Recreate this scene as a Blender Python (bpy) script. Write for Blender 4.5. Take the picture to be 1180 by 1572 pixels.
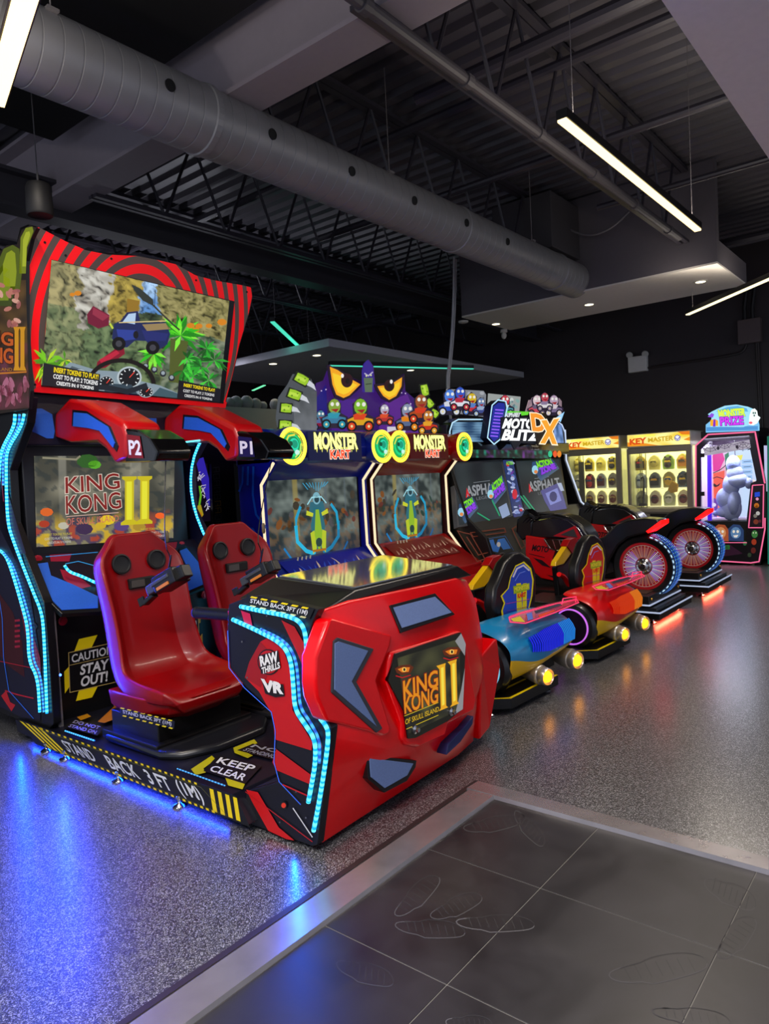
import bpy, bmesh, math, random
from mathutils import Vector, Matrix, noise
from mathutils.geometry import tessellate_polygon
random.seed(7)
for o in list(bpy.data.objects): bpy.data.objects.remove(o)
S = bpy.context.scene
COL = S.collection
# ------------------------------------------------------------ camera
# World axes follow the building: X runs along the row of machines, Y across the room, Z up.
PPX, PPY, FPX = 590.0, 786.0, 1102.9578
def _d(x, y):
    return Vector((x-PPX, -(y-PPY), -FPX)).normalized()
_X, _Y = _d(1480, 688), _d(-775, 803)
_Z = _X.cross(_Y)
R = Matrix((_X, _Y, _Z))
EYE = Vector((0, 0, 1.5))
cd = bpy.data.cameras.new('camera'); cam = bpy.data.objects.new('camera', cd); COL.objects.link(cam)
cam.matrix_world = Matrix.Translation(EYE) @ R.to_4x4()
cd.sensor_fit = 'VERTICAL'; cd.sensor_height = 24.0; cd.lens = 24.0*FPX/1572.0
cd.clip_start = 0.05; cd.clip_end = 100
S.camera = cam
# ------------------------------------------------------------ view and world
S.view_settings.view_transform = 'Standard'; S.view_settings.look = 'None'
S.view_settings.exposure = 0.0; S.view_settings.gamma = 1.0; S.view_settings.use_curve_mapping = False
w = bpy.data.worlds.new('world'); S.world = w; w.use_nodes = True
w.node_tree.nodes['Background'].inputs[0].default_value = (0.72, 0.80, 1.0, 1)
w.node_tree.nodes['Background'].inputs[1].default_value = 0.68

def ray(px, py):
    return R @ Vector((px-PPX, -(py-PPY), -FPX))
def V(px, py, X=None, Y=None, Z=None):
    """the point of the plane X=, Y= or Z= behind a photo pixel"""
    r = ray(px, py)
    for i, v in enumerate((X, Y, Z)):
        if v is not None: return EYE + r*((v-EYE[i])/r[i])

def lin(h):
    if isinstance(h, str):
        h = h.lstrip('#'); c = [int(h[i:i+2], 16)/255 for i in (0, 2, 4)]
        return tuple((x/12.92 if x <= .04045 else ((x+.055)/1.055)**2.4) for x in c)
    return tuple(h)
# ------------------------------------------------------------ materials
_M = {}
def mat(key, col='#808080', rough=.5, metal=0, emit=0, ecol=None, coat=0, noise_amt=0, nscale=20, alpha=1, trans=0, spec=.5, bump=0):
    if key in _M: return _M[key]
    m = bpy.data.materials.new(key); m.use_nodes = True; n = m.node_tree; b = n.nodes['Principled BSDF']
    c = lin(col)
    b.inputs['Base Color'].default_value = (*c, 1); b.inputs['Roughness'].default_value = rough
    b.inputs['Metallic'].default_value = metal; b.inputs['Coat Weight'].default_value = coat
    b.inputs['Coat Roughness'].default_value = .08
    b.inputs['Specular IOR Level'].default_value = spec
    if emit:
        b.inputs['Emission Color'].default_value = (*lin(ecol or col), 1); b.inputs['Emission Strength'].default_value = emit
    if alpha < 1: b.inputs['Alpha'].default_value = alpha
    if trans: b.inputs['Transmission Weight'].default_value = trans
    tc = n.nodes.new('ShaderNodeTexCoord'); nz = n.nodes.new('ShaderNodeTexNoise')
    nz.inputs['Scale'].default_value = nscale; nz.inputs['Detail'].default_value = 4
    n.links.new(tc.outputs['Object'], nz.inputs['Vector'])
    amt = noise_amt or .08
    mx = n.nodes.new('ShaderNodeMixRGB'); mx.blend_type = 'MULTIPLY'; mx.inputs[0].default_value = 1
    mx.inputs[1].default_value = (*c, 1)
    rp = n.nodes.new('ShaderNodeMapRange'); rp.inputs[3].default_value = 1-amt; rp.inputs[4].default_value = 1+amt*.5
    n.links.new(nz.outputs['Fac'], rp.inputs[0]); n.links.new(rp.outputs[0], mx.inputs[2])
    n.links.new(mx.outputs[0], b.inputs['Base Color'])
    if bump:
        bp = n.nodes.new('ShaderNodeBump'); bp.inputs['Strength'].default_value = bump; bp.inputs['Distance'].default_value = .01
        n.links.new(nz.outputs['Fac'], bp.inputs['Height']); n.links.new(bp.outputs[0], b.inputs['Normal'])
    _M[key] = m; return m
def art_mat(strength, rough=.4, coat=0):
    key = 'print_%g_%g_%g' % (strength, rough, coat)
    if key in _M: return _M[key]
    m = bpy.data.materials.new(key); m.use_nodes = True; n = m.node_tree; b = n.nodes['Principled BSDF']
    a = n.nodes.new('ShaderNodeAttribute'); a.attribute_name = 'Col'
    b.inputs['Roughness'].default_value = rough; b.inputs['Coat Weight'].default_value = coat
    b.inputs['Coat Roughness'].default_value = .05
    if strength > 0:
        b.inputs['Base Color'].default_value = (.01, .01, .01, 1)
        n.links.new(a.outputs['Color'], b.inputs['Emission Color']); b.inputs['Emission Strength'].default_value = strength
        b.inputs['Specular IOR Level'].default_value = .3
    else:
        n.links.new(a.outputs['Color'], b.inputs['Base Color'])
    _M[key] = m; return m
# ------------------------------------------------------------ mesh builder
class MB:
    def __init__(s): s.v = []; s.f = []; s.m = []; s.c = None
    def add(s, vs, fs, mi=0):
        b = len(s.v); s.v += [tuple(p) for p in vs]
        for f in fs: s.f.append([b+i for i in f]); s.m.append(mi)
        return s
    def box(s, lo, hi, mi=0):
        (a, b, c), (d, e, f) = lo, hi
        vs = [(x, y, z) for x in (a, d) for y in (b, e) for z in (c, f)]
        return s.add(vs, [(0,1,3,2),(4,6,7,5),(0,4,5,1),(2,3,7,6),(0,2,6,4),(1,5,7,3)], mi)
    def prism(s, pts, vec, mi=0):
        """planar polygon extruded along vec"""
        pts = [Vector(p) for p in pts]; vec = Vector(vec); n = len(pts)
        tr = tessellate_polygon([pts])
        vs = pts+[p+vec for p in pts]
        fs = [list(t) for t in tr]+[[i+n for i in reversed(t)] for t in tr]
        fs += [[i, (i+1) % n, (i+1) % n+n, i+n] for i in range(n)]
        return s.add(vs, fs, mi)
    def ngon_prism(s, pts, vec, mi=0):
        pts = [Vector(p) for p in pts]; vec = Vector(vec); n = len(pts)
        return s.add(pts+[p+vec for p in pts], [list(range(n)), list(range(2*n-1, n-1, -1))]+[[i, i+n, (i+1) % n+n, (i+1) % n] for i in range(n)], mi)
    def tube(s, path, r, n=10, mi=0, cap=True, rs=None):
        path = [Vector(p) for p in path]; rings = []; up = None
        for i, p in enumerate(path):
            t = (path[min(i+1, len(path)-1)]-path[max(i-1, 0)]).normalized()
            if up is None:
                up = Vector((0, 0, 1)) if abs(t.z) < .9 else Vector((1, 0, 0))
            u = t.cross(up).normalized(); v = u.cross(t).normalized(); up = v
            rr = rs[i] if rs else r
            rings.append([p+u*(math.cos(a)*rr)+v*(math.sin(a)*rr) for a in [2*math.pi*k/n for k in range(n)]])
        vs = [q for rg in rings for q in rg]; fs = []
        for i in range(len(path)-1):
            for k in range(n):
                fs.append([i*n+k, i*n+(k+1) % n, (i+1)*n+(k+1) % n, (i+1)*n+k])
        if cap: fs += [list(reversed(range(n))), [(len(path)-1)*n+k for k in range(n)]]
        return s.add(vs, fs, mi)
    def lathe(s, c, axis, prof, n=32, mi=0):
        """prof: (radius, offset along axis)"""
        c = Vector(c); ax = Vector(axis).normalized()
        u = ax.cross(Vector((0, 0, 1)) if abs(ax.z) < .9 else Vector((1, 0, 0))).normalized(); v = ax.cross(u)
        vs = []; fs = []
        for r, h in prof:
            for k in range(n):
                a = 2*math.pi*k/n; vs.append(c+ax*h+u*(math.cos(a)*r)+v*(math.sin(a)*r))
        for i in range(len(prof)-1):
            for k in range(n):
                fs.append([i*n+k, (i+1)*n+k, (i+1)*n+(k+1) % n, i*n+(k+1) % n])
        fs.append(list(range(n))); fs.append([(len(prof)-1)*n+k for k in reversed(range(n))])
        return s.add(vs, fs, mi)
    def ball(s, c, r, n=12, mi=0):
        rx, ry, rz = r if isinstance(r, (tuple, list)) else (r, r, r)
        vs = []; fs = []; m = n//2+2
        for i in range(m):
            th = math.pi*i/(m-1)
            for k in range(n):
                a = 2*math.pi*k/n
                vs.append((c[0]+rx*math.sin(th)*math.cos(a), c[1]+ry*math.sin(th)*math.sin(a), c[2]+rz*math.cos(th)))
        for i in range(m-1):
            for k in range(n): fs.append([i*n+k, (i+1)*n+k, (i+1)*n+(k+1) % n, i*n+(k+1) % n])
        return s.add(vs, fs, mi)
    def loft(s, secs, mi=0, close=False, caps=True):
        n = len(secs[0]); vs = [p for q in secs for p in q]; fs = []
        for i in range(len(secs)-1):
            for k in range(n if close else n-1):
                fs.append([i*n+k, i*n+(k+1) % n, (i+1)*n+(k+1) % n, (i+1)*n+k])
        if close and caps: fs += [list(reversed(range(n))), [(len(secs)-1)*n+k for k in range(n)]]
        return s.add(vs, fs, mi)
    def build(s, name, m, parent=None, bevel=0, seg=2, smooth=False, solid=0, sub=0):
        me = bpy.data.meshes.new(name); me.from_pydata(s.v, [], s.f)
        for x in (m if isinstance(m, (list, tuple)) else [m]): me.materials.append(x)
        for p, i in zip(me.polygons, s.m): p.material_index = i
        if s.c:
            at = me.color_attributes.new('Col', 'FLOAT_COLOR', 'POINT')
            at.data.foreach_set('color', [x for c in s.c for x in (c[0], c[1], c[2], 1)])
        else:
            bm = bmesh.new(); bm.from_mesh(me); bmesh.ops.remove_doubles(bm, verts=bm.verts, dist=1e-5)
            bmesh.ops.recalc_face_normals(bm, faces=bm.faces); bm.to_mesh(me); bm.free()
        if smooth:
            for p in me.polygons: p.use_smooth = True
            me.set_sharp_from_angle(angle=math.radians(38))
        o = bpy.data.objects.new(name, me); COL.objects.link(o)
        if parent is not None:
            o.parent = parent; o.matrix_parent_inverse = root_inv(parent)
        if solid:
            d = o.modifiers.new('s', 'SOLIDIFY'); d.thickness = solid; d.offset = 0
        if bevel:
            d = o.modifiers.new('b', 'BEVEL'); d.width = bevel; d.segments = seg; d.limit_method = 'ANGLE'; d.angle_limit = math.radians(35)
        if sub:
            d = o.modifiers.new('u', 'SUBSURF'); d.levels = sub; d.render_levels = sub
        return o
def root_inv(p):
    # meshes are modelled in room coordinates: cancel the Empty's place; a part's own matrix is already the identity
    return Matrix.Translation(-p.location) if p.type == 'EMPTY' else Matrix.Identity(4)
def tag(o, label=None, cat=None, group=None, kind=None):
    if label: o['label'] = label
    if cat: o['category'] = cat
    if group: o['group'] = group
    if kind: o['kind'] = kind
    return o
def thing(name, label, cat, loc=(0, 0, 0), group=None):
    o = bpy.data.objects.new(name, None); COL.objects.link(o); o.location = loc; o.empty_display_size = .1
    return tag(o, label, cat, group)
def struct(name, mb, m, **k):
    return tag(mb.build(name, m, None, **k), kind='structure')
def move(objs, d):
    for o in objs: o.location = Vector(o.location)+Vector(d)
# ------------------------------------------------------------ printed and lit artwork
_T = {}
def glyphs(s, bold=0.0, shear=0.0):
    k = (s, bold, shear)
    if k in _T: return _T[k]
    cu = bpy.data.curves.new('t', 'FONT'); cu.body = s; cu.offset = bold; cu.shear = shear; cu.resolution_u = 3; cu.fill_mode = 'FRONT'
    o = bpy.data.objects.new('t', cu); COL.objects.link(o)
    bpy.context.view_layer.update()
    me = bpy.data.meshes.new_from_object(o.evaluated_get(bpy.context.evaluated_depsgraph_get()))
    vs = [(v.co.x, v.co.y) for v in me.vertices]; fs = [list(p.vertices) for p in me.polygons]
    bpy.data.objects.remove(o); bpy.data.curves.remove(cu); bpy.data.meshes.remove(me)
    xs = [v[0] for v in vs]; ys = [v[1] for v in vs]
    _T[k] = (vs, fs, (min(xs), min(ys), max(xs), max(ys))); return _T[k]
class Art:
    """flat coloured shapes in layers on one plane; coordinates are photo pixels carried to that plane, or (u,v) metres on it"""
    def __init__(s, X=None, Y=None, Z=None, p0=None, n=None, uv=None, step=.0008):
        s.mb = MB(); s.mb.c = []; s.step = step
        if uv:
            s.o, s.u, s.v_ = [Vector(q) for q in uv]; s.n = s.u.cross(s.v_).normalized(); s.mode = 1
        else:
            s.mode = 0
            if X is not None: p0, n = (X, 0, 0), (-1, 0, 0)
            elif Y is not None: p0, n = (0, Y, 0), (0, -1, 0)
            elif Z is not None: p0, n = (0, 0, Z), (0, 0, 1 if Z < 1.5 else -1)
            s.p0 = Vector(p0); s.n = Vector(n).normalized()
    def P(s, x, y, lay=0):
        if s.mode: p = s.o+s.u*x+s.v_*y
        else:
            r = ray(x, y); p = EYE+r*((s.p0-EYE).dot(s.n)/r.dot(s.n))
        return p+s.n*(lay*s.step)
    def raw(s, pts, faces, cols):
        s.mb.add(pts, faces); s.mb.c += cols
    def poly(s, pts, col, lay=0):
        P = [s.P(x, y, lay) for x, y in pts]; c = lin(col)
        s.raw(P, [list(t) for t in tessellate_polygon([P])], [c]*len(P)); return s
    def slab(s, pts, col, th=.01, lay=0):
        P = [s.P(x, y, lay) for x, y in pts]; n = len(P); c = lin(col)
        B = [p-s.n*th for p in P]
        s.raw(P+B, [list(t) for t in tessellate_polygon([P])]+[[i, (i+1) % n, (i+1) % n+n, i+n] for i in range(n)]+[[i+n for i in t] for t in tessellate_polygon([P])], [c]*(2*n)); return s
    def grad(s, pts, cols, lay=0):
        P = [s.P(x, y, lay) for x, y in pts]
        s.raw(P, [list(range(len(P)))], [lin(c) for c in cols]); return s
    def disc(s, cx, cy, rx, ry, col, lay=0, n=20, rot=0, inner=0):
        c, d = math.cos(rot), math.sin(rot)
        f = lambda a, k: (cx+k*(rx*math.cos(a)*c-ry*math.sin(a)*d), cy+k*(rx*math.cos(a)*d+ry*math.sin(a)*c))
        A = [2*math.pi*i/n for i in range(n)]
        if inner:
            P = [s.P(*f(a, 1), lay) for a in A]+[s.P(*f(a, inner), lay) for a in A]
            s.raw(P, [[i, (i+1) % n, (i+1) % n+n, i+n] for i in range(n)], [lin(col)]*(2*n)); return s
        return s.poly([f(a, 1) for a in A], col, lay)
    def line(s, pts, wd, col, lay=0, closed=False):
        n = len(pts); L = []; Rr = []
        for i, (x, y) in enumerate(pts):
            a = pts[(i-1) % n] if (closed or i > 0) else pts[i]; b = pts[(i+1) % n] if (closed or i < n-1) else pts[i]
            d1 = Vector((x-a[0], y-a[1])); d2 = Vector((b[0]-x, b[1]-y))
            d1 = d1.normalized() if d1.length > 1e-9 else d2.normalized(); d2 = d2.normalized() if d2.length > 1e-9 else d1
            t = (d1+d2); t = t.normalized() if t.length > 1e-6 else d1
            nn = Vector((-t.y, t.x)); k = 1/max(.4, nn.dot(Vector((-d1.y, d1.x))))
            L.append(s.P(x+nn.x*wd/2*k, y+nn.y*wd/2*k, lay)); Rr.append(s.P(x-nn.x*wd/2*k, y-nn.y*wd/2*k, lay))
        m = n if closed else n-1
        s.raw(L+Rr, [[i, (i+1) % n, (i+1) % n+n, i+n] for i in range(m)], [lin(col)]*(2*n)); return s
    def text(s, t, quad, col, lay=1, bold=0.0, shear=0.0, bg=None, bgb=.04, grad=None):
        """quad: TL, TR, BR, BL corners of the lettering"""
        if bg: s.text(t, quad, bg, lay, bold+bgb, shear); lay += 1
        vs, fs, _ = glyphs(t, bold, shear); _, _, (x0, y0, x1, y1) = glyphs(t, 0.0, shear)
        tl, tr, br, bl = quad; P = []; C = []
        for x, y in vs:
            u = (x-x0)/(x1-x0); v = (y1-y)/(y1-y0)
            X = (1-v)*((1-u)*tl[0]+u*tr[0])+v*((1-u)*bl[0]+u*br[0]); Y = (1-v)*((1-u)*tl[1]+u*tr[1])+v*((1-u)*bl[1]+u*br[1])
            P.append(s.P(X, Y, lay))
            if grad:
                a, b = lin(col), lin(grad); C.append(tuple(a[i]*(1-v)+b[i]*v for i in range(3)))
            else: C.append(lin(col))
        s.raw(P, fs, C); return s
    def grid(s, quad, nu, nv, fn, lay=0):
        """fn(u, v) -> linear colour, v downwards"""
        tl, tr, br, bl = quad; P = []; C = []
        for j in range(nv+1):
            for i in range(nu+1):
                u, v = i/nu, j/nv
                X = (1-v)*((1-u)*tl[0]+u*tr[0])+v*((1-u)*bl[0]+u*br[0]); Y = (1-v)*((1-u)*tl[1]+u*tr[1])+v*((1-u)*bl[1]+u*br[1])
                P.append(s.P(X, Y, lay)); C.append(fn(u, v))
        s.raw(P, [[j*(nu+1)+i, j*(nu+1)+i+1, (j+1)*(nu+1)+i+1, (j+1)*(nu+1)+i] for j in range(nv) for i in range(nu)], C); return s
    def build(s, name, parent=None, strength=0, rough=.4, coat=0):
        return s.mb.build(name, art_mat(strength, rough, coat), parent)
def mapq(quad):
    tl, tr, br, bl = quad
    return lambda u, v: ((1-v)*((1-u)*tl[0]+u*tr[0])+v*((1-u)*bl[0]+u*br[0]), (1-v)*((1-u)*tl[1]+u*tr[1])+v*((1-u)*bl[1]+u*br[1]))
def nz(x, y, z=0.0): return noise.noise(Vector((x, y, z)))
def mixc(a, b, t):
    t = max(0, min(1, t)); return tuple(a[i]*(1-t)+b[i]*t for i in range(3))
def resample(path, d):
    path = [Vector(p) for p in path]; out = [path[0]]
    for a, b in zip(path, path[1:]):
        k = max(1, int((b-a).length/d))
        out += [a.lerp(b, (i+1)/k) for i in range(k)]
    return out
def smooth_path(path, it=2):
    p = [Vector(q) for q in path]
    for _ in range(it):
        q = [p[0]]
        for a, b in zip(p, p[1:]): q += [a.lerp(b, .25), a.lerp(b, .75)]
        q.append(p[-1]); p = q
    return p
def led(name, path, parent, col=(.0, .28, .85), core=(.12, .80, 1), r=.007, strength=2.0, pitch=.022, dots=True, sm=2):
    """an LED strip: a thin light tube whose diodes show as brighter dots"""
    p = resample(smooth_path(path, sm), pitch/4 if dots else .03)
    mb = MB(); n = 6; mb.c = []
    mb.tube(p, r, n)
    for i in range(len(p)):
        c = core if (not dots or i % 4 < 2) else col
        mb.c += [c]*n
    return mb.build(name, art_mat(strength, .5), parent)
def copy_tree(o, parent=None):
    c = o.copy(); COL.objects.link(c)
    if parent is not None: c.parent = parent
    for ch in list(o.children): copy_tree(ch, c)
    return c

# ============================================================ materials of the place
def floor_material():
    m = bpy.data.materials.new('speckled_floor'); m.use_nodes = True; n = m.node_tree; b = n.nodes['Principled BSDF']; L = n.links
    tc = n.nodes.new('ShaderNodeTexCoord')
    vo = n.nodes.new('ShaderNodeTexVoronoi'); vo.inputs['Scale'].default_value = 330
    mp = n.nodes.new('ShaderNodeMapping'); mp.inputs['Location'].default_value = (3.137, 7.713, .4371); L.new(tc.outputs['Object'], mp.inputs[0]); L.new(mp.outputs[0], vo.inputs['Vector'])
    bw = n.nodes.new('ShaderNodeSeparateColor'); L.new(vo.outputs['Color'], bw.inputs[0])
    cr = n.nodes.new('ShaderNodeValToRGB'); e = cr.color_ramp; e.interpolation = 'CONSTANT'
    e.elements[0].position = 0; e.elements[0].color = (.010, .010, .012, 1)
    e.elements[1].position = .42; e.elements[1].color = (.05, .05, .055, 1)
    for p, c in ((.62, .12), (.78, .26), (.90, .42)):
        q = e.elements.new(p); q.color = (c, c, c*1.03, 1)
    L.new(bw.outputs[0], cr.inputs[0])
    n2 = n.nodes.new('ShaderNodeTexNoise'); n2.inputs['Scale'].default_value = 1.3; n2.inputs['Detail'].default_value = 5; L.new(tc.outputs['Object'], n2.inputs['Vector'])
    rp = n.nodes.new('ShaderNodeMapRange'); rp.inputs[3].default_value = .20; rp.inputs[4].default_value = .42; L.new(n2.outputs['Fac'], rp.inputs[0])
    b.inputs['Roughness'].default_value = .32; L.new(cr.outputs[0], b.inputs['Base Color'])
    n3 = n.nodes.new('ShaderNodeTexNoise'); n3.inputs['Scale'].default_value = 60; L.new(tc.outputs['Object'], n3.inputs['Vector'])
    bp = n.nodes.new('ShaderNodeBump'); bp.inputs['Strength'].default_value = .12; bp.inputs['Distance'].default_value = .004
    L.new(n3.outputs['Fac'], bp.inputs['Height'])
    b.inputs['Specular IOR Level'].default_value = .7; b.inputs['Coat Weight'].default_value = .6; b.inputs['Coat Roughness'].default_value = .22; b.inputs['Coat IOR'].default_value = 1.6
    return m
def tile_material():
    m = bpy.data.materials.new('dark_tile'); m.use_nodes = True; n = m.node_tree; b = n.nodes['Principled BSDF']; L = n.links
    tc = n.nodes.new('ShaderNodeTexCoord')
    nz_ = n.nodes.new('ShaderNodeTexNoise'); nz_.inputs['Scale'].default_value = 3; nz_.inputs['Detail'].default_value = 8; nz_.inputs['Distortion'].default_value = 1
    L.new(tc.outputs['Object'], nz_.inputs['Vector'])
    cr = n.nodes.new('ShaderNodeValToRGB'); cr.color_ramp.elements[0].color = (.012, .011, .014, 1); cr.color_ramp.elements[1].color = (.034, .032, .036, 1)
    cr.color_ramp.elements[0].position = .3; cr.color_ramp.elements[1].position = .75
    L.new(nz_.outputs['Fac'], cr.inputs[0]); L.new(cr.outputs[0], b.inputs['Base Color'])
    rp = n.nodes.new('ShaderNodeMapRange'); rp.inputs[3].default_value = .30; rp.inputs[4].default_value = .48; L.new(nz_.outputs['Fac'], rp.inputs[0]); L.new(rp.outputs[0], b.inputs['Roughness'])
    return m
BLACK = mat('black_metal', '#0b0b0d', .35); BLACKM = mat('black_matt', '#08080a', .6)
BLACKG = mat('black_gloss', '#060607', .12, coat=.5)
CHROME = mat('chrome', '#c8c8cc', .18, 1); STEEL = mat('brushed_steel', '#b4aeb0', .27, .68, noise_amt=.3, nscale=9)
DECK = mat('black_painted_deck', '#4e4b52', .38); JOIST = mat('black_painted_steel', '#34313a', .4)
DUCT = mat('grey_duct', '#908f91', .45, .3, noise_amt=.2, nscale=3)
GREYB = mat('grey_bulkhead', '#5b565c', .7); SOFF = mat('pale_soffit', '#d8d2c8', .8)
WALLD = mat('charcoal_wall', '#383031', .7, noise_amt=.15, nscale=2)

# ============================================================ room shell
FLOOR = floor_material()
TX, TY = 2.80, 1.70                      # edge of the tiled area
mb = MB()
mb.add([(TX+.02, -5, 0), (14, -5, 0), (14, TY+.02, 0), (TX+.02, TY+.02, 0)], [(0, 1, 2, 3)])
mb.add([(-3, TY+.02, 0), (14, TY+.02, 0), (14, 12, 0), (-3, 12, 0)], [(0, 1, 2, 3)])
struct('floor', mb, FLOOR)
mb = MB(); T = .6
for i in range(-6, 5):
    for j in range(-9, 3):
        x0, x1 = 2.268+T*(i-1), 2.268+T*i; y0, y1 = 1.205+T*(j-1), 1.205+T*j
        x1 = min(x1, TX); y1 = min(y1, TY)
        if x1-x0 < .02 or y1-y0 < .02 or x1 <= x0: continue
        g = .0016
        mb.box((x0+g, y0+g, -.02), (x1-g, y1-g, -.004))
struct('floor_tiles', mb, tile_material(), bevel=.0008, seg=1)
mb = MB(); mb.box((-3, -5, -.03), (TX+.02, TY+.02, -.006)); struct('floor_grout', mb, mat('grey_grout', '#86837c', .8))
# dusty shoe prints on the tiles
A = Art(p0=(0, 0, -.0036), n=(0, 0, 1), step=.0002)
def shoe(cx, cy, L, W, ang, col, wob=0):
    pts = []
    for i in range(26):
        a = 2*math.pi*i/26; k = 1+.18*math.cos(a*2+1.2)+wob*math.sin(3*a); x, y = L*math.cos(a), W*math.sin(a)*k*(1.0 if math.cos(a) > -.2 else .75); pts.append((cx+x*math.cos(ang)-y*math.sin(ang), cy+x*math.sin(ang)+y*math.cos(ang)))
    A.line(pts[:18], 1.5, col, 1); A.line(pts[16:]+pts[:1], .9, '#323134', 1)
    for i in range(7):
        u = -.7+i*.22; A.line([(cx+L*u*math.cos(ang)+W*.6*math.sin(ang), cy+L*u*math.sin(ang)-W*.6*math.cos(ang)), (cx+L*(u+.12)*math.cos(ang)-W*.5*math.sin(ang), cy+L*(u+.12)*math.sin(ang)+W*.5*math.cos(ang))], 1.1, '#2d2c2f', 0)
for q in ((640, 1376, 44, 16, -.7, '#4a494c'), (700, 1392, 42, 15, -.35, '#434245'), (660, 1426, 54, 15, .12, '#48474a'), (760, 1418, 60, 14, .05, '#58575a'), (755, 1266, 44, 12, -.12, '#3a3a3d'), (812, 1272, 34, 12, .9, '#3a3a3d'), (560, 1494, 46, 17, .35, '#3c3c44'), (1010, 1488, 76, 22, -.12, '#4c4b4e'), (1130, 1440, 40, 20, -.8, '#424144'), (1120, 1372, 44, 18, .5, '#454447'), (720, 1572, 36, 14, .1, '#5a595c'), (1060, 1560, 60, 14, .15, '#3c3b3e')):
    shoe(*q)
sm_ = A.mb.build('shoe_print_dust', art_mat(0, .6)); tag(sm_, 'pale dusty shoe prints scattered on the dark floor tiles', 'dust', kind='stuff')
# metal ramp strips between tile and speckled floor
mb = MB()
mb.add([(-3, 1.70, -.004), (2.86, 1.70, -.004), (2.86, 1.705, .012), (-3, 1.705, .012), (2.86, 1.835, .010), (-3, 1.835, .010), (2.86, 1.85, 0), (-3, 1.85, 0)],
       [(0, 1, 2, 3), (3, 2, 4, 5), (5, 4, 6, 7), (1, 6, 4, 2)])
struct('trim_1', mb, STEEL)
mb = MB()
mb.add([(2.795, -5, -.004), (2.795, 1.85, -.004), (2.80, -5, .014), (2.80, 1.85, .014), (2.90, -5, .010), (2.90, 1.85, .010), (2.91, -5, 0), (2.91, 1.85, 0)],
       [(0, 2, 3, 1), (2, 4, 5, 3), (4, 6, 7, 5), (1, 3, 5, 7)])
struct('trim_2', mb, STEEL)
mb = MB(); mb.box((-3, 1.85, 0), (2.91, 1.875, .004)); struct('trim_3', mb, mat('dark_edge_strip', '#2b2022', .5))
mb = MB(); mb.box((12.0, -5, 0), (12.2, 12, 4.75)); struct('wall_back', mb, WALLD)
mb = MB(); mb.box((-3, 11.8, 0), (12, 12, 4.75)); struct('wall_left', mb, WALLD)
mb = MB(); mb.box((11.97, -5, 0), (12, 12, .14)); struct('baseboard_back', mb, mat('dark_red_skirting', '#3a1512', .5))
# corrugated roof deck, ribs across the room
mb = MB(); secs = []; x = -3.0; zt, zb, p = 4.75, 4.70, .2
prof = []
while x < 14: prof += [(x, zb), (x+.09, zb), (x+.115, zt), (x+.175, zt)]; x += p
mb.loft([[(a, -5, z) for a, z in prof], [(a, 12, z) for a, z in prof]])
struct('ceiling', mb, DECK)
# lowered ceiling above the tiled area and lowered bulkheads
SOFR = mat('pale_lowered_ceiling', '#efe2e6', .8)
mb = MB(); mb.box((-3, -5, 3.4), (9.5, .95, 3.6)); struct('ceiling_lowered', mb, SOFR)
mb = MB(); mb.box((8.35, 2.03, 3.62), (8.45, 5.25, 4.70)); struct('ceiling_bulkhead', mb, GREYB)
mb = MB(); mb.box((8.35, 2.03, 3.60), (9.68, 5.25, 3.62)); mb.box((8.45, 2.03, 3.62), (9.68, 5.25, 3.86), 1); struct('ceiling_bulkhead_soffit', mb, [SOFF, GREYB])
# far lowered island ceiling
a = V(503, 532, Z=3.2)
mb = MB(); mb.box((a.x, a.y-.02, 3.2), (a.x+5.2, a.y+3.0, 3.3)); struct('ceiling_island', mb, mat('grey_island', '#b8b6be', .8))
# joists along X with diagonal webs
def joist(Y, x0, x1, z0=3.87, z1=4.66, name='trim_joist'):
    mb = MB()
    for dy in (-.035, .035):
        mb.box((x0, Y+dy-.022, z0), (x1, Y+dy+.022, z0+.028)); mb.box((x0, Y+dy-.03, z1-.035), (x1, Y+dy+.03, z1))
    x = x0; up = True; d = .34
    while x+d < x1:
        a, b = (z0+.015, z1-.015) if up else (z1-.015, z0+.015)
        mb.tube([(x, Y, a), (x+d, Y, b)], .014, 6); x += d; up = not up
    return struct(name, mb, JOIST)
for k, (Y, a, b) in enumerate(((2.35, 2.9, 8.3), (.95, 2.9, 11.8), (3.9, 3.2, 8.3), (5.45, 3.2, 11.8), (7.0, 1, 11.8), (8.6, 1, 11.8), (10.2, 1, 11.8))):
    joist(Y, a, b, name='trim_%d' % (4+k))
# thick conduit clipped under the first joist, girders and beams
mb = MB(); mb.tube([(2.0, 2.31, 3.86), (8.0, 2.31, 3.86)], .035, 12)
for i in range(6): mb.lathe((2.9+i*.95, 2.31, 3.86), (1, 0, 0), [(.035, -.03), (.045, -.03), (.045, .03), (.035, .03)], 12)
struct('trim_11', mb, mat('grey_conduit', '#4c484c', .5))
mb = MB(); mb.box((3.0, 1.9, 3.9), (3.28, 11.8, 3.93)); mb.box((3.12, 1.9, 3.93), (3.16, 11.8, 4.5)); mb.box((3.0, 1.9, 4.5), (3.28, 11.8, 4.53)); struct('trim_12', mb, mat('grey_girder', '#8a8189', .6))
mb = MB(); mb.box((-2, 5.85, 3.80), (11.9, 6.05, 3.83)); mb.box((-2, 5.93, 3.83), (11.9, 5.97, 4.1)); mb.box((-2, 5.85, 4.08), (11.9, 6.05, 4.11)); struct('trim_13', mb, mat('dark_beam', '#343238', .5))
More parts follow.
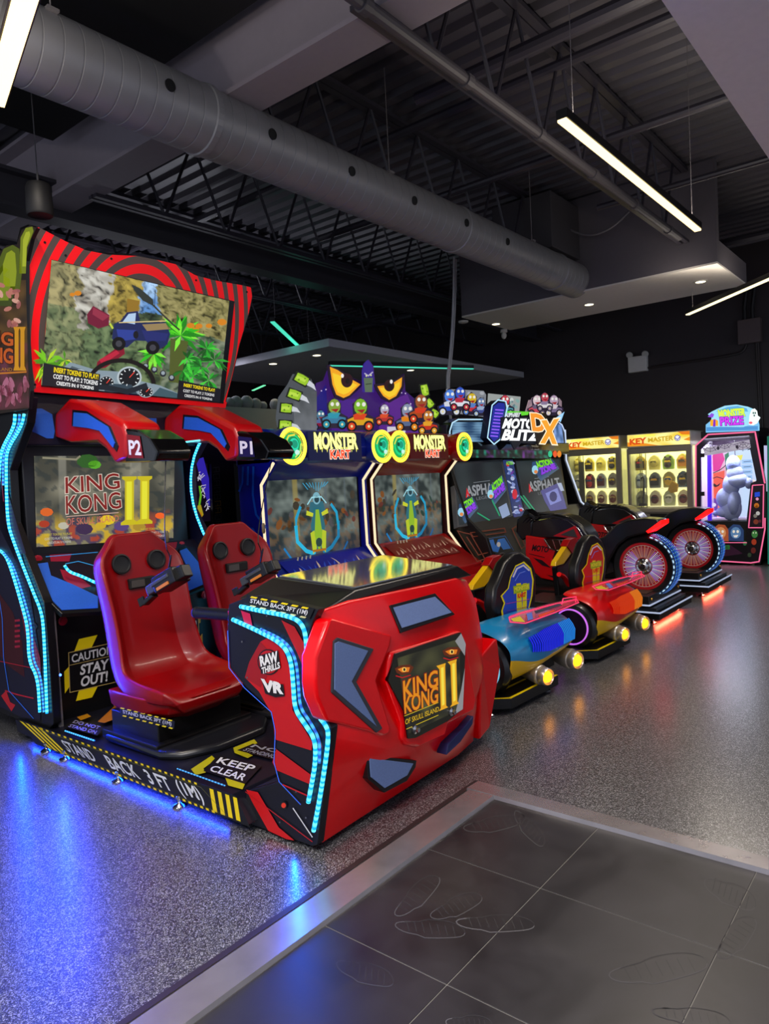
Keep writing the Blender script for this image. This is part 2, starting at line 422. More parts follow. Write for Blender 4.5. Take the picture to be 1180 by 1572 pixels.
for k, (x, y0, y1, z, r) in enumerate(((4.6, .9, 3.2, 4.35, .05), (6.2, 1.0, 5.8, 4.3, .035), (7.3, .9, 2.9, 4.15, .03), (5.2, 1.0, 9, 4.5, .04), (9.9, .5, 8.5, 4.2, .06))):
    mb = MB(); mb.tube([(x, y0, z), (x, y1, z)], r, 10); struct('trim_%d' % (14+k), mb, JOIST)
# solid black panel between deck and joists
mb = MB(); mb.box((-1.5, 1.0, 4.3), (2.98, 5.6, 4.34)); struct('ceiling_panel', mb, mat('black_panel', '#0d0c0e', .7))
# white partition at the far side
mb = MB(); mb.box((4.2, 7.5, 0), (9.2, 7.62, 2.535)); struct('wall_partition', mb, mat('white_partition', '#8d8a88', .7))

# ============================================================ ceiling things
# spiral duct
d = thing('spiral_duct', 'long grey spiral duct with round holes hanging below the black roof deck', 'air duct', (4, 3.65, 3.56))
def ductsec(x, r, n=40): return [(x, 3.65+r*math.cos(2*math.pi*k/n), 3.76+r*math.sin(2*math.pi*k/n)) for k in range(n)]
mb = MB(); secs = []; x = -.6
while x < 8.35:
    secs += [ductsec(x, .2), ductsec(x+.092, .2), ductsec(x+.095, .1955), ductsec(x+.099, .1955), ductsec(x+.102, .2)]; x += .106
mb.loft(secs, close=True); mb.build('duct_shell', DUCT, d, smooth=True)
for i, (px, py) in enumerate(((40, 26), (261, 131), (418, 206), (540, 263), (636, 308), (716, 342), (779, 371))):
    # point of the tube's near side behind that pixel
    r = ray(px, py); oy, oz = EYE.y-3.65, EYE.z-3.76
    A = r.y**2+r.z**2; B = 2*(oy*r.y+oz*r.z); Cc = oy*oy+oz*oz-.04; D = B*B-4*A*Cc
    if D <= 0: continue
    p = EYE+r*((-B-math.sqrt(D))/(2*A)); nrm = Vector((0, p.y-3.65, p.z-3.76)).normalized()
    mb = MB(); mb.lathe(p, nrm, [(.034, -.01), (.034, .006), (.028, .006), (.028, .003)], 20); mb.build('air_hole', BLACKM, d)
for x in (1.9, 4.6, 7.0):
    mb = MB(); mb.tube([(x, 3.5, 3.90), (x, 3.5, 4.7)], .004, 6); mb.box((x-.03, 3.47, 3.885), (x+.03, 3.53, 3.9)); mb.build('hanger', STEEL, d)
for x in (2.9, 5.75, 7.8):
    mb = MB(); mb.lathe((x, 3.65, 3.76), (1, 0, 0), [(.2, -.025), (.21, -.02), (.21, .02), (.2, .025)], 40); mb.build('collar', DUCT, d)
# linear lamps
def lamp(label, a, b, col, strength, watts, group=None, wires=True, w_=.03, up=0, lc=None):
    a, b = Vector(a), Vector(b); u = (b-a).normalized(); s_ = Vector((-u.y, u.x, 0)); mid = (a+b)/2
    t = thing('linear_lamp', label, 'lamp', tuple(mid), group)
    mb = MB(); q = [a+s_*w_, a-s_*w_, b-s_*w_, b+s_*w_]
    mb.prism([p+Vector((0, 0, .012)) for p in q], (0, 0, .05)); mb.build('lamp_housing', BLACK, t)
    mb = MB(); q = [a+s_*w_*.8, a-s_*w_*.8, b-s_*w_*.8, b+s_*w_*.8]
    mb.prism(q, (0, 0, .012)); mb.build('diffuser', mat('lamp_%s_%g' % (col, strength), col, .5, emit=strength), t)
    if wires:
        for f in (.06, .94):
            p = a.lerp(b, f); mb = MB(); mb.tube([p+Vector((0, 0, .06)), Vector((p.x, p.y, 4.7))], .0025, 5); mb.build('hanging_wire', STEEL, t)
    if watts:
        ld = bpy.data.lights.new('lamp_light', 'AREA'); ld.shape = 'RECTANGLE'; ld.size = (b-a).length; ld.size_y = .06; ld.energy = watts; ld.color = lin(lc or col)
        o = bpy.data.objects.new('lamp_light', ld); COL.objects.link(o); o.location = mid-Vector((0, 0, .004))
        o.rotation_euler = (0, 0, math.atan2(u.y, u.x)); o.parent = t; o.matrix_parent_inverse = Matrix.Translation(-mid)
        if up:  # upward light added to brighten the deck and joists
            l2 = ld.copy(); l2.energy = up; o2 = bpy.data.objects.new('lamp_uplight', l2); COL.objects.link(o2); o2.location = mid+Vector((0, 0, .07))
            o2.rotation_euler = (math.pi, 0, -math.atan2(u.y, u.x)); o2.parent = t; o2.matrix_parent_inverse = Matrix.Translation(-mid)
    return t
WARM = '#ffdf9c'
lamp('warm white linear lamp hanging under the roof joist before the grey bulkhead', V(862, 186, Z=3.3), V(1071, 355, Z=3.3), WARM, 2.6, 50, up=14, lc='#fff2e2')
lamp('pale linear lamp slanting below the bulkhead at the right edge', V(1055, 484, Z=3.3), V(1230, 408, Z=3.3), '#fff0c0', 1.7, 22, up=6, lc='#fff2e2')
lamp('warm linear lamp crossing the top left corner over the duct', V(-8, 162, Z=3.3), V(66, -90, Z=3.3), WARM, 2.6, 40, up=10, lc='#fff2e2', w_=.05)
GL = '#4fe8c4'
lamp('short green linear lamp hanging left of the island ceiling', V(418, 495, Z=3.4), V(478, 551, Z=3.4), GL, .95, 3)
lamp('long thin green linear lamp in front of the far island ceiling', V(505, 562, Z=3.13), V(726, 567, Z=3.13), GL, .9, 3, w_=.025, wires=False)
lamp('tiny green linear lamp glowing above the white partition', V(388, 600, Z=3.3), V(406, 592, Z=3.3), '#7fffc0', 1, 0)
# unseen lamps added to light the machines from behind and beside the viewpoint
lamp('warm linear lamp over the entrance tiles', (-1.2, 1.6, 3.3), (.4, .2, 3.3), '#fffaf6', 5, 150, up=20)
lamp('warm linear lamp over the aisle behind the tiles', (-1.6, 3.2, 3.3), (.3, 3.2, 3.3), '#fffaf6', 5, 40, up=55)
lamp('cool white linear lamp over the far side, behind the upper game screen', (4.2, 8.0, 3.3), (6.6, 8.0, 3.3), '#eef0ff', 2, 20, up=20)  # added out of view so its uplight brightens the far deck
# downlights
def downlight(p, label, grp, w=6):
    t = thing('downlight', label, 'light', tuple(p), grp)
    mb = MB(); mb.lathe(p, (0, 0, -1), [(.075, 0), (.075, .008), (.055, .008), (.055, .004)], 24); mb.build('trim_ring', mat('white_ring', '#dcd8cc', .5), t)
    mb = MB(); mb.lathe(p+Vector((0, 0, -.0045)), (0, 0, -1), [(.054, 0), (.054, .003)], 24); mb.build('lens', mat('downlight_lens', '#fff3c8', .5, emit=4), t)
    ld = bpy.data.lights.new('spot', 'SPOT'); ld.energy = w; ld.spot_size = 2.3; ld.spot_blend = .8; ld.color = lin('#ffedc8'); ld.shadow_soft_size = .05
    o = bpy.data.objects.new('spot', ld); COL.objects.link(o); o.location = p-Vector((0, 0, .02)); o.parent = t; o.matrix_parent_inverse = Matrix.Translation(-p)
for (px, py), s_ in zip(((1075, 432), (904, 467), (761, 497)), ('nearest the right corner of the bulkhead', 'in the middle of the bulkhead soffit', 'at the far left end of the bulkhead soffit')):
    downlight(V(px, py, Z=3.6), 'round recessed downlight '+s_, 'downlights in the bulkhead soffit', 30)
for (px, py), s_ in zip(((486, 545), (419, 558), (630, 568)), ('right of the short green lamp', 'under the left corner', 'above the yellow monster eyes')):
    downlight(V(px, py, Z=3.2), 'round downlight in the far island ceiling, '+s_, 'downlights in the island ceiling', 15)
p = V(711, 493, Z=3.6); mb = MB(); mb.lathe(p, (0, 0, -1), [(.07, 0), (.065, .02), (.03, .03)], 20)
tag(mb.build('smoke_detector', mat('white_plastic', '#cfcac2', .5), smooth=True), 'white smoke detector at the left end of the bulkhead soffit', 'smoke detector')
p = V(773, 508, Z=3.58); p.z = 3.58; t = thing('dome_camera', 'small white security camera under the left end of the bulkhead', 'camera', tuple(p))
mb = MB(); mb.lathe(p, (0, 0, -1), [(.05, -.02), (.055, .02), (.04, .03)], 16); mb.build('camera_base', mat('white_plastic', '#cfcac2', .5), t, smooth=True)
mb = MB(); mb.ball(p-Vector((0, 0, .07)), (.04, .04, .05)); mb.build('camera_head', mat('white_plastic', '#cfcac2', .5), t, smooth=True)
# hanging speakers
def hspeaker(px, py, Y, label, r=.07, h=.17):
    p = V(px, py, Y=Y); t = thing('hanging_speaker', label, 'speaker', tuple(p))
    mb = MB(); mb.lathe(p-Vector((0, 0, h/2)), (0, 0, 1), [(r*.9, 0), (r*1.0, .01), (r*.93, h-.02), (r*.8, h)], 28); mb.build('speaker_body', mat('speaker_black', '#0c0b0d', .6), t, smooth=True)
    mb = MB(); mb.tube([p+Vector((0, 0, h/2)), p+Vector((0, 0, h/2+.06))], .006, 8); mb.tube([p+Vector((0, 0, h/2+.06)), Vector((p.x, p.y, 4.705))], .003, 5); mb.build('hanging_cable', mat('cable_grey', '#3a393c', .5), t)
hspeaker(60, 307, 3.9, 'black cylinder speaker hanging on a wire left of the duct')
hspeaker(639, 476, 6.8, 'small black cylinder speaker hanging behind the duct', .09, .26)
# pale cable drop
mb = MB(); mb.tube(smooth_path([V(697, 395, X=8.2), V(696, 470, X=8.2), V(691, 545, X=8.1), V(684, 596, X=8.0), (8.0, 5.2, 1.69)], 2), .016, 8); mb.tube(smooth_path([V(700, 398, X=8.25), V(699, 470, X=8.25), V(694, 545, X=8.15), V(687, 596, X=8.05), (8.05, 5.25, 1.69)], 2), .01, 8)
tag(mb.build('power_cable', mat('pale_cable', '#c8c6ca', .5), smooth=True), 'pale cable dropping from the duct to behind the racing machine topper', 'cable')
mb = MB(); mb.tube(smooth_path([V(857, 338, X=8.2), V(870, 352, X=8.1), V(905, 364, X=8.1), V(940, 350, X=8.1), V(965, 325, X=8.2)], 3), .012, 8)
tag(mb.build('looped_cable', mat('grey_cable', '#6a666a', .5), smooth=True), 'grey cable looping in front of the bulkhead beside the joist', 'cable')
mb = MB(); mb.box((7.6, 3.55, 3.98), (8.34, 4.3, 4.6)); tag(mb.build('air_handler_box', mat('dark_grey_box', '#3d3a3e', .6), bevel=.01), 'dark grey air handling box above the end of the duct', 'air unit')
# wall things
t = thing('emergency_light', 'white emergency light with two lamp heads high on the dark back wall', 'emergency light', (11.95, 3.95, 3.2))
WP = mat('white_plastic', '#cfcac2', .5)
a, b = V(964, 549, X=11.93), V(993, 569, X=11.93)
mb = MB(); mb.box((11.90, b.y, b.z), (11.998, a.y, a.z)); mb.build('casing', mat('grey_white_case', '#e8e2da', .5), t, bevel=.01)
for px, py in ((966, 545), (990, 543)):
    p = V(px, py, X=11.9); mb = MB(); mb.lathe(p, (-.7, 0, -.5), [(.03, -.03), (.055, 0), (.05, .02)], 16); mb.build('lamp_head', WP, t, smooth=True)
t = thing('junction_box', 'brown grey electrical box on the back wall with conduits at the right edge', 'electrical box', (11.9, 2.5, 3.4))
a, b = V(1131, 492, X=11.85), V(1167, 524, X=11.85)
mb = MB(); mb.box((11.85, b.y, b.z), (11.998, a.y, a.z)); mb.build('box_body', mat('brown_box', '#5a4a48', .5), t, bevel=.008)
for x in (1143, 1155):
    mb = MB(); mb.tube([V(x, 494, X=11.92), V(x-1, 472, X=11.92), V(x+3, 440, X=11.92)], .03, 8); mb.build('conduit', mat('dark_conduit', '#1a1617', .5), t)
for x in (1160, 1163):
    mb = MB(); mb.tube([V(x, 524, X=11.96), V(x+9, 700, X=11.96)], .018, 8); mb.build('conduit', mat('brown_conduit', '#2f2625', .5), t)
mb = MB(); mb.tube(smooth_path([V(1146, 524, X=11.975), V(1143, 538, X=11.975), V(1128, 545, X=11.975), V(985, 566, X=11.975)], 2), .02, 8); mb.build('conduit', mat('brown_conduit', '#2f2625', .5), t)
# grey figures lying on the partition
GR = mat('grey_stone', '#77797c', .8, noise_amt=.3, nscale=8, bump=.6)
for i, (pts, lab) in enumerate(((((352, 610, 10), (362, 606, 12), (340, 613, 7)), 'dark grey plush shape at the left end of the white partition top'),
        (((378, 603, 13), (392, 608, 11), (403, 613, 8)), 'long pale grey plush shape lying on the white partition'),
        (((422, 606, 12), (436, 611, 10), (447, 612, 8)), 'blue grey rounded plush shape beside the green claw'))):
    mb = MB()
    for px, py, r in pts:
        p = V(px, py+2, Y=7.56); p.z = 2.53+r*.0062; mb.ball(p, (r*.0082, .06, r*.0075), 14)
    tag(mb.build('plush_figure', GR, smooth=True), lab, 'plush toy', 'grey plush shapes on the partition')

# ============================================================ THE BIG RIDE MACHINE (two seats, upper screen, front pod)
RED = mat('red_gloss', '#f2000a', .3, coat=.35, spec=.35); REDS = mat('red_seat', '#860005', .36, coat=.15, spec=.3); REDD = mat('red_deep', '#b00008', .35, coat=.2)
NAVY = mat('navy_metal', '#0c0d2a', .35, coat=.2); BLUEG = mat('bright_blue_grille', '#1f5fd0', .55, noise_amt=.25, nscale=160)
PALEG = mat('pale_blue_grille', '#6f86b8', .6, noise_amt=.25, nscale=160)
YEL = '#f2d60c'
K = thing('motion_ride_machine', 'huge red and black two seat ride machine with upper screen and red front pod', 'arcade machine', (2.62, 3.3, 0))
XN, XF = 1.95, 3.24
# --- side panels of the cabinet: profile in the YZ plane
prof = [(4.13, .17), (4.12, .5), (4.13, .88), (4.45, 1.34), (4.44, 1.66), (4.18, 1.92), (4.12, 2.06), (5.25, 2.06), (5.25, .12), (4.2, .12)]
mb = MB(); mb.prism([(XN, y, z) for y, z in prof], (.05, 0, 0)); side = mb.build('side_panel', BLACK, K, bevel=.004)
A = Art(X=XN-.003)
A.poly([(-6, 690), (0, 700), (0, 1085), (30, 1100), (62, 1106), (60, 1000), (44, 900), (-6, 800)], '#14112b')
A.poly([(-5, 905), (20, 940), (34, 985), (38, 1040), (10, 1020), (-5, 1000)], '#3d0b16', 1)
A.poly([(28, 915), (46, 960), (62, 1010), (64, 1060), (52, 1030), (40, 980)], '#7e1430', 1)
A.poly([(8, 740), (22, 790), (40, 850), (30, 850), (8, 800)], '#2a0d3a', 1)
for i in range(6): A.line([(23, 953+i*8), (31, 952+i*8)], 3.4, '#a01838', 2)
A.line([(0, 1015), (62, 1028)], 1.2, '#b01830', 2); A.line([(8, 1060), (26, 1066), (52, 1072)], 2, '#b81a34', 2)
A.poly([(2, 1068), (10, 1060), (16, 1078), (24, 1082), (18, 1092)], '#c21e2a', 2)
A.line([(0, 922), (4, 950), (6, 1010), (14, 1060), (52, 1103)], 1.2, '#2f6fe0', 3)
A.disc(52, 962, 5, 6, '#2a2a33', 2, inner=.6); A.disc(93, 1036, 2, 2, '#8a8a90', 2)
A.line([(8, 715), (3, 740), (6, 770)], 1.5, '#8a1848', 2)
A.build('side_graphic', side)
XB = XN-.012
led('led_strip', [V(37, 636, X=XB), V(33, 655, X=XB), V(11, 690, X=XB), V(9, 715, X=XB), V(11, 800, X=XB), V(20, 830, X=XB), V(52, 912, X=XB), V(62, 935, X=XB), V(67, 960, X=XB), V(72, 1095, X=XB)], K, r=.009)
led('led_strip', [V(23, 636, X=XB), V(22, 655, X=XB), V(2, 690, X=XB), V(-1, 715, X=XB), V(-2, 745, X=XB), V(-12, 760, X=XB)], K, r=.009)
led('led_strip', [V(-12, 842, X=XB), V(4, 846, X=XB), V(15, 866, X=XB), V(34, 930, X=XB), V(43, 965, X=XB), V(44, 1015, X=XB), V(58, 1040, X=XB), V(61, 1093, X=XB)], K, r=.009)
led('led_strip', [V(5, 848, X=XB), V(21, 868, X=XB), V(40, 930, X=XB), V(49, 965, X=XB), V(50, 1012, X=XB), V(63, 1036, X=XB), V(67, 1093, X=XB)], K, col=(.01, .08, .5), core=(.05, .45, 1), r=.006, strength=1.6)
led('led_strip', [V(30, 636, X=XB), V(29, 655, X=XB), V(7, 690, X=XB), V(4, 715, X=XB), V(5, 745, X=XB)], K, col=(.01, .08, .5), core=(.05, .45, 1), r=.006, strength=1.6)
mb = MB(); mb.prism([(XF, y, z) for y, z in prof], (.05, 0, 0)); side2 = mb.build('side_panel', NAVY, K, bevel=.004)
led('led_strip', [(XF-.012, 4.14, 1.96), (XF-.012, 4.42, 1.7), (XF-.012, 4.44, 1.34), (XF-.012, 4.13, .9), (XF-.012, 4.12, .3)], K, r=.009, strength=2.2)
mb = MB()
for p_ in (((XN+.05, 4.14, .9), (XN+.05, 4.12, .14)),):
    mb.box((XN+.05, 4.16, .12), (XN+.075, 4.2, .9))
mb.build('edge_trim', STEEL, K)
# cabinet core, lower front, back
mb = MB(); mb.box((XN+.05, 4.62, .12), (XF, 5.2, 2.06)); mb.build('cabinet_body', BLACKM, K)
mb = MB(); mb.box((XN+.05, 4.27, .12), (XF, 4.62, .86)); low = mb.build('lower_front', BLACK, K)
YF = 4.262
def caution(q, parent):
    """q: px offset for the notice"""
    A = Art(Y=YF)
    f = mapq(((105+q, 1002), (180+q, 985), (182+q, 1046), (107+q, 1063)))
    def F(l): return [f(u, v) for u, v in l]
    A.poly(F([(.22, -.28), (.60, -.28), (.45, .05), (.10, .05)]), YEL, 1); A.poly(F([(-.1, .45), (0, .35), (0, .85), (-.1, 1)]), YEL, 1)
    A.poly(F([(.2, .95), (.6, .95), (.45, 1.25), (.12, 1.25)]), YEL, 1); A.poly(F([(1.0, .2), (1.08, .1), (1.08, .6), (1.0, .7)]), YEL, 1)
    A.poly(F([(0, 0), (1, 0), (1, 1), (0, 1)]), '#0a0a0b', 2); A.line(F([(0, 0), (1, 0), (1, 1), (0, 1)]), 1.1, '#c9ab62', 3, closed=True)
    A.line(F([(.0, .32), (1, .32)]), .8, '#c9ab62', 3)
    A.text('CAUTION!', F([(.06, .07), (.95, .07), (.95, .27), (.06, .27)]), '#d8d8da', 4, .02)
    A.text('STAY', F([(.25, .38), (.8, .38), (.78, .62), (.22, .62)]), '#dcdcde', 4, .03)
    A.text('OUT!', F([(.25, .68), (.78, .68), (.76, .92), (.22, .92)]), '#dcdcde', 4, .03)
    return A.build('warning_notice', parent)
caution(0, low)
A = Art(Y=YF)
o_ = V(298, 970, Y=YF)
f = mapq(((238, 958), (304, 945), (306, 1002), (240, 1014)))
A.poly([f(.72, -.12), f(1.05, -.2), f(1.05, .2), f(.9, .25)], '#c9a02c', 1); A.poly([f(0, 0), f(1, 0), f(1, 1), f(0, 1)], '#0a0a0b', 2)
A.poly([f(.75, .9), f(1.08, .5), f(1.08, 1.0), f(.82, 1.2)], '#e09a18', 3); A.text('CAUTION!', [f(.08, .12), f(.95, .12), f(.95, .36), f(.08, .36)], '#d8d8da', 4, .02)
A.line([f(0, 0), f(1, 0), f(1, 1), f(0, 1)], 1, '#c9ab62', 3, closed=True)
A.build('warning_notice', low)
# console with blue grilles under the monitor
n_ = (0, -.8, .6)
con = [(4.27, .80), (4.24, .86), (4.24, .93), (4.45, 1.12), (4.62, 1.12), (4.62, .80)]
mb = MB(); mb.prism([(XN+.05, y, z) for y, z in con], (XF-XN-.05, 0, 0)); cons = mb.build('console', mat('console_dark', '#160c1c', .35), K, bevel=.006)
cn = Vector((0, -.19, .21)).normalized(); cp = Vector((0, 4.24, .93))
A = Art(p0=cp+cn*.004, n=(0, -.671, .742))
A.poly([(60, 850), (300, 838), (310, 905), (150, 945), (62, 925)], '#10091c')
A.poly([(76, 852), (110, 850), (106, 862), (78, 862)], '#8e1030', 1); A.poly([(92, 874), (112, 878), (140, 900), (120, 905), (98, 890)], '#96122c', 1)
A.poly([(265, 848), (285, 850), (300, 880), (282, 872)], '#7c1236', 1); A.poly([(240, 835), (272, 832), (270, 842), (244, 846)], '#951228', 1)
A.line([(70, 855), (150, 848)], 1.2, '#2f8fd8', 2); A.line([(100, 866), (120, 862), (150, 870)], 1.2, '#35a0e8', 2)
A.build('console_graphic', cons)
for pts in ([(58, 866), (73, 864), (78, 884), (112, 898), (150, 916), (150, 934), (95, 937), (60, 902)], [(276, 846), (286, 842), (311, 872), (311, 898), (283, 910), (276, 898), (292, 880)]):
    A_ = Art(p0=cp+cn*.03, n=(0, -.671, .742)); P = [A_.P(*q) for q in pts]
    c_ = sum(P, Vector())/len(P)
    mb = MB(); mb.prism([c_+(p-c_)*1.14 for p in P], -cn*.03); g = mb.build('grille_frame', BLACK, cons, bevel=.003)
    mb = MB(); mb.prism([p+cn*.004 for p in P], -cn*.01); mb.build('speaker_grille', BLUEG, g)
led('led_strip', [V(99, 868, Y=4.26), V(106, 878, Y=4.25), V(124, 884, Y=4.24), V(150, 896, Y=4.2)], K, r=.009, strength=2.5)
for px, py in ((95, 953), (57, 859), (278, 837), (313, 913)):
    p = V(px, py, Y=4.25) if py > 900 else V(px, py, Y=4.44)
    mb = MB(); mb.lathe(p, (0, -1, 0), [(.028, 0), (.028, .012), (.018, .014), (.018, .02)], 20); mb.build('button', mat('red_button', '#a3152a', .3), K, smooth=True)
# monitor
mb = MB(); mb.box((2.03, 4.46, 1.08), (3.20, 4.62, 1.86)); mon = mb.build('monitor', mat('monitor_black', '#15161c', .35), K, bevel=.01)
SY = 4.455
A = Art(Y=SY); Q = ((52, 700), (268, 700), (266, 826), (56, 840))
def kkpic(u, v):
    a = nz(u*5, v*4, 1); b = nz(u*16, v*12, 3); c = (.055, .055, .04)
    c = mixc(c, (.30, .28, .20), max(0, a*1.4+.2)*(1-v*.7)); c = mixc(c, (.02, .03, .03), .6 if b > .12 else 0)
    if abs(u-.2) < .03 or abs(u-.72) < .04: c = mixc(c, (.33, .32, .26), .5*(1-v))
    if v > .62:
        t = nz(u*9, v*9, 7); k = min(1, (v-.62)*5)
        cc = (.7, .45, .02) if t > .2 else (.45, .05, .02) if t < -.25 else (.07, .04, .10) if t < 0 else (.25, .22, .12)
        c = mixc(c, cc, k*.75)
    return c
A.grid(Q, 90, 60, kkpic)
f = mapq(Q); F = lambda l: [f(u, v) for u, v in l]
for u, v, r, c in ((.38, .06, .10, '#2c5a20'), (.43, .10, .06, '#58a828'), (.08, .62, .06, '#d8601a'), (.06, .75, .05, '#a83418'), (.52, .74, .07, '#e0c020'), (.47, .80, .05, '#c8a828'), (.90, .72, .045, '#f0601c'), (.35, .83, .08, '#3a2548'), (.62, .82, .07, '#55407a'), (.2, .78, .05, '#b8b4a0'), (.75, .84, .06, '#a8882c')):
    x, y = f(u, v); A.disc(x, y, r*170, r*110, c, 1, n=9)
A.line(F([(.06, .02), (.30, .04), (.33, .0)]), 3, '#8b8670', 1)
A.text('KING', F([(.22, .24), (.60, .20), (.61, .38), (.22, .42)]), '#d8c8b8', 2, .04); A.text('KING', F([(.22, .24), (.60, .20), (.61, .38), (.22, .42)]), '#7e1a14', 3, .008)
A.text('KONG', F([(.22, .45), (.61, .42), (.62, .61), (.22, .65)]), '#d8c8b8', 2, .04); A.text('KONG', F([(.22, .45), (.61, .42), (.62, .61), (.22, .65)]), '#7e1a14', 3, .008)
A.line(F([(.22, .68), (.60, .66)]), 1, '#d8b0a0', 2); A.text('OF SKULL ISLAND', F([(.22, .70), (.60, .69), (.60, .76), (.22, .78)]), '#c86a58', 3, .0)
for x0 in (.645, .755):     # the two pillars of the Roman numeral
    A.poly(F([(x0-.02, .24), (x0+.085, .24), (x0+.085, .27), (x0+.065, .29), (x0+.065, .75), (x0+.09, .78), (x0+.09, .81), (x0-.03, .81), (x0-.03, .78), (x0, .75), (x0, .29), (x0-.02, .27)]), '#c8b818', 3)
    A.poly(F([(x0+.012, .30), (x0+.05, .30), (x0+.05, .75), (x0+.012, .75)]), '#e4e032', 4)
for q, x in ((0, .06), (1, .76)):
    A.text('INSERT TOKENS TO PLAY', F([(x, .86), (x+.2, .86), (x+.2, .885), (x, .885)]), '#c8b838', 4)
    A.text('COST TO PLAY: 2 TOKENS', F([(x, .905), (x+.2, .905), (x+.2, .93), (x, .93)]), '#c8c8c0', 4)
    A.text('CREDITS IN: 0 TOKENS', F([(x+.02, .95), (x+.19, .95), (x+.19, .975), (x+.02, .975)]), '#c8c8c0', 4)
A.build('monitor_picture', mon, 1.0)
# header between monitor and the upper screen, with bright blue grilles
mb = MB(); mb.box((XN+.05, 4.35, 1.80), (XF, 5.0, 2.12)); hd = mb.build('header', mat('header_navy', '#0a0a22', .4), K, bevel=.01)
for pts in ([(48, 627), (64, 627), (80, 636), (84, 662), (82, 673), (72, 673), (47, 661)], [(217, 642), (240, 642), (242, 672), (228, 672)]):
    P = [V(*q, Y=4.345) for q in pts]; mb = MB(); mb.prism(P, (0, .01, 0)); mb.build('speaker_grille', BLUEG, hd)
# arms over the seats
for nm, X, dx in (('P2', 2.20, 0), ('P1', 2.98, .78)):
    prof = [(4.40, 1.86), (4.36, 2.00), (4.18, 2.07), (3.95, 2.03), (3.60, 1.88), (3.56, 1.80), (3.58, 1.68), (3.72, 1.655), (3.80, 1.74), (3.92, 1.80), (4.2, 1.81)]
    mb = MB(); mb.prism([(X, y, z) for y, z in prof], (.24, 0, 0)); arm = mb.build('overhead_arm', REDD, K, bevel=.03, seg=3, smooth=True)
    gp = [(4.12, 1.90), (4.10, 1.98), (3.96, 1.96), (3.74, 1.865), (3.68, 1.77), (3.70, 1.745), (3.83, 1.85), (3.95, 1.875)]
    c_ = (3.92, 1.88); mb = MB(); mb.prism([(X-.004, c_[0]+(y-c_[0])*1.12, c_[1]+(z-c_[1])*1.18) for y, z in gp], (.02, 0, 0)); gf = mb.build('grille_frame', BLACK, arm)
    mb = MB(); mb.prism([(X-.009, y, z) for y, z in gp], (.02, 0, 0)); mb.build('speaker_grille', BLUEG, gf)
    mb = MB(); mb.prism([(X+.01, y, z) for y, z in [(3.62, 1.85), (3.50, 1.83), (3.36, 1.77), (3.30, 1.70), (3.33, 1.65), (3.62, 1.66)]], (.22, 0, 0)); bx = mb.build('player_box', BLACKG, arm, bevel=.012)
    A = Art(uv=((X+.006, 3.58, 1.69), (0, -1, 0), (0, 0, 1)))
    A.poly([(0, -.01), (.15, -.02), (.13, .10), (.0, .12)], '#7d0d14' if nm == 'P2' else '#181048')
    A.text(nm, [(.02, .085), (.13, .075), (.13, .0), (.02, .01)], '#e8e4e4', 1, .03)
    A.build('player_label', bx)
    if nm == 'P1': led('led_strip', [(X-.01, 4.1, 1.81), (X-.01, 3.95, 1.81)], arm, r=.006, dots=False)
# --- upper screen
b0 = Vector((0, 4.25, 2.12)); t0 = Vector((0, 3.95, 3.0)); tn = Vector((0, -(t0-b0).z, (t0-b0).y)).normalized()
UF = Art(p0=b0, n=tn)
outl = [(47, 600), (40, 500), (38, 430), (39, 372), (44, 352), (56, 347), (75, 357), (100, 370), (130, 383), (165, 390), (210, 392), (240, 398), (270, 405), (300, 422), (330, 430), (375, 438), (386, 441), (388, 455), (383, 480), (368, 530), (358, 575), (345, 625), (300, 622)]
P = [UF.P(*q) for q in outl]
mb = MB(); mb.prism(P, -tn*.10); uh = mb.build('upper_screen_case', BLACK, K, bevel=.006)
mb = MB(); c_ = sum(P, Vector())/len(P); mb.loft([[p-tn*.10 for p in P], [c_+(p-c_)*.8-tn*.34 for p in P]], close=True); mb.build('upper_screen_back', BLACKM, K)
# ring pattern around the picture
rc = UF.P(212, 522)
rm = bpy.data.materials.new('red_ring_print'); rm.use_nodes = True; n = rm.node_tree; b = n.nodes['Principled BSDF']; L = n.links
tc = n.nodes.new('ShaderNodeTexCoord'); vm = n.nodes.new('ShaderNodeVectorMath'); vm.operation = 'SUBTRACT'; vm.inputs[1].default_value = rc
vm2 = n.nodes.new('ShaderNodeVectorMath'); vm2.operation = 'MULTIPLY'; vm2.inputs[1].default_value = (1.0, 1, .74)
vl = n.nodes.new('ShaderNodeVectorMath'); vl.operation = 'LENGTH'; L.new(tc.outputs['Object'], vm.inputs[0]); L.new(vm.outputs[0], vm2.inputs[0]); L.new(vm2.outputs[0], vl.inputs[0])
m1 = n.nodes.new('ShaderNodeMath'); m1.operation = 'MULTIPLY'; m1.inputs[1].default_value = 1/.080; L.new(vl.outputs['Value'], m1.inputs[0])
m2 = n.nodes.new('ShaderNodeMath'); m2.operation = 'FRACT'; L.new(m1.outputs[0], m2.inputs[0])
m3 = n.nodes.new('ShaderNodeMath'); m3.operation = 'GREATER_THAN'; m3.inputs[1].default_value = .55; L.new(m2.outputs[0], m3.inputs[0])
mx = n.nodes.new('ShaderNodeMixRGB'); mx.inputs[1].default_value = (*lin('#e60610'), 1); mx.inputs[2].default_value = (*lin('#4a3c38'), 1); L.new(m3.outputs[0], mx.inputs[0]); L.new(mx.outputs[0], b.inputs['Base Color']); b.inputs['Roughness'].default_value = .35
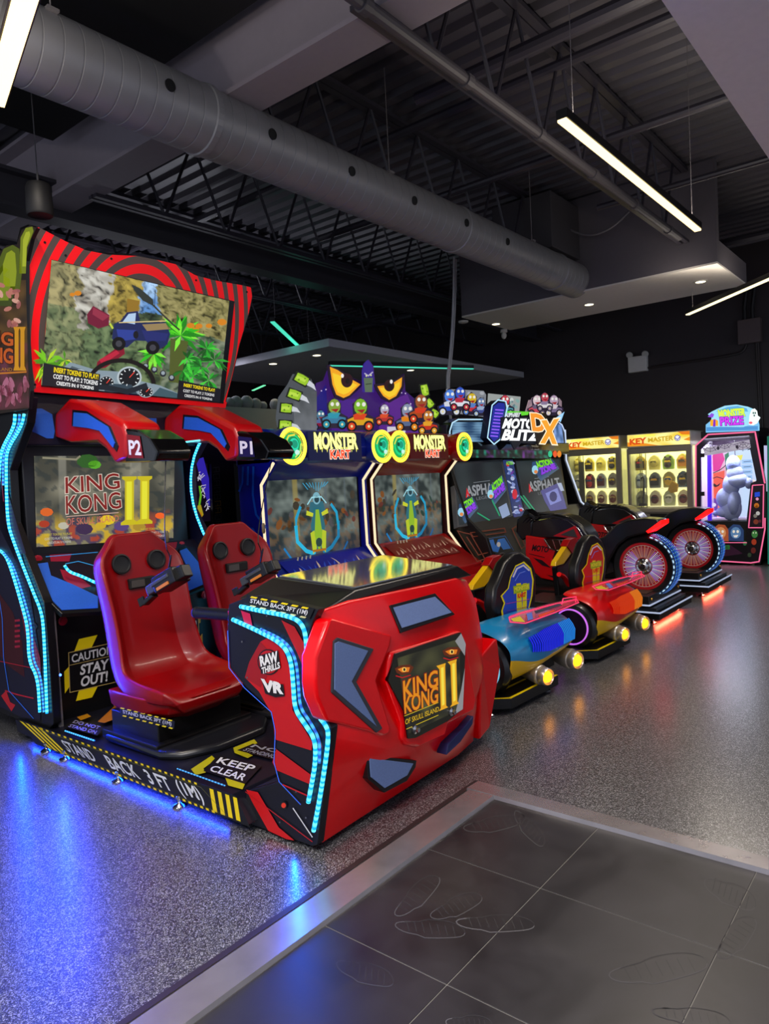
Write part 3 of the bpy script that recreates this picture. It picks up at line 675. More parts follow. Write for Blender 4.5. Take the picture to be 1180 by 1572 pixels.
# the surround's emission repeats its print colours
L.new(mx.outputs[0], b.inputs['Emission Color']); b.inputs['Emission Strength'].default_value = .45
mb = MB(); P2 = [UF.P(*q)+tn*.006 for q in outl]; c_ = sum(P2, Vector())/len(P2); mb.prism([c_+(p-c_)*.985 for p in P2], -tn*.006); mb.build('ring_surround', rm, uh)
mb = MB(); P3 = [UF.P(*q)+tn*.008 for q in ((47, 601), (345, 626), (347, 617), (60, 591))]; mb.prism(P3, -tn*.006); mb.build('lower_lip', mat('lip_red', '#d80a12', .35, emit=.35), uh)
Q = ((79, 399), (352, 462), (336, 617), (63, 591)); f = mapq(Q); F = lambda l: [f(u, v) for u, v in l]
mb = MB(); mb.prism([UF.P(*q)+tn*.014 for q in ((78, 398), (358, 462), (341, 619), (62, 593))], -tn*.008); scr = mb.build('upper_screen', BLACKG, uh)
A = Art(p0=b0+tn*.016, n=tn)
def jungle(u, v):
    u, v = u+.05*nz(u*9, v*9, 11)+.02*nz(u*30, v*30, 12), v+.06*nz(u*8, v*8, 13)+.02*nz(u*28, v*28, 14)
    a = nz(u*6, v*5, 2); b = nz(u*22, v*16, 5); d = nz(u*60, v*40, 9)+.6*nz(u*90, v*70, 19)
    c = mixc((.03, .05, .025), (.16, .20, .08), .5+a+b*.8)
    if u < .2: c = mixc((.16, .15, .07), (.38, .33, .15), .5+b+a*.5) if v < .35 else mixc((.09, .13, .06), (.25, .27, .13), .5+b)
    if .18 < u < .36 and v < .5: c = mixc((.24, .22, .18), (.55, .54, .48), .5+b*1.2)
    if .34 < u < .5 and v < .42: c = mixc((.20, .15, .03), (.48, .36, .07), .5+b)
    if .5 < u < .62 and v < .26: c = mixc((.10, .25, .55), (.40, .60, .85), .5+a+b*.6)
    if u > .62 and v < .38: c = mixc((.13, .12, .035), (.34, .30, .12), .45+b+d*.4)
    if u > .66 and v > .38: c = mixc((.05, .09, .05), (.22, .25, .17), .4+b)
    if .22 < u < .6 and v > .42: c = mixc((.05, .09, .04), (.16, .22, .10), .5+b)
    e = nz(u*35, v*26, 4); return mixc(c, (.0, .0, .0), max(0, -d*.9-b*.8-e*.7))
A.grid(Q, 160, 100, jungle)
def leafy(cu, cv, r, cols, n=26, seed=1, lay=1):
    rd = random.Random(seed)
    for i in range(n):
        a = rd.uniform(0, 2*math.pi); l = r*rd.uniform(.6, 1.1); wv = r*.10
        x0, y0 = cu, cv; x1, y1 = cu+l*math.cos(a)*.62, cv+l*math.sin(a)
        nx, ny = -math.sin(a)*wv*.62, math.cos(a)*wv
        A.poly(F([(x0, y0), ((x0+x1)/2+nx, (y0+y1)/2+ny), (x1, y1+r*.12), ((x0+x1)/2-nx, (y0+y1)/2-ny)]), rd.choice(cols), lay+(i % 3))
G1 = ['#2fae1e', '#58d42c', '#7ce03c', '#1d7c18']; G2 = ['#1d6a22', '#2b9a2c', '#44c43a', '#155017']
leafy(.75, .42, .22, G1, 36, 3, 2); leafy(.61, .62, .16, G1, 22, 4, 2); leafy(.90, .50, .12, G2, 18, 5, 2)
for i, (u, v) in enumerate(((.80, .62), (.88, .68), (.95, .60), (.84, .78), (.93, .8), (.78, .74))): leafy(u, v, .14, G2, 16, 10+i, 2)
leafy(.02, .82, .16, ['#6fb81e', '#a5c926', '#49861b'], 18, 30, 2); leafy(.12, .78, .12, ['#6fb81e', '#c8c83a', '#49861b'], 12, 31, 2)
for u, v, r in ((.80, .31, .022), (.845, .30, .02), (.90, .28, .018), (.97, .22, .026), (.16, .22, .02), (.13, .24, .015), (.83, .34, .02)): x, y = f(u, v); A.disc(x, y, r*290, r*200, '#c87a1a', 3, n=8)
for u, v, w1, h1 in ((.47, .32, .035, .14), (.745, .66, .05, .20), (.60, .72, .02, .10)): A.poly(F([(u-w1, v-h1), (u+w1, v-h1), (u+w1*.6, v+h1), (u-w1*.7, v+h1)]), '#8a6a22' if v < .5 else '#4c5524', 3)
# falling truck
A.poly(F([(.37, .54), (.375, .42), (.41, .38), (.44, .30), (.50, .27), (.52, .37), (.66, .32), (.69, .42), (.68, .52), (.62, .60), (.56, .52), (.50, .53), (.46, .60), (.40, .62)]), '#1c2553', 4)
A.poly(F([(.42, .39), (.45, .31), (.49, .29), (.49, .39)]), '#a7c0dc', 5); A.poly(F([(.53, .38), (.66, .33), (.68, .38), (.56, .43)]), '#8d7852', 5); A.poly(F([(.39, .46), (.50, .44), (.50, .52), (.41, .56)]), '#2b3c8c', 5)
A.line(F([(.40, .40), (.52, .36), (.66, .31)]), 1.6, '#c8b27a', 6); A.poly(F([(.53, .43), (.68, .42), (.67, .49), (.56, .52)]), '#232a66', 5)
for u, v in ((.41, .58), (.60, .57)): x, y = f(u, v); A.disc(x, y, 10.5, 10.5, '#0d0d10', 6, n=20); A.disc(x, y, 5, 5, '#3c3c44', 7, n=14)
x, y = f(.50, .48); A.disc(x, y, 4, 6, '#14141c', 6); A.line(F([(.37, .46), (.35, .42)]), 3, '#b8c840', 6)
A.poly(F([(.22, .38), (.25, .30), (.345, .35), (.345, .44), (.29, .48), (.23, .45)]), '#6a1630', 4); A.poly(F([(.25, .31), (.345, .36), (.31, .41), (.25, .37)]), '#8c2c42', 5)
A.poly(F([(.30, .76), (.40, .62), (.44, .60), (.45, .66), (.35, .80), (.30, .82)]), '#7c1428', 4); A.poly(F([(.31, .74), (.40, .64), (.42, .66), (.33, .78)]), '#b02038', 5)
A.poly(F([(.45, .05), (.50, .07), (.575, .14), (.585, .20), (.52, .17), (.47, .10)]), '#2e3430', 5); A.line(F([(.57, .18), (.63, .25), (.70, .33), (.74, .37)]), 2.6, '#33352c', 5); A.line(F([(.585, .06), (.59, .20)]), 1, '#30343c', 5)
# dashboard
A.poly(F([(.09, .97), (.10, .86), (.15, .79), (.30, .83), (.42, .82), (.55, .88), (.66, .90), (.85, 1.0), (.08, 1.0)]), '#7d8e98', 6)
A.poly(F([(.12, .90), (.16, .82), (.28, .86), (.26, .97), (.12, .97)]), '#4c5860', 7); A.poly(F([(.66, .92), (.80, .97), (.78, 1.0), (.62, 1.0)]), '#39545e', 7)
for (u, v, rx, ry, c1, c2) in ((.205, .905, 15, 12, '#c7d2d6', '#39424a'), (.485, .86, 19, 17, '#aab6bc', '#14181c'), (.36, .93, 13, 12, '#8a979e', '#15181c'), (.585, .98, 12, 9, '#8a979e', '#15181c')):
    x, y = f(u, v); y = min(y, f(u, .97)[1]); A.disc(x, y, rx, ry, c1, 8, n=28); A.disc(x, y, rx*.85, ry*.85, c2, 9, n=28)
    for k in range(10):
        a = .6*math.pi+k*.18*math.pi; A.line([(x+rx*.62*math.cos(a), y+ry*.62*math.sin(a)), (x+rx*.78*math.cos(a), y+ry*.78*math.sin(a))], 1.4, '#e8eef0', 10)
    A.line([(x, y), (x+rx*.4, y-ry*.5)], 1.2, '#e84030', 10)
for u, v in ((.57, .745), (.62, .765), (.67, .79), (.72, .82)): x, y = f(u, v); A.disc(x, y, 5, 5, '#20242c', 8, n=14); A.disc(x, y-1, 3, 3, '#8c98a0', 9, n=12)
cx, cy = f(.44, .90)
ang = [math.pi*(1.02+.96*i/22) for i in range(23)]
A.line([(cx+50*math.cos(a), cy+6+38*math.sin(a)) for a in ang], 6.5, '#15110f', 11); A.line([(cx-46, cy+8), (cx-20, cy+10), (cx+10, cy+16), (cx+40, cy+6)], 8, '#1b222a', 11)
A.poly(F([(.35, 1.0), (.38, .93), (.50, .92), (.54, 1.0)]), '#30404c', 10)
A.poly(F([(.0, .82), (.32, .86), (.32, 1.0), (.0, 1.0)]), '#1a1c22', 12); A.poly(F([(.76, .83), (1, .87), (1, 1), (.76, 1)]), '#12131c', 12)
A.text('INSERT TOKENS TO PLAY!', F([(.06, .845), (.31, .865), (.31, .905), (.06, .885)]), YEL, 13, .025)
A.text('COST TO PLAY: 2 TOKENS', F([(.06, .90), (.31, .92), (.31, .955), (.06, .935)]), '#f0f0f0', 13, .02)
A.text('CREDITS IN: 0 TOKENS', F([(.08, .955), (.29, .97), (.29, .995), (.08, .985)]), '#f0f0f0', 13, .02)
A.text('INSERT TOKENS TO PLAY!', F([(.79, .855), (.965, .875), (.965, .905), (.79, .885)]), YEL, 13, .02)
A.text('COST TO PLAY: 2 TOKENS', F([(.79, .91), (.965, .925), (.965, .95), (.79, .935)]), '#e8e8e8', 13, .01)
A.text('CREDITS IN: 0 TOKENS', F([(.80, .955), (.955, .97), (.955, .99), (.80, .98)]), '#e8e8e8', 13, .01)
A.build('upper_picture', scr, 1.15)
for q in ((54, 350), (68, 372), (100, 392), (53, 590), (341, 618), (378, 448), (300, 430), (170, 397)):
    p = UF.P(*q)+tn*.008; mb = MB(); mb.lathe(p, tn, [(.008, -.004), (.006, .003)], 10); mb.build('screw', BLACK, uh)
# brackets joining the upper screen to the header
for x in (2.3, 2.9):
    mb = MB(); mb.box((x-.07, 4.36, 2.05), (x+.07, 4.6, 2.3)); mb.build('screen_bracket', BLACK, K)
# left marquee board over the side panel
A = Art(X=1.92)
bo = [(-30, 385), (-8, 378), (2, 385), (10, 377), (26, 375), (33, 353), (46, 346), (56, 350), (48, 366), (40, 400), (40, 500), (47, 600), (44, 628), (-30, 640)]
mb = MB(); mb.prism([A.P(*q) for q in bo], (.02, 0, 0)); mq = mb.build('side_marquee', BLACK, K)
A = Art(X=1.917); A.poly(bo, '#1d1208')
A.grid(((-30, 430), (40, 430), (45, 626), (-30, 632)), 30, 60, lambda u, v: mixc((.03, .015, .004), (.12, .06, .012) if v < .5 else (.13, .03, .05), .4+nz(u*5, v*9, 2)), 1)
for pts, c1, c2 in (([(30, 420), (32, 365), (40, 350), (50, 348), (52, 355), (42, 380), (40, 420)], '#7d8a14', '#b0bc2c'), ([(-2, 450), (-4, 405), (6, 382), (20, 376), (30, 382), (34, 420), (30, 450)], '#556310', '#94a31d'), ([(-12, 470), (-10, 425), (8, 402), (20, 408), (24, 440), (18, 470)], '#3e4a10', '#7c8c1c')):
    A.poly(pts, c1, 2); m_ = [(sum(q[0] for q in pts)/len(pts), sum(q[1] for q in pts)/len(pts))][0]
    A.poly([((x-m_[0])*.55+m_[0], (y-m_[1])*.75+m_[1]) for x, y in pts], c2, 3)
rd = random.Random(5)
for i in range(14):
    x = rd.choice((16, 22, 27, 8, 3)); y = rd.uniform(440, 500)+(x-16)*.3; A.disc(x+rd.uniform(-3, 3), y, 3.5, 6.5, rd.choice(('#c07a6c', '#9c5a58', '#e0a896')), 5, n=9, rot=rd.uniform(0, 3))
for i in range(26):
    x = rd.uniform(-10, 42); A.disc(x, rd.uniform(582, 618), 3, 9, rd.choice(('#8a4a5c', '#b06a84', '#6a3040')), 5, n=8, rot=rd.uniform(-.5, .5))
A.line([(-30, 575), (42, 571)], 2.5, '#c8781c', 6)
A.text('KING', [(-42, 502), (21, 512), (21, 531), (-42, 524)], '#c85a14', 6, .03, bg='#2a0c04'); A.text('KONG', [(-42, 531), (21, 536), (21, 558), (-42, 553)], '#c85a14', 6, .03, bg='#2a0c04')
A.text('OF SKULL ISLAND', [(-42, 563), (20, 565), (20, 570), (-42, 568)], '#b87a1a', 6)
for x0 in (24, 33): A.poly([(x0-2, 502), (x0+8, 502), (x0+6, 508), (x0+6, 562), (x0+9, 569), (x0-2, 569), (x0, 562), (x0, 508)], '#d8960e', 7)
A.build('marquee_print', mq, .8)

# --- platform, its striped edge, plates on top, feet
PT = [(XN-.02, 4.55), (XN-.02, 2.44), (3.28, 2.44), (3.28, 4.3), (3.28, 4.55)]
mb = MB(); mb.prism([(XN-.02, y, z) for y, z in ((4.56, .05), (4.58, .125), (2.50, .155), (2.40, .045))], (1.34, 0, 0)); plat = mb.build('platform', mat('platform_dark', '#10101c', .35), K, bevel=.004)
A = Art(X=XN-.0225)
E_ = [(27, 1104), (362, 1222), (384, 1270), (55, 1142)]
A.poly(E_, '#0a0a0c'); f = mapq((E_[0], E_[1], E_[2], E_[3])); F = lambda l: [f(u, v) for u, v in l]
for i in range(4):   # diagonal bars at both ends
    u = .005+i*.028; A.poly(F([(u, .05), (u+.015, .05), (u+.055+.02, .95), (u+.06, .95)]), YEL, 1)
for i in range(4):
    u = .845+i*.036; A.poly(F([(u+.030, .06), (u+.048, .06), (u+.008, .92), (u-.012, .92)]), YEL, 1)
for i in range(27):
    u = .10+i*.0272; A.poly(F([(u, .02), (u+.012, .02), (u+.008, .10), (u-.004, .10)]), YEL, 1); A.poly(F([(u+.02, .90), (u+.033, .90), (u+.03, .99), (u+.016, .99)]), YEL, 1)
A.text('STAND', F([(.175, .27), (.31, .27), (.31, .72), (.175, .72)]), '#c9cdd6', 2, .02)
A.text('BACK', F([(.375, .25), (.51, .25), (.51, .74), (.375, .74)]), '#d4d8de', 2, .02)
A.text('3 FT', F([(.555, .25), (.66, .25), (.66, .75), (.555, .75)]), '#dde0e4', 2, .02)
A.text('(1M)', F([(.70, .2), (.81, .2), (.81, .82), (.70, .82)]), '#dde0e4', 2, .02)
A.line(F([(.09, .2), (.10, .14), (.83, .14), (.90, .88), (.16, .86)]), .8, '#5a5a30', 1)
A.build('warning_stripe', plat)
A = Art(Z=.160)
def notice(q, lines, parent_art, tx='#d0cfd6', br=YEL):
    f = mapq(q); F = lambda l: [f(u, v) for u, v in l]
    parent_art.poly(F([(0, 0), (1, 0), (1, 1), (0, 1)]), '#0c0b10', 2)
    for i, t in enumerate(lines):
        h = 1/len(lines); parent_art.text(t, F([(.10, i*h+h*.15), (.9, i*h+h*.15), (.9, i*h+h*.8), (.10, i*h+h*.8)]), tx, 3, .02)
A.poly([(293, 1181), (325, 1160), (331, 1166), (312, 1180), (316, 1186), (300, 1190)], '#a9a010', 1); A.poly([(345, 1192), (380, 1195), (372, 1212), (350, 1206)], '#b4aa12', 1)
notice(((334, 1160), (402, 1176), (376, 1204), (312, 1184)), ['KEEP', 'CLEAR'], A)
A.poly([(358, 1148), (390, 1135), (395, 1141), (372, 1152), (388, 1160), (380, 1164), (360, 1156)], '#a9a010', 1)
notice(((388, 1142), (440, 1152), (424, 1168), (364, 1152)), ['NO', 'STANDING'], A, '#9a98a0')
A.build('platform_notices', plat); A = Art(Z=.160)
A.poly([(150, 1108), (178, 1082), (186, 1084), (176, 1104), (160, 1110)], '#b0640c', 1); A.poly([(118, 1101), (134, 1096), (140, 1100), (124, 1106)], '#b0740c', 1)
notice(((112, 1104), (160, 1116), (150, 1130), (98, 1116)), ['DO NOT', 'STAND ON'], A, '#8a86a8')
A.build('platform_notices', plat)
led('led_strip', [V(100, 1122, X=1.94), V(145, 1137, X=1.94)], K, r=.004, col=(.01, .15, .6), core=(.1, .6, 1), strength=1.6)
led('led_strip', [V(272, 1180, X=1.94), V(345, 1206, X=1.94)], K, r=.003, col=(.01, .1, .4), core=(.1, .5, 1), strength=1.2)
def foot(x, y, parent, h=.05, hot=False):
    mb = MB(); mb.lathe((x, y, 0), (0, 0, 1), [(.034, 0), (.036, .006), (.030, .012), (.012, .018), (.009, .022), (.009, h-.018), (.016, h-.016), (.016, h-.004), (.009, h)], 18); return mb.build('levelling_foot', CHROME, parent, smooth=True)
for x, y in ((1.99, 3.43), (1.99, 2.90), (1.99, 3.98), (1.99, 4.2), (3.1, 2.6), (3.1, 4.2), (2.6, 4.8)): foot(x-.055 if x < 2 else x, y, K, .055)

# --- rounded turntables, pedestals and seats
def seat(cx, cy0, which):
    """bucket shell facing -Y; cy0 is where pan and back meet"""
    st = [  # y offset, z, half width, bolster depth, bolster lean
        (-.50, .335, .17, .00), (-.52, .40, .22, .00), (-.47, .435, .265, .03), (-.33, .425, .285, .055), (-.18, .42, .285, .08), (-.06, .44, .275, .11), (.01, .52, .265, .13), (.05, .64, .255, .13),
        (.08, .80, .25, .115), (.10, .95, .262, .10), (.115, 1.06, .265, .075), (.125, 1.12, .25, .05), (.13, 1.16, .205, .03), (.135, 1.20, .165, .01), (.14, 1.235, .14, 0), (.14, 1.255, .10, 0)]
    secs = []
    for i, (dy, z, w_, b_) in enumerate(st):
        a = st[max(i-1, 0)]; c = st[min(i+1, len(st)-1)]; t = Vector((0, c[0]-a[0], c[1]-a[1])).normalized(); nn = Vector((0, -t.z, t.y))   # towards the sitter
        row = []
        for u in (-1, -.97, -.86, -.7, -.4, 0, .4, .7, .86, .97, 1):
            k = max(0, (abs(u)-.62)/.38)**1.6
            row.append(Vector((cx+u*w_, cy0+dy, z))+nn*(b_*k))
        # wrap round to the rear
        row = [row[0]-nn*(.05+b_*.7)]+row+[row[-1]-nn*(.05+b_*.7)]
        secs.append(row)
    mb = MB(); mb.loft(secs); sh = mb.build('seat_shell', REDS, K, smooth=True, solid=.02, sub=1)
    # underside skirt of the pan
    mb = MB(); sk = []
    for z, k in ((.42, .99), (.34, .95), (.29, .80)):
        sk.append([(cx+x*k, cy0+y*k-.02, z) for x, y in ((-.29, .05), (-.30, -.30), (-.24, -.45), (-.12, -.50), (.12, -.50), (.24, -.45), (.30, -.30), (.29, .05))])
    mb.loft(sk, close=True); mb.build('seat_skirt', REDS, sh, smooth=True, bevel=.008)
    for dx in (-.115, .115):
        p = Vector((cx+dx, cy0+.100, 1.085)); nn = Vector((0, -.99, .12))
        mb = MB(); mb.lathe(p, nn, [(.058, -.02), (.058, .012), (.050, .014), (.046, .006), (.02, .003)], 28); mb.build('headrest_speaker', mat('speaker_cone', '#101013', .5), sh, smooth=True)
    p = Vector((cx, cy0+.088, .965)); mb = MB(); mb.box((p.x-.085, p.y-.018, p.z-.03), (p.x+.085, p.y+.02, p.z+.03)); sl = mb.build('belt_slot', BLACKM, sh, bevel=.006)
    mb = MB(); mb.box((p.x-.075, p.y-.020, p.z-.02), (p.x+.01, p.y-.016, p.z+.02)); mb.build('slot_plate', mat('slot_grey', '#4a4644', .4), sl)
    mb = MB(); mb.box((cx-.28, cy0-.42, .20), (cx+.26, cy0+.02, .31)); mb.box((cx-.32, cy0-.46, .16), (cx+.3, cy0+.06, .205)); pd = mb.build('seat_pedestal', BLACK, K, bevel=.006)
    mb = MB(); o_ = [(cx+a, cy0+b, 0) for a, b in ((-.33, .02), (-.33, -.5), (-.27, -.6), (-.1, -.68), (.2, -.68), (.34, -.55), (.34, .1), (-.2, .12))]
    mb.ngon_prism([(x, y, .14) for x, y, _ in o_], (0, 0, .05)); mb.build('turntable', mat('turntable_black', '#15161c', .3), K, bevel=.03, seg=3, smooth=True)
    if which == 2:
        A = Art(X=cx-.282); f = mapq(((184, 1086), (268, 1107), (267, 1119), (186, 1098))); F = lambda l: [f(u, v) for u, v in l]
        A.poly(F([(0, 0), (1, 0), (1, 1), (0, 1)]), '#0b0b0c')
        for i in range(8): A.poly(F([(i/8+.02, -.05), (i/8+.09, -.05), (i/8+.07, .12), (i/8, .12)]), YEL, 1); A.poly(F([(i/8+.04, .9), (i/8+.11, .9), (i/8+.09, 1.08), (i/8+.02, 1.08)]), YEL, 1)
        A.text('STAND BACK 3FT (1M)', F([(.05, .22), (.95, .22), (.95, .78), (.05, .78)]), '#c8c8cc', 2, .02); A.build('warning_label', pd)
seat(2.33, 3.64, 2); seat(3.03, 3.64, 1)
# lap bar arm reaching from the pod
mb = MB(); mb.tube([(2.10, 2.50, .905), (2.10, 2.60, .905), (2.08, 2.86, .900)], .028, 14); mb.ball((2.08, 2.87, .90), .029, 14); mb.build('lap_bar', BLACK, K, smooth=True)
mb = MB(); mb.prism([V(*q, X=2.04) for q in ((349, 938), (372, 930), (384, 950), (352, 962))], (.08, 0, 0)); mb.build('bar_mount', RED, K, bevel=.004)

# --- front pod
pod = MB()
sp = [(351, 928), (378, 917), (400, 915), (489, 936), (482, 950), (470, 985), (473, 1030), (480, 1062), (508, 1118), (503, 1165), (487, 1297), (480, 1299), (375, 1262), (378, 1215), (429, 1200), (422, 1171), (424, 1122), (418, 1092), (377, 1055), (353, 1025), (349, 962)]
SX = 1.985
pod.prism([V(*q, X=SX) for q in sp], (.04, 0, 0)); psp = pod.build('pod_side_panel', mat('pod_side_dark', '#0d0c16', .35), K, bevel=.003)
A = Art(X=SX-.003)
A.poly([(383, 1016), (400, 985), (418, 975), (436, 1000), (447, 1032), (449, 1090), (480, 1140), (478, 1152), (422, 1135), (419, 1100), (398, 1062), (376, 1040)], '#c00d12', 1)
A.poly([(383, 1016), (400, 985), (414, 1000), (410, 1040), (400, 1055), (376, 1040)], '#9a0c10', 2)
A.poly([(418, 1170), (424, 1150), (478, 1190), (476, 1204), (424, 1182)], '#c00d12', 1); A.poly([(432, 952), (452, 962), (468, 990), (468, 1030), (455, 1000)], '#b01018', 1)
A.poly([(370, 937), (384, 942), (388, 962), (376, 958)], '#d01848', 2); A.poly([(466, 1092), (490, 1130), (496, 1150), (478, 1112)], '#c01020', 2)
A.line([(350, 968), (352, 1025), (376, 1056), (417, 1093), (423, 1122), (421, 1170), (429, 1200), (462, 1235)], 1.4, '#3a6ef0', 3)
A.disc(436, 1236, 5, 6, '#14100f', 3); A.disc(436, 1236, 3.5, 4, '#e83a20', 4)
for q in ((372, 985), (380, 1040), (410, 945), (455, 1215), (470, 1255), (430, 1262)): A.disc(q[0], q[1], 1.3, 1.5, '#55555c', 4, n=8)
A.line([(434, 1204), (474, 1222)], 2, '#c01018', 3); A.line([(450, 1240), (480, 1285)], 1.5, '#e0e0e0', 3); A.line([(377, 1215), (440, 1262), (480, 1292)], 1.2, '#c01018', 3)
A.poly([(378, 1212), (396, 1216), (428, 1270), (452, 1290), (440, 1288), (412, 1275), (388, 1232)], '#cc1014', 2); A.poly([(377, 1245), (386, 1250), (392, 1262), (380, 1258)], '#c01014', 2)
# round emblem and lettering
A.disc(413, 1016, 17, 20, '#140c0c', 4, rot=-.2); A.disc(413, 1016, 15, 18, '#b8121a', 5, rot=-.2)
A.poly([(398, 1006), (428, 998), (432, 1024), (402, 1034)], '#140c0c', 6)
A.text('RAW', [(400, 1008), (426, 1000), (428, 1015), (402, 1022)], '#e8e6e4', 7, .05); A.text('THRILLS', [(403, 1025), (430, 1016), (431, 1025), (404, 1034)], '#e8e6e4', 7, .04)
A.poly([(402, 1040), (410, 1048), (436, 1050), (438, 1068), (424, 1070), (408, 1064)], '#140c0c', 6)
A.text('VR', [(404, 1043), (434, 1049), (434, 1064), (407, 1060)], '#e8e6e4', 7, .06)
# label over the LED line
f = mapq(((384, 915), (478, 934), (473, 949), (381, 929))); F = lambda l: [f(u, v) for u, v in l]
A.poly(F([(-.05, -.1), (1.05, -.1), (1.03, 1.1), (-.04, 1.1)]), '#09090b', 3)
for i in range(6): A.poly(F([(i/6+.03, -.04), (i/6+.13, -.04), (i/6+.11, .14), (i/6+.01, .14)]), YEL, 4); A.poly(F([(i/6+.05, .9), (i/6+.14, .9), (i/6+.12, 1.06), (i/6+.03, 1.06)]), '#d8cf90', 4)
A.text('STAND BACK 3FT (1M)', F([(.03, .24), (.97, .24), (.97, .8), (.03, .8)]), '#d4d6dc', 5, .025)
A.build('pod_side_graphic', psp)
XB = SX-.012
led('led_strip', [V(*q, X=XB) for q in ((369, 931), (400, 938), (445, 946), (464, 957), (471, 985), (471, 1066), (480, 1090), (502, 1115), (504, 1132), (500, 1167), (490, 1230), (481, 1276))], K, r=.009, sm=3)
led('led_strip', [V(*q, X=XB) for q in ((357, 951), (395, 968), (432, 987), (446, 1010), (450, 1050), (452, 1089), (468, 1112), (484, 1136), (484, 1171), (478, 1205), (473, 1232))], K, r=.009, sm=3)
led('led_strip', [V(*q, X=XB) for q in ((400, 966), (438, 984), (454, 1010), (458, 1050), (460, 1086), (476, 1108), (491, 1136), (490, 1171))], K, col=(.01, .08, .5), core=(.05, .4, 1), r=.006, strength=1.5, sm=3)
# red shell of the pod: faceted front, built from points with their own depth
SH = {}
def S_(k, px, py, Y): SH[k] = V(px, py, Y=Y)
S_('a0', 523, 911, 1.98); S_('a1', 674, 883, 2.03); S_('a2', 718, 887, 2.08); SH['a3'] = Vector((2.02, 2.02, 1.0))
pts = dict(
  A0=(2.02, 1.98, .99), A1=(2.20, 1.99, 1.0), A2=(3.06, 2.03, .975), A3=(3.27, 2.10, .93),       # top edge
  B0=(2.02, 2.03, .89), B1=(2.10, 1.96, .915), B2=(2.34, 1.93, .83), B3=(3.05, 1.97, .80), B4=(3.31, 2.07, .80),
  C0=(2.02, 2.03, .70), C1=(2.16, 1.98, .70), C2=(2.42, 1.98, .60), C3=(3.12, 1.98, .56), C4=(3.34, 2.06, .62),
  D0=(2.02, 1.935, .54), D1=(2.28, 1.93, .47), D2=(2.55, 1.955, .31), D3=(3.02, 1.97, .32), D4=(3.40, 2.08, .40),
  E0=(2.02, 1.955, .41), E1=(2.30, 1.95, .30), E2=(2.60, 1.96, .25), E3=(3.10, 1.99, .24), E4=(3.34, 2.10, .28),
  F0=(2.02, 2.05, .03), F1=(2.32, 2.06, .03), F2=(2.70, 2.07, .03), F3=(3.08, 2.08, .03), F4=(3.30, 2.12, .03))
pts['A0b'] = pts['A0']
ks = list(pts); ix = {k: i for i, k in enumerate(ks)}
mb = MB()
fs = []
rows = [['A0', 'A1', 'A1', 'A2', 'A3'], ['B0', 'B1', 'B2', 'B3', 'B4'], ['C0', 'C1', 'C2', 'C3', 'C4'], ['D0', 'D1', 'D2', 'D3', 'D4'], ['E0', 'E1', 'E2', 'E3', 'E4'], ['F0', 'F1', 'F2', 'F3', 'F4']]
for r0, r1 in zip(rows, rows[1:]):
    for i in range(4):
        q = [ix[r0[i]], ix[r0[i+1]], ix[r1[i+1]], ix[r1[i]]]; q = [v for j, v in enumerate(q) if v not in q[:j]]
        fs.append(q)
n0 = len(ks); V0 = [pts[k] for k in ks]
# far side, top and back
bk = {'A3': (3.27, 2.50, .96), 'B4': (3.31, 2.5, .80), 'C4': (3.34, 2.3, .62), 'D4': (3.38, 2.22, .40), 'E4': (3.34, 2.22, .28), 'F4': (3.30, 2.2, .03), 'A0': (2.04, 2.14, .96), 'F0': (2.04, 2.14, .03)}
bi = {k: n0+i for i, k in enumerate(bk)}; V0 += list(bk.values())
for a, b in zip(('A3', 'B4', 'C4', 'D4', 'E4'), ('B4', 'C4', 'D4', 'E4', 'F4')): fs.append([ix[a], bi[a], bi[b], ix[b]])
fs.append([ix['A0'], ix['A1'], ix['A2'], ix['A3'], bi['A3'], bi['A0']]); fs.append([bi['A0'], bi['A3'], bi['B4'], bi['C4'], bi['D4'], bi['E4'], bi['F4'], bi['F0']])
mb.add(V0, fs); shell = mb.build('pod_shell', RED, K, bevel=.014, seg=3, smooth=True)
# right hand fin
mb = MB(); mb.prism([(3.36, 1.98, .60), (3.50, 2.05, .40), (3.44, 2.1, .06), (3.30, 2.08, .04), (3.30, 2.05, .5)], (0, .3, 0)); mb.build('shell_fin', RED, shell, bevel=.01)
# raised ridges and pockets on the front
def plate(pts, Y, depth, m, name, parent, bev=.008, dy=None):
    P = [V(*q, Y=Y) for q in pts]; mb = MB(); mb.prism(P, (0, depth, 0)); return mb.build(name, m, parent, bevel=bev, seg=3, smooth=bev > .004)
def c4(l): return [(340+x/2.682, 850+y/2.682) for x, y in l]
ridge = plate(c4([(440, 275), (460, 268), (705, 338), (700, 372), (640, 520), (700, 720), (690, 745), (655, 752), (590, 728), (430, 690), (392, 600), (385, 540), (385, 430)]), 1.925, .08, RED, 'raised_panel', shell, .02)
gf = plate(c4([(480, 345), (628, 392), (556, 528), (664, 720), (640, 738), (455, 572), (455, 548), (463, 360)]), 1.917, .02, mat('grey_frame', '#3a3b42', .4), 'grille_frame', shell, .004)
plate(c4([(484, 362), (604, 400), (536, 526), (640, 712), (466, 560), (468, 370)]), 1.913, .01, PALEG, 'speaker_grille', gf, .001)
UPL = Art(p0=(0, 1.925, .82), n=(0, -1, .42)); un = UPL.n
mb = MB(); mb.prism([UPL.P(*q) for q in c4([(693, 212), (880, 162), (962, 250), (740, 325)])], -un*.04); gf = mb.build('grille_frame', BLACK, shell, bevel=.004)
mb = MB(); mb.prism([UPL.P(*q)+un*.004 for q in c4([(706, 222), (876, 178), (945, 243), (742, 306)])], -un*.01); mb.build('speaker_grille', PALEG, gf)
gf = plate(c4([(596, 828), (804, 852), (800, 880), (765, 935), (670, 985), (606, 930)]), 1.955, .08, BLACK, 'grille_frame', shell, .004)
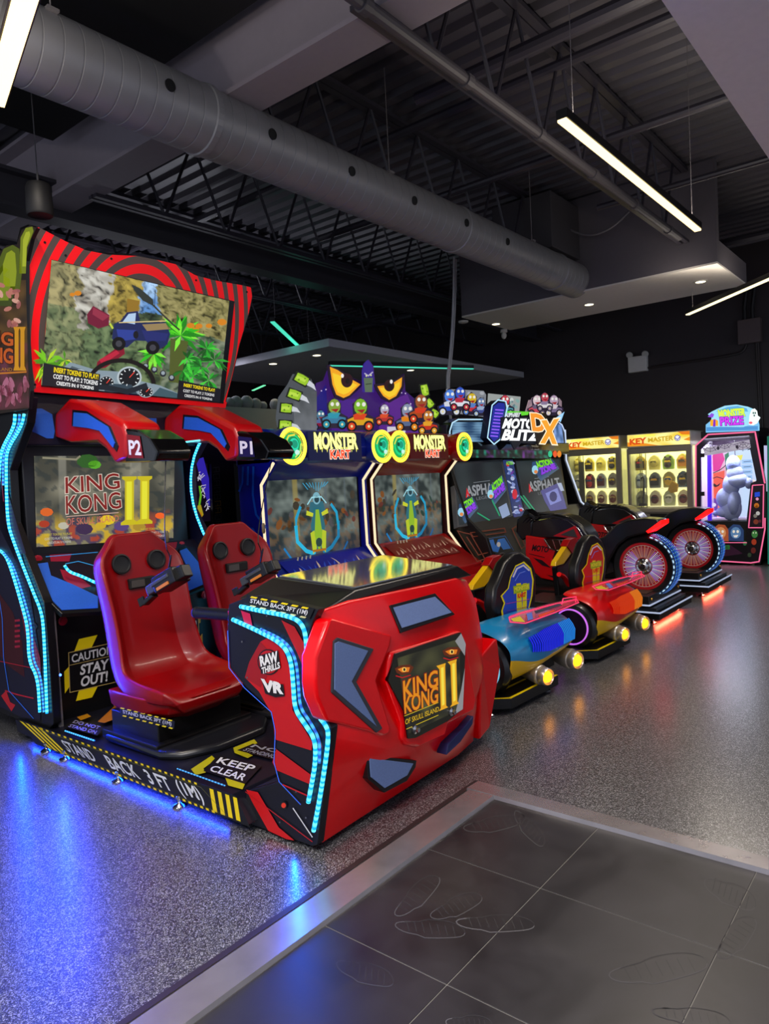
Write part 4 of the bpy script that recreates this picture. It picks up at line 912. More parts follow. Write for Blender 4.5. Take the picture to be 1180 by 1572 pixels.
plate(c4([(610, 842), (790, 864), (765, 912), (672, 965), (616, 920)]), 1.951, .01, PALEG, 'speaker_grille', gf, .001)
gf = plate(c4([(926, 830), (934, 782), (1000, 712), (1038, 668), (1034, 702), (985, 775)]), 1.945, .06, mat('navy_grille', '#1a2156', .5), 'speaker_grille', shell, .004)
# surround ridge of the pod's lit window
plate(c4([(690, 440), (700, 405), (985, 318), (1006, 350), (1050, 600), (1040, 650), (935, 700), (925, 745), (800, 800), (760, 790), (742, 760), (745, 700), (680, 530)]), 1.93, .08, RED, 'raised_panel', shell, .014)
WQ = c4([(715, 412), (985, 324), (1005, 372), (992, 640), (930, 690), (800, 758), (768, 762), (752, 650), (686, 522)])
win = plate(WQ, 1.922, .02, BLACKG, 'lit_window', shell, .003)
A = Art(Y=1.918); A.poly(WQ, '#14140c')
A.grid([c4([q])[0] for q in ((722, 430), (978, 350), (985, 640), (770, 740))], 30, 30, lambda u, v: mixc((.012, .012, .008), (.09, .09, .035), .25+.9*nz(u*4, v*4, 3)), 1)
for cx, cy, fl in ((752, 478, 1), (948, 405, -1)):
    x, y = c4([(cx, cy)])[0]
    A.poly([(x-15, y-2), (x-6, y-7), (x+8, y-8), (x+14, y-4), (x+9, y+5), (x-4, y+8), (x-12, y+5)], '#5c2408', 2); A.poly([(x-11, y-1), (x-3, y-4), (x+8, y-4), (x+6, y+3), (x-4, y+4)], '#e07a18', 3)
    A.disc(x-1, y-.5, 3.4, 3.6, '#f2c860', 4); A.disc(x-1, y-.5, 1.6, 2.4, '#180804', 5); A.line([(x-14, y+9), (x-4, y+12), (x+9, y+8)], 1.6, '#b8121a', 4)
A.poly(c4([(960, 360), (985, 328), (1004, 372), (1000, 420)]), '#8c8c90', 2); A.poly(c4([(985, 560), (1000, 470), (992, 640), (960, 660)]), '#8c8c90', 2)
A.text('KING', c4([(745, 525), (886, 478), (888, 545), (748, 600)]), '#e08a14', 3, .02, bg='#7a0c08', bgb=.035); A.text('KONG', c4([(748, 592), (888, 545), (888, 612), (752, 658)]), '#e08a14', 3, .02, bg='#7a0c08', bgb=.035)
A.line(c4([(750, 668), (890, 612)]), 1, '#c8b020', 4); A.text('OF SKULL ISLAND', c4([(754, 682), (892, 628), (892, 648), (754, 704)]), '#d0a81c', 4, .01); A.line(c4([(758, 722), (890, 664)]), 1, '#c8b020', 4)
for o_ in (0, 46):
    A.poly(c4([(882+o_, 462-o_*.36), (920+o_, 450-o_*.36), (918+o_, 462-o_*.36), (922+o_, 625-o_*.36), (930+o_, 632-o_*.36), (892+o_, 648-o_*.36), (900+o_, 636-o_*.36), (894+o_, 476-o_*.36)]), '#e8a81a', 4)
    A.poly(c4([(900+o_, 470-o_*.36), (911+o_, 466-o_*.36), (915+o_, 620-o_*.36), (905+o_, 626-o_*.36)]), '#f6e04a', 5)
A.build('window_picture', win, .95)
for q in ((790, 722), (940, 650)):
    x, y = c4([q])[0]; p = V(x, y, Y=1.917); mb = MB(); mb.lathe(p, (0, -1, 0), [(.02, 0), (.02, .012), (.01, .018), (.01, .03)], 14); mb.build('lock', CHROME, win, smooth=True)
# flame-like gold lines and small word on the upper slope
A = Art(p0=Vector((2.6, 1.905, .83))+Vector((0, -.012, 0)), n=(0, -1, 0))
for l, wd in (([(560, 215), (600, 200), (640, 225), (625, 245), (660, 262), (640, 280)], 3), ([(640, 240), (680, 245), (690, 262), (660, 285), (620, 265), (600, 270)], 2.4), ([(660, 185), (700, 165), (760, 135), (800, 128), (860, 135)], 2), ([(560, 230), (610, 205)], 2), ([(880, 112), (910, 116), (905, 132), (890, 140), (910, 158)], 2.2), ([(700, 158), (740, 150)], 2.4)):
    A.line(c4(l), wd*.7, '#e8b830', 1)
A.poly(c4([(515, 238), (560, 240), (570, 248), (540, 252)]), '#e8c83c', 1); A.text('SETTING', c4([(735, 162), (788, 152), (788, 162), (735, 172)]), '#e8b8b0', 1, .0)
# top of the pod: black bezel and glossy glass
zt = 1.03
pin = MB(); pin.prism([(2.03, max(2.13, V(*q, X=SX).y), min(.97, V(*q, X=SX).z)) for q in sp[:4]+[(484, 1290)]+sp[12:]], (1.2, 0, 0)); pin.build('pod_body', BLACKM, K)
gl = [(2.30, 2.05), (3.03, 2.05), (3.03, 2.78), (2.30, 2.78)]
mb = MB(); lo_ = [(2.03, 1.99, .985), (3.25, 2.05, .955), (3.25, 2.50, .99), (2.03, 2.50, 1.0)]
up_ = [(2.27, 2.02, zt), (3.07, 2.02, zt), (3.07, 2.50, zt+.04), (2.20, 2.46, zt+.04)]
mb.loft([lo_, up_], close=True); bz = mb.build('top_bezel', BLACK, K, bevel=.006)
mb = MB(); mb.prism([(2.29, 2.04, zt+.0035), (3.05, 2.04, zt+.0035), (3.05, 2.49, zt+.0405), (2.24, 2.45, zt+.0405)], (0, 0, .006)); mb.build('top_glass', mat('mirror_glass', '#b8b8b8', .07, .9), bz)

# headsets hanging in front of the seats
def headset(c, label, top, scale=1.0):
    c = Vector(c); t = thing('vr_headset', label, 'headset', tuple(c), 'headsets hanging before the two seats')
    k = scale; G = mat('headset_black', '#0d0d0f', .3); D = mat('headset_grey', '#3a3d42', .35)
    def bx(lo, hi, m, name, ang=0, bev=.006):
        mb = MB(); mb.box([v*k for v in lo], [v*k for v in hi]); rot = Matrix.Rotation(math.radians(-26+ang), 4, 'X') @ Matrix.Rotation(.2, 4, 'Z')
        mb.v = [tuple(c+(rot @ Vector(v))) for v in mb.v]; return mb.build(name, m, t, bevel=bev)
    bx((-.05, -.09, -.035), (.05, .05, .04), G, 'visor'); bx((-.04, .04, -.02), (.04, .11, .025), D, 'strap_block'); bx((-.055, -.06, .0), (-.045, .06, .02), D, 'side_plate')
    bx((-.02, .10, -.015), (.015, .18, .01), G, 'grip', -10); bx((-.03, -.13, -.03), (.03, -.08, .03), G, 'front_pad'); bx((-.056, -.05, -.03), (-.05, .03, -.015), mat('orange_band', '#c8741a', .4), 'orange_band', 0, .001)
    bx((-.02, .16, -.04), (-.01, .20, .0), G, 'hook', 0, .002)
    mb = MB()
    path = [c+Vector((0, 0, .04)), c+Vector((.03, 0, .12)), c+Vector((-.01, 0, .2)), Vector(top)]
    mb.tube(smooth_path(path, 2), .003, 6); mb.build('hanging_cable', BLACK, t)
    mb = MB(); mb.tube(smooth_path([c+Vector((-.02, -.03, .05)), c+Vector((.0, -.05, .16)), c+Vector((.02, 0, .10)), c+Vector((.03, .03, .04))], 3), .004, 6); mb.build('cable_loop', BLACK, t)
    mb = MB(); q = c.lerp(Vector(top), .32); mb.lathe(q, (0, 0, 1), [(.006, 0), (.01, .01), (.01, .05), (.006, .06)], 10); mb.build('cable_clip', mat('clip_amber', '#6a5a3c', .3), t, smooth=True)
headset(V(258, 893, Y=3.30), 'black headset with orange band on a thin cable before the near red seat', (2.31, 3.38, 1.66), 1.15)
headset(V(398, 882, Y=3.0), 'black headset hanging before the far red seat above the pod', (3.10, 3.4, 1.66), 1.0)

# blue lights added to tint the floor, seat edges and surroundings
def added_glow(name, p, sx, sy, rot, watts, parent, col='#0838ff'):
    ld = bpy.data.lights.new(name, 'AREA'); ld.shape = 'RECTANGLE'; ld.size = sx; ld.size_y = sy; ld.energy = watts; ld.color = lin(col)
    o = bpy.data.objects.new(name, ld); COL.objects.link(o); o.location = p; o.rotation_euler = rot; o.parent = parent; o.matrix_parent_inverse = Matrix.Translation(-parent.location)
mb = MB(); mb.box((1.955, 2.6, .048), (1.965, 4.45, .054)); mb.build('underglow_strip', mat('blue_strip', '#1040ff', .5, emit=2), K)  # glowing strip added for the blue floor wash
added_glow('underglow', (1.955, 3.5, .046), .02, 1.85, (0, math.radians(55), 0), 9, K)
added_glow('edge_glow', (1.925, 4.02, .85), .02, 1.2, (math.radians(-90), 0, math.radians(15)), 18, K, '#1838ff')
added_glow('side_glow', (1.91, 4.5, 1.0), 1.8, .02, (0, math.radians(90), 0), 26, K, '#0540ff')
added_glow('pod_glow', (1.955, 2.15, .5), .9, .02, (0, math.radians(90), 0), 6, K, '#1060ff')

# ============================================================ TWO KART DRIVING CABINETS
NEON = dict(col=(1, .80, .50), core=(1, .80, .50))
def kart_cabinet(dx, pal, label):
    """pal: main, side, header colours. Shapes are those of the blue cabinet; dx shifts along the row"""
    M0 = mat('kart_main_'+pal['n'], pal['main'], .3, coat=.4); MS = mat('kart_side_'+pal['n'], pal['side'], .35, coat=.3)
    before = set(bpy.data.objects)
    t = thing('kart_cabinet', label, 'arcade machine', (4.53, 4.7, 0), 'pair of kart driving cabinets')
    XL, XR = 3.90, 5.17
    pr = [(4.24, 1.66), (4.40, 1.49), (4.39, .88), (4.18, .62), (4.10, .45), (4.10, .08), (4.68, .08), (4.68, 1.72), (4.3, 1.72)]
    for i, X in enumerate((XL-.02, XR-.03)):
        mb = MB(); mb.prism([(X, y, z) for y, z in pr], (.05, 0, 0)); s_ = mb.build('side_panel', MS, t, bevel=.005)
        led('neon_edge', [(X+(-.006 if i == 0 else -.006), y-.006, z) for y, z in ((4.24, 1.66), (4.40, 1.49), (4.39, .88), (4.18, .62), (4.10, .45), (4.10, .2))], s_, r=.012, strength=1.1, dots=False, sm=0, **NEON)
    if dx == 0:
        A = Art(X=XL-.024)
        for l in ([(373, 716), (372, 740), (367, 755)], [(389, 716), (388, 760), (393, 790), (410, 812)], [(372, 812), (388, 812), (398, 830), (408, 848)], [(381, 716), (380, 745)]): A.line(l, 3.2, '#0a58d8', 1)  # LED reflections painted on the panel as blue lines
        A.build('side_print', s_ if False else t)
    mb = MB(); mb.box((XL+.04, 4.62, .1), (XR-.04, 4.80, 1.68)); mb.build('cabinet_body', BLACKM, t)
    # marquee housing
    mb = MB(); prf = [(4.70, 1.95), (4.45, 1.95), (4.30, 1.93), (4.20, 1.86), (4.17, 1.78), (4.20, 1.70), (4.30, 1.655), (4.70, 1.655)]
    mb.prism([(XL-.02, y, z) for y, z in prf], (XR-XL+.04, 0, 0)); hd = mb.build('marquee_housing', M0, t, bevel=.02, seg=3, smooth=True)
    A = Art(uv=((4.20, 4.160, 1.66), (1, 0, 0), (0, 0, 1)), step=.0012)
    A.slab([(0, .01), (.66, .01), (.66, .25), (0, .25)], pal['hd'], .02)
    A.text('MONSTER', [(.07, .235), (.60, .235), (.60, .11), (.07, .11)], '#ffff9a', 2, .05, bg='#3a3a08', bgb=.05)
    for i in range(9): A.poly([(.08+i*.062, .12), (.105+i*.062, .12), (.092+i*.062, .075)], '#f4f070', 2)
    A.text('KART', [(.25, .095), (.50, .095), (.50, .025), (.25, .025)], '#ff4a28', 3, .04, bg='#fff8e0', bgb=.04)
    A.build('marquee_sign', hd, 1.25)
    if dx == 0:
        A = Art(X=XL-.0235); A.text('MONSTER', [(376, 676), (410, 671), (410, 683), (378, 686)], '#b8d820', 1, .05); A.build('side_lettering', hd)
    for cx in (4.53-.56, 4.53+.56):
        p = Vector((cx, 4.13, 1.785)); a = (0, -1, 0)
        mb = MB(); mb.lathe(p, a, [(.14, -.10), (.155, -.02), (.155, .02), (.12, .03), (.115, .015)], 36); lh = mb.build('round_lamp', M0, t, smooth=True)
        mb = MB(); mb.lathe(p, a, [(.150, .018), (.150, .030), (.133, .036), (.118, .030), (.118, .016)], 36); mb.build('glow_ring', mat('yellow_glow', '#ffe23c', .4, emit=1.6), lh, smooth=True)
        A = Art(uv=((cx, 4.112, 1.785), (1, 0, 0), (0, 0, 1)), step=.001)
        A.disc(0, 0, .118, .118, '#0a6a30', n=32)
        for k in range(5): A.disc(.006*k, .004*k, .105-.018*k, .105-.018*k, ('#0fae5a', '#18d884', '#0c8c50', '#22e0b0', '#129a78')[k], 1+k, n=28)
        A.line([(-.08, .02), (-.04, .08), (.03, .09)], .014, '#f0e040', 7); A.disc(.045, -.05, .028, .022, '#c8f8ee', 7, n=8); A.line([(.02, -.09), (.08, -.04), (.09, .02)], .010, '#e8f060', 7); A.disc(-.02, .02, .02, .02, '#064c34', 7)
        A.build('lens_print', lh, 1.0)
    # monitor
    Y0 = 4.46
    mb = MB(); mb.box((XL+.03, Y0, .74), (XR-.03, Y0+.16, 1.66)); mo = mb.build('monitor', BLACK, t, bevel=.006)
    mb = MB(); mb.prism([(XL+.03, 4.30, 1.66), (XL+.03, Y0, 1.66), (XL+.03, Y0, 1.52)], (XR-XL-.06, 0, 0)); mb.build('upper_hood', M0, t)
    A = Art(uv=((XL+.06, Y0-.004, .83), (1, 0, 0), (0, 0, 1)), step=.001); W_, H_ = XR-XL-.12, .72
    def pic(u, v):
        a = nz(u*6+dx, v*5, 1); b = nz(u*18+dx, v*14, 4); c = mixc((.02, .03, .03), (.18, .22, .20), .35+a*1.0+b*.6)
        if abs(u-.3) < .03: c = mixc(c, (.30, .24, .06), .7)
        if abs(u-.62) < .02 or abs(u-.85) < .015: c = mixc(c, (.10, .13, .15), .6)
        if v > .45 and b > .05: c = mixc(c, (.16, .09, .035), .6)
        return mixc(c, (.01, .02, .05), max(0, v-.7)*2.2)
    A.grid([(0, H_), (W_, H_), (W_, 0), (0, 0)], 60, 40, pic)
    rd = random.Random(3+int(dx*10))
    for i in range(26):
        u, v = rd.uniform(.02, .98), rd.uniform(.25, .62); A.disc(u*W_, H_*(1-v), rd.uniform(.015, .05), rd.uniform(.015, .04), rd.choice(('#5a3a1c', '#7a4a20', '#3a3428', '#284038', '#603028', '#4c4c50')), 1, n=8, rot=rd.uniform(0, 3))
    # glowing rider and machine seen head on: plain light shapes
    c = W_*.52
    A.line([(c-.26+.0*i, .30+.02*i) for i in range(1)]+[(c-.27, .22), (c-.26, .36), (c-.20, .46)], .03, '#1f9ec8', 2)
    A.line([(c-.27, .30), (c-.26, .16), (c-.16, .07), (c-.05, .03)], .035, '#2ab8e0', 2); A.line([(c+.27, .30), (c+.26, .16), (c+.16, .07), (c+.05, .03)], .035, '#1a7ca8', 2); A.line([(c+.27, .22), (c+.25, .38), (c+.18, .46)], .03, '#1f9ec8', 2)
    A.line([(c-.42, .12), (c-.34, .02), (c-.22, -.03)], .02, '#1a78b8', 2); A.line([(c+.38, .10), (c+.30, .0)], .02, '#145c98', 2)
    A.poly([(c-.05, .44), (c+.05, .44), (c+.09, .28), (c+.05, .10), (c, .04), (c-.05, .10), (c-.09, .28)], '#2c6a78', 3); A.poly([(c-.02, .42), (c+.02, .42), (c+.05, .2), (c+.01, .06), (c-.01, .06), (c-.05, .2)], '#8fb82c', 4)
    A.poly([(c-.10, .22), (c-.05, .24), (c-.03, .08), (c-.08, .03)], '#b8c82c', 4); A.poly([(c+.10, .22), (c+.05, .24), (c+.03, .08), (c+.08, .03)], '#b8c82c', 4)
    A.poly([(c-.13, .42), (c-.05, .39), (c-.06, .36), (c-.14, .38)], '#c8d030', 4); A.poly([(c+.13, .42), (c+.05, .39), (c+.06, .36), (c+.14, .38)], '#c8d030', 4)
    A.disc(c, .52, .05, .055, '#7ab0c0', 4); A.disc(c, .51, .03, .03, '#234048', 5); A.poly([(c-.08, .49), (c+.08, .49), (c+.11, .38), (c-.11, .38)], '#2f6878', 3); A.line([(c-.12, .47), (c-.06, .53), (c+.06, .53), (c+.12, .47)], .012, '#9fdce8', 5)
    for i in range(9): A.line([(c-.1+.025*i, .60+.02*math.sin(i)), (c-.16+.04*i, .66)], .008, '#3aa0c8', 3)
    A.disc(c, .13, .04, .04, '#28443c', 5); A.poly([(c-.09, .07), (c+.09, .07), (c+.08, .05), (c-.08, .05)], '#a86a1c', 6)
    A.build('monitor_picture', mo, .95)
    # console
    co = [(4.44, .86), (4.16, .66), (3.98, .56), (3.96, .36), (4.12, .1), (4.7, .1), (4.7, .86)]
    mb = MB(); mb.prism([(XL+.03, y, z) for y, z in co], (XR-XL-.06, 0, 0)); cn_ = mb.build('console', M0, t, bevel=.01)
    a = Vector((XL+.12, 4.437, .862)); v_ = Vector((0, 4.165-4.437, .665-.862))
    A = Art(uv=(a+Vector((0, -.006, .008))+v_, (1, 0, 0), tuple(-v_/v_.length)), step=.001); L_ = v_.length
    rd = random.Random(9); A.poly([(.0, .0), (1.0, .0), (1.0, .30), (.0, .30)], pal['side'] if dx == 0 else '#7c0608', 0)
    for i in range(30):
        u = .06+(i % 15)*.062+rd.uniform(-.01, .01); v = .03+(i//15)*.11+rd.uniform(-.015, .02); l = rd.uniform(.05, .10); w_ = rd.uniform(.008, .016); s_ = rd.uniform(-.03, .05)
        A.poly([(u-w_, v), (u+w_, v+.004), (u+w_*1.1+s_*.4, v+l*.5), (u+s_, v+l), (u-w_*.3+s_*.2, v+l*.45)], pal['fl'] if i % 4 else '#f0d8c0', 1+i % 3)
    for i in range(4): A.line([(.2+i*.05, .28), (.24+i*.05, .32)], .012, '#d8d0c0', 2)
    A.build('console_print', cn_)
    for (x, y) in ((4.0, 4.2), (5.0, 4.2), (4.0, 4.6), (5.0, 4.6)): foot(x, y, t, .08)
    t.location.x += dx
    return t
kart_cabinet(0, dict(n='blue', main='#0d1f8a', side='#0a14a0', hd='#0b1034', fl='#2a58e0'), 'blue kart cabinet with round green lamps beside the big ride machine')
kart_cabinet(1.38, dict(n='red', main='#a80a0c', side='#3c0a10', hd='#3a0608', fl='#c8a090'), 'red kart cabinet with flame print, right of the blue one')
# monster topper
tp = thing('topper_sign', 'cut out monster sign with yellow eyes and green claws above the kart cabinets', 'sign', (5.2, 4.62, 1.95))
A = Art(Y=4.72); A.slab([(484, 676), (482, 604), (486, 588), (497, 584), (506, 560), (540, 588), (556, 590), (558, 560), (566, 552), (573, 562), (576, 590), (600, 590), (620, 574), (622, 600), (636, 612), (650, 650), (652, 676)], '#3a1a6a', .012)
A.poly([(488, 674), (486, 610), (500, 590), (505, 674)], '#20187a', 1); A.poly([(505, 674), (520, 615), (545, 612), (560, 674)], '#4a2088', 1); A.poly([(580, 674), (585, 620), (625, 605), (645, 655), (645, 674)], '#5c2a8c', 1)
A.poly([(594, 655), (622, 655), (622, 667), (594, 667)], '#d8d4e0', 2)
for q in ((493, 600), (500, 598), (616, 603), (630, 620), (622, 604)): A.disc(q[0], q[1], 1.2, 1.2, '#c8b8e0', 2, n=6)
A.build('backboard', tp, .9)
for name, ol, yl, pu, hl in (('left', [(502, 560), (518, 565), (536, 577), (560, 588), (548, 600), (537, 610), (527, 615), (514, 610), (507, 592)], [(506, 563), (518, 568), (535, 580), (553, 590), (544, 599), (536, 607), (527, 611), (516, 606), (510, 590)], (532, 584, 9, 11), (525, 577)),
                       ('right', [(574, 590), (600, 587), (621, 574), (620, 594), (612, 610), (598, 618), (586, 612), (578, 600)], [(579, 593), (600, 590), (617, 579), (616, 593), (608, 608), (597, 614), (588, 608), (582, 599)], (597, 592, 8, 9), (600, 586))):
    A = Art(Y=4.66); A.slab(ol, '#1c0a26', .01); A.poly(yl, '#f6a81c', 1); m_ = (sum(q[0] for q in yl)/len(yl), sum(q[1] for q in yl)/len(yl)); A.poly([((x-m_[0])*.82+m_[0], (y-m_[1])*.7+m_[1]+1) for x, y in yl], '#fcd02c', 2)
    A.disc(pu[0], pu[1], pu[2], pu[3], '#2a0812', 3); A.disc(pu[0]+1, pu[1]+1, 3.5, 4.5, '#0a0206', 4); A.disc(hl[0], hl[1], 2.2, 3.2, '#f4f0ec', 5)
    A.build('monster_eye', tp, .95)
A = Art(Y=4.60); A.slab([(557, 602), (556, 570), (559, 558), (564, 553), (570, 558), (573, 570), (574, 602)], '#33208c', .01)
A.poly([(558, 580), (572, 580), (571, 602), (560, 602)], '#5c7058', 1); A.line([(559, 573), (565, 577), (572, 571)], 2, '#b8b0d0', 2); A.disc(562, 577, 1.3, 1.5, '#e0e8a0', 2, n=8); A.disc(569, 576, 1.3, 1.5, '#e0e8a0', 2, n=8); A.line([(561, 590), (570, 589)], 1.5, '#2c3c2c', 2)
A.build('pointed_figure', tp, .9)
def claw(fingers, palm, name):
    A = Art(Y=4.55)
    if palm: A.slab(palm, '#50565c', .01); A.grid(((450, 610), (486, 600), (486, 668), (452, 668)), 10, 10, lambda u, v: mixc((.08, .09, .10), (.25, .27, .30), v*.6+nz(u*4, v*4)*.3), 1)
    for i, (x, y, dx_, dy_, s_, tip) in enumerate(fingers):
        a = math.atan2(dy_, dx_); c, s1 = math.cos(a), math.sin(a); L = math.hypot(dx_, dy_)
        def T_(l): return [(x+(u*c*L-v*s1)*1, y+(u*s1*L+v*c)) for u, v in l]
        A.slab(T_([(-.15, -8*s_), (.8, -8.5*s_), (.95, 0), (.8, 8.5*s_), (-.15, 8*s_)]), '#1c2418', .01, 2)
        A.poly(T_([(-.05, -6*s_), (.3, -7*s_), (.72, -6*s_), (.78, 0), (.72, 6*s_), (.3, 6.6*s_), (-.05, 6*s_)]), '#a4d42c', 4); A.poly(T_([(0, -2*s_), (.6, -3*s_), (.6, 2*s_), (0, 3*s_)]), '#c8ec50', 5)
        A.disc(*T_([(.2, 3)])[0], 1.6, 1.6, '#6a9418', 6, n=7); A.disc(*T_([(.5, -3)])[0], 1.4, 1.4, '#6a9418', 6, n=7)
        if tip: A.poly(T_([(.78, -4*s_), (1.15, -2), (1.45, 5), (1.1, 4), (.78, 4.5*s_)]), '#d8dce4', 6)
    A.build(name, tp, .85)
claw([(455, 578, 22, 12, 1.0, True), (444, 603, 22, 8, 1.0, True), (432, 626, 20, 2, 1.0, True), (430, 652, 22, 2, 1.0, True)], [(428, 668), (424, 640), (428, 610), (442, 590), (450, 574), (478, 582), (486, 610), (484, 668)], 'claw_hand')
claw([(650, 592, 4, 20, .8, False), (655, 615, 10, 12, .8, False), (662, 632, 12, 8, .8, False), (668, 655, 8, 8, .8, False)], None, 'claw_hand')
# plain coloured kart drivers in front of the board
def racer(cx, cy, s_, body, head, extra, Y, parent=None, name='racer_cutout'):
    A = Art(Y=Y); rd = random.Random(int(cx))
    A.slab([(cx-16*s_, cy+10*s_), (cx-18*s_, cy+2*s_), (cx-8*s_, cy-4*s_), (cx-9*s_, cy-18*s_), (cx, cy-26*s_), (cx+9*s_, cy-18*s_), (cx+9*s_, cy-5*s_), (cx+18*s_, cy), (cx+18*s_, cy+9*s_), (cx+8*s_, cy+15*s_), (cx-10*s_, cy+15*s_)], '#2a2238', .01)
    A.poly([(cx-15*s_, cy+9*s_), (cx-16*s_, cy+2*s_), (cx-5*s_, cy-3*s_), (cx+15*s_, cy+1*s_), (cx+16*s_, cy+8*s_)], body, 1)
    A.disc(cx, cy-14*s_, 8*s_, 10*s_, head, 2, n=12); A.disc(cx-3*s_, cy-17*s_, 2.4*s_, 2.8*s_, '#f0f0e8', 3, n=8); A.disc(cx+4*s_, cy-17*s_, 2.4*s_, 2.8*s_, '#f0f0e8', 3, n=8); A.poly([(cx-5*s_, cy-10*s_), (cx+6*s_, cy-11*s_), (cx+2*s_, cy-6*s_)], '#a01c20', 3)
    A.poly([(cx-9*s_, cy-4*s_), (cx-2*s_, cy-7*s_), (cx+8*s_, cy-5*s_), (cx+4*s_, cy+2*s_), (cx-8*s_, cy+2*s_)], extra, 2)
    for ax in (-11, 10):
        A.disc(cx+ax*s_, cy+10*s_, 6.5*s_, 7*s_, '#16141a', 4, n=16); A.disc(cx+ax*s_, cy+10*s_, 4.2*s_, 4.6*s_, extra, 5, n=12); A.disc(cx+ax*s_, cy+10*s_, 1.6*s_, 1.8*s_, '#f0e0a0', 6, n=8)
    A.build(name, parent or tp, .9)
racer(492, 648, .75, '#8c1c3c', '#4a7c98', '#5a6c9c', 4.56); racer(513, 640, 1.15, '#3c7ca0', '#88a83c', '#2c98b0', 4.50); racer(553, 642, 1.25, '#e0a81c', '#7cb828', '#e0441c', 4.46)
racer(590, 640, .8, '#b83030', '#b8b0c8', '#e05028', 4.56); racer(625, 645, 1.05, '#5c6c90', '#8a94b0', '#e88818', 4.50); racer(646, 632, 1.1, '#b04818', '#9c5428', '#d83c1c', 4.46); racer(657, 652, .9, '#c8341c', '#c87c28', '#e8a428', 4.42)

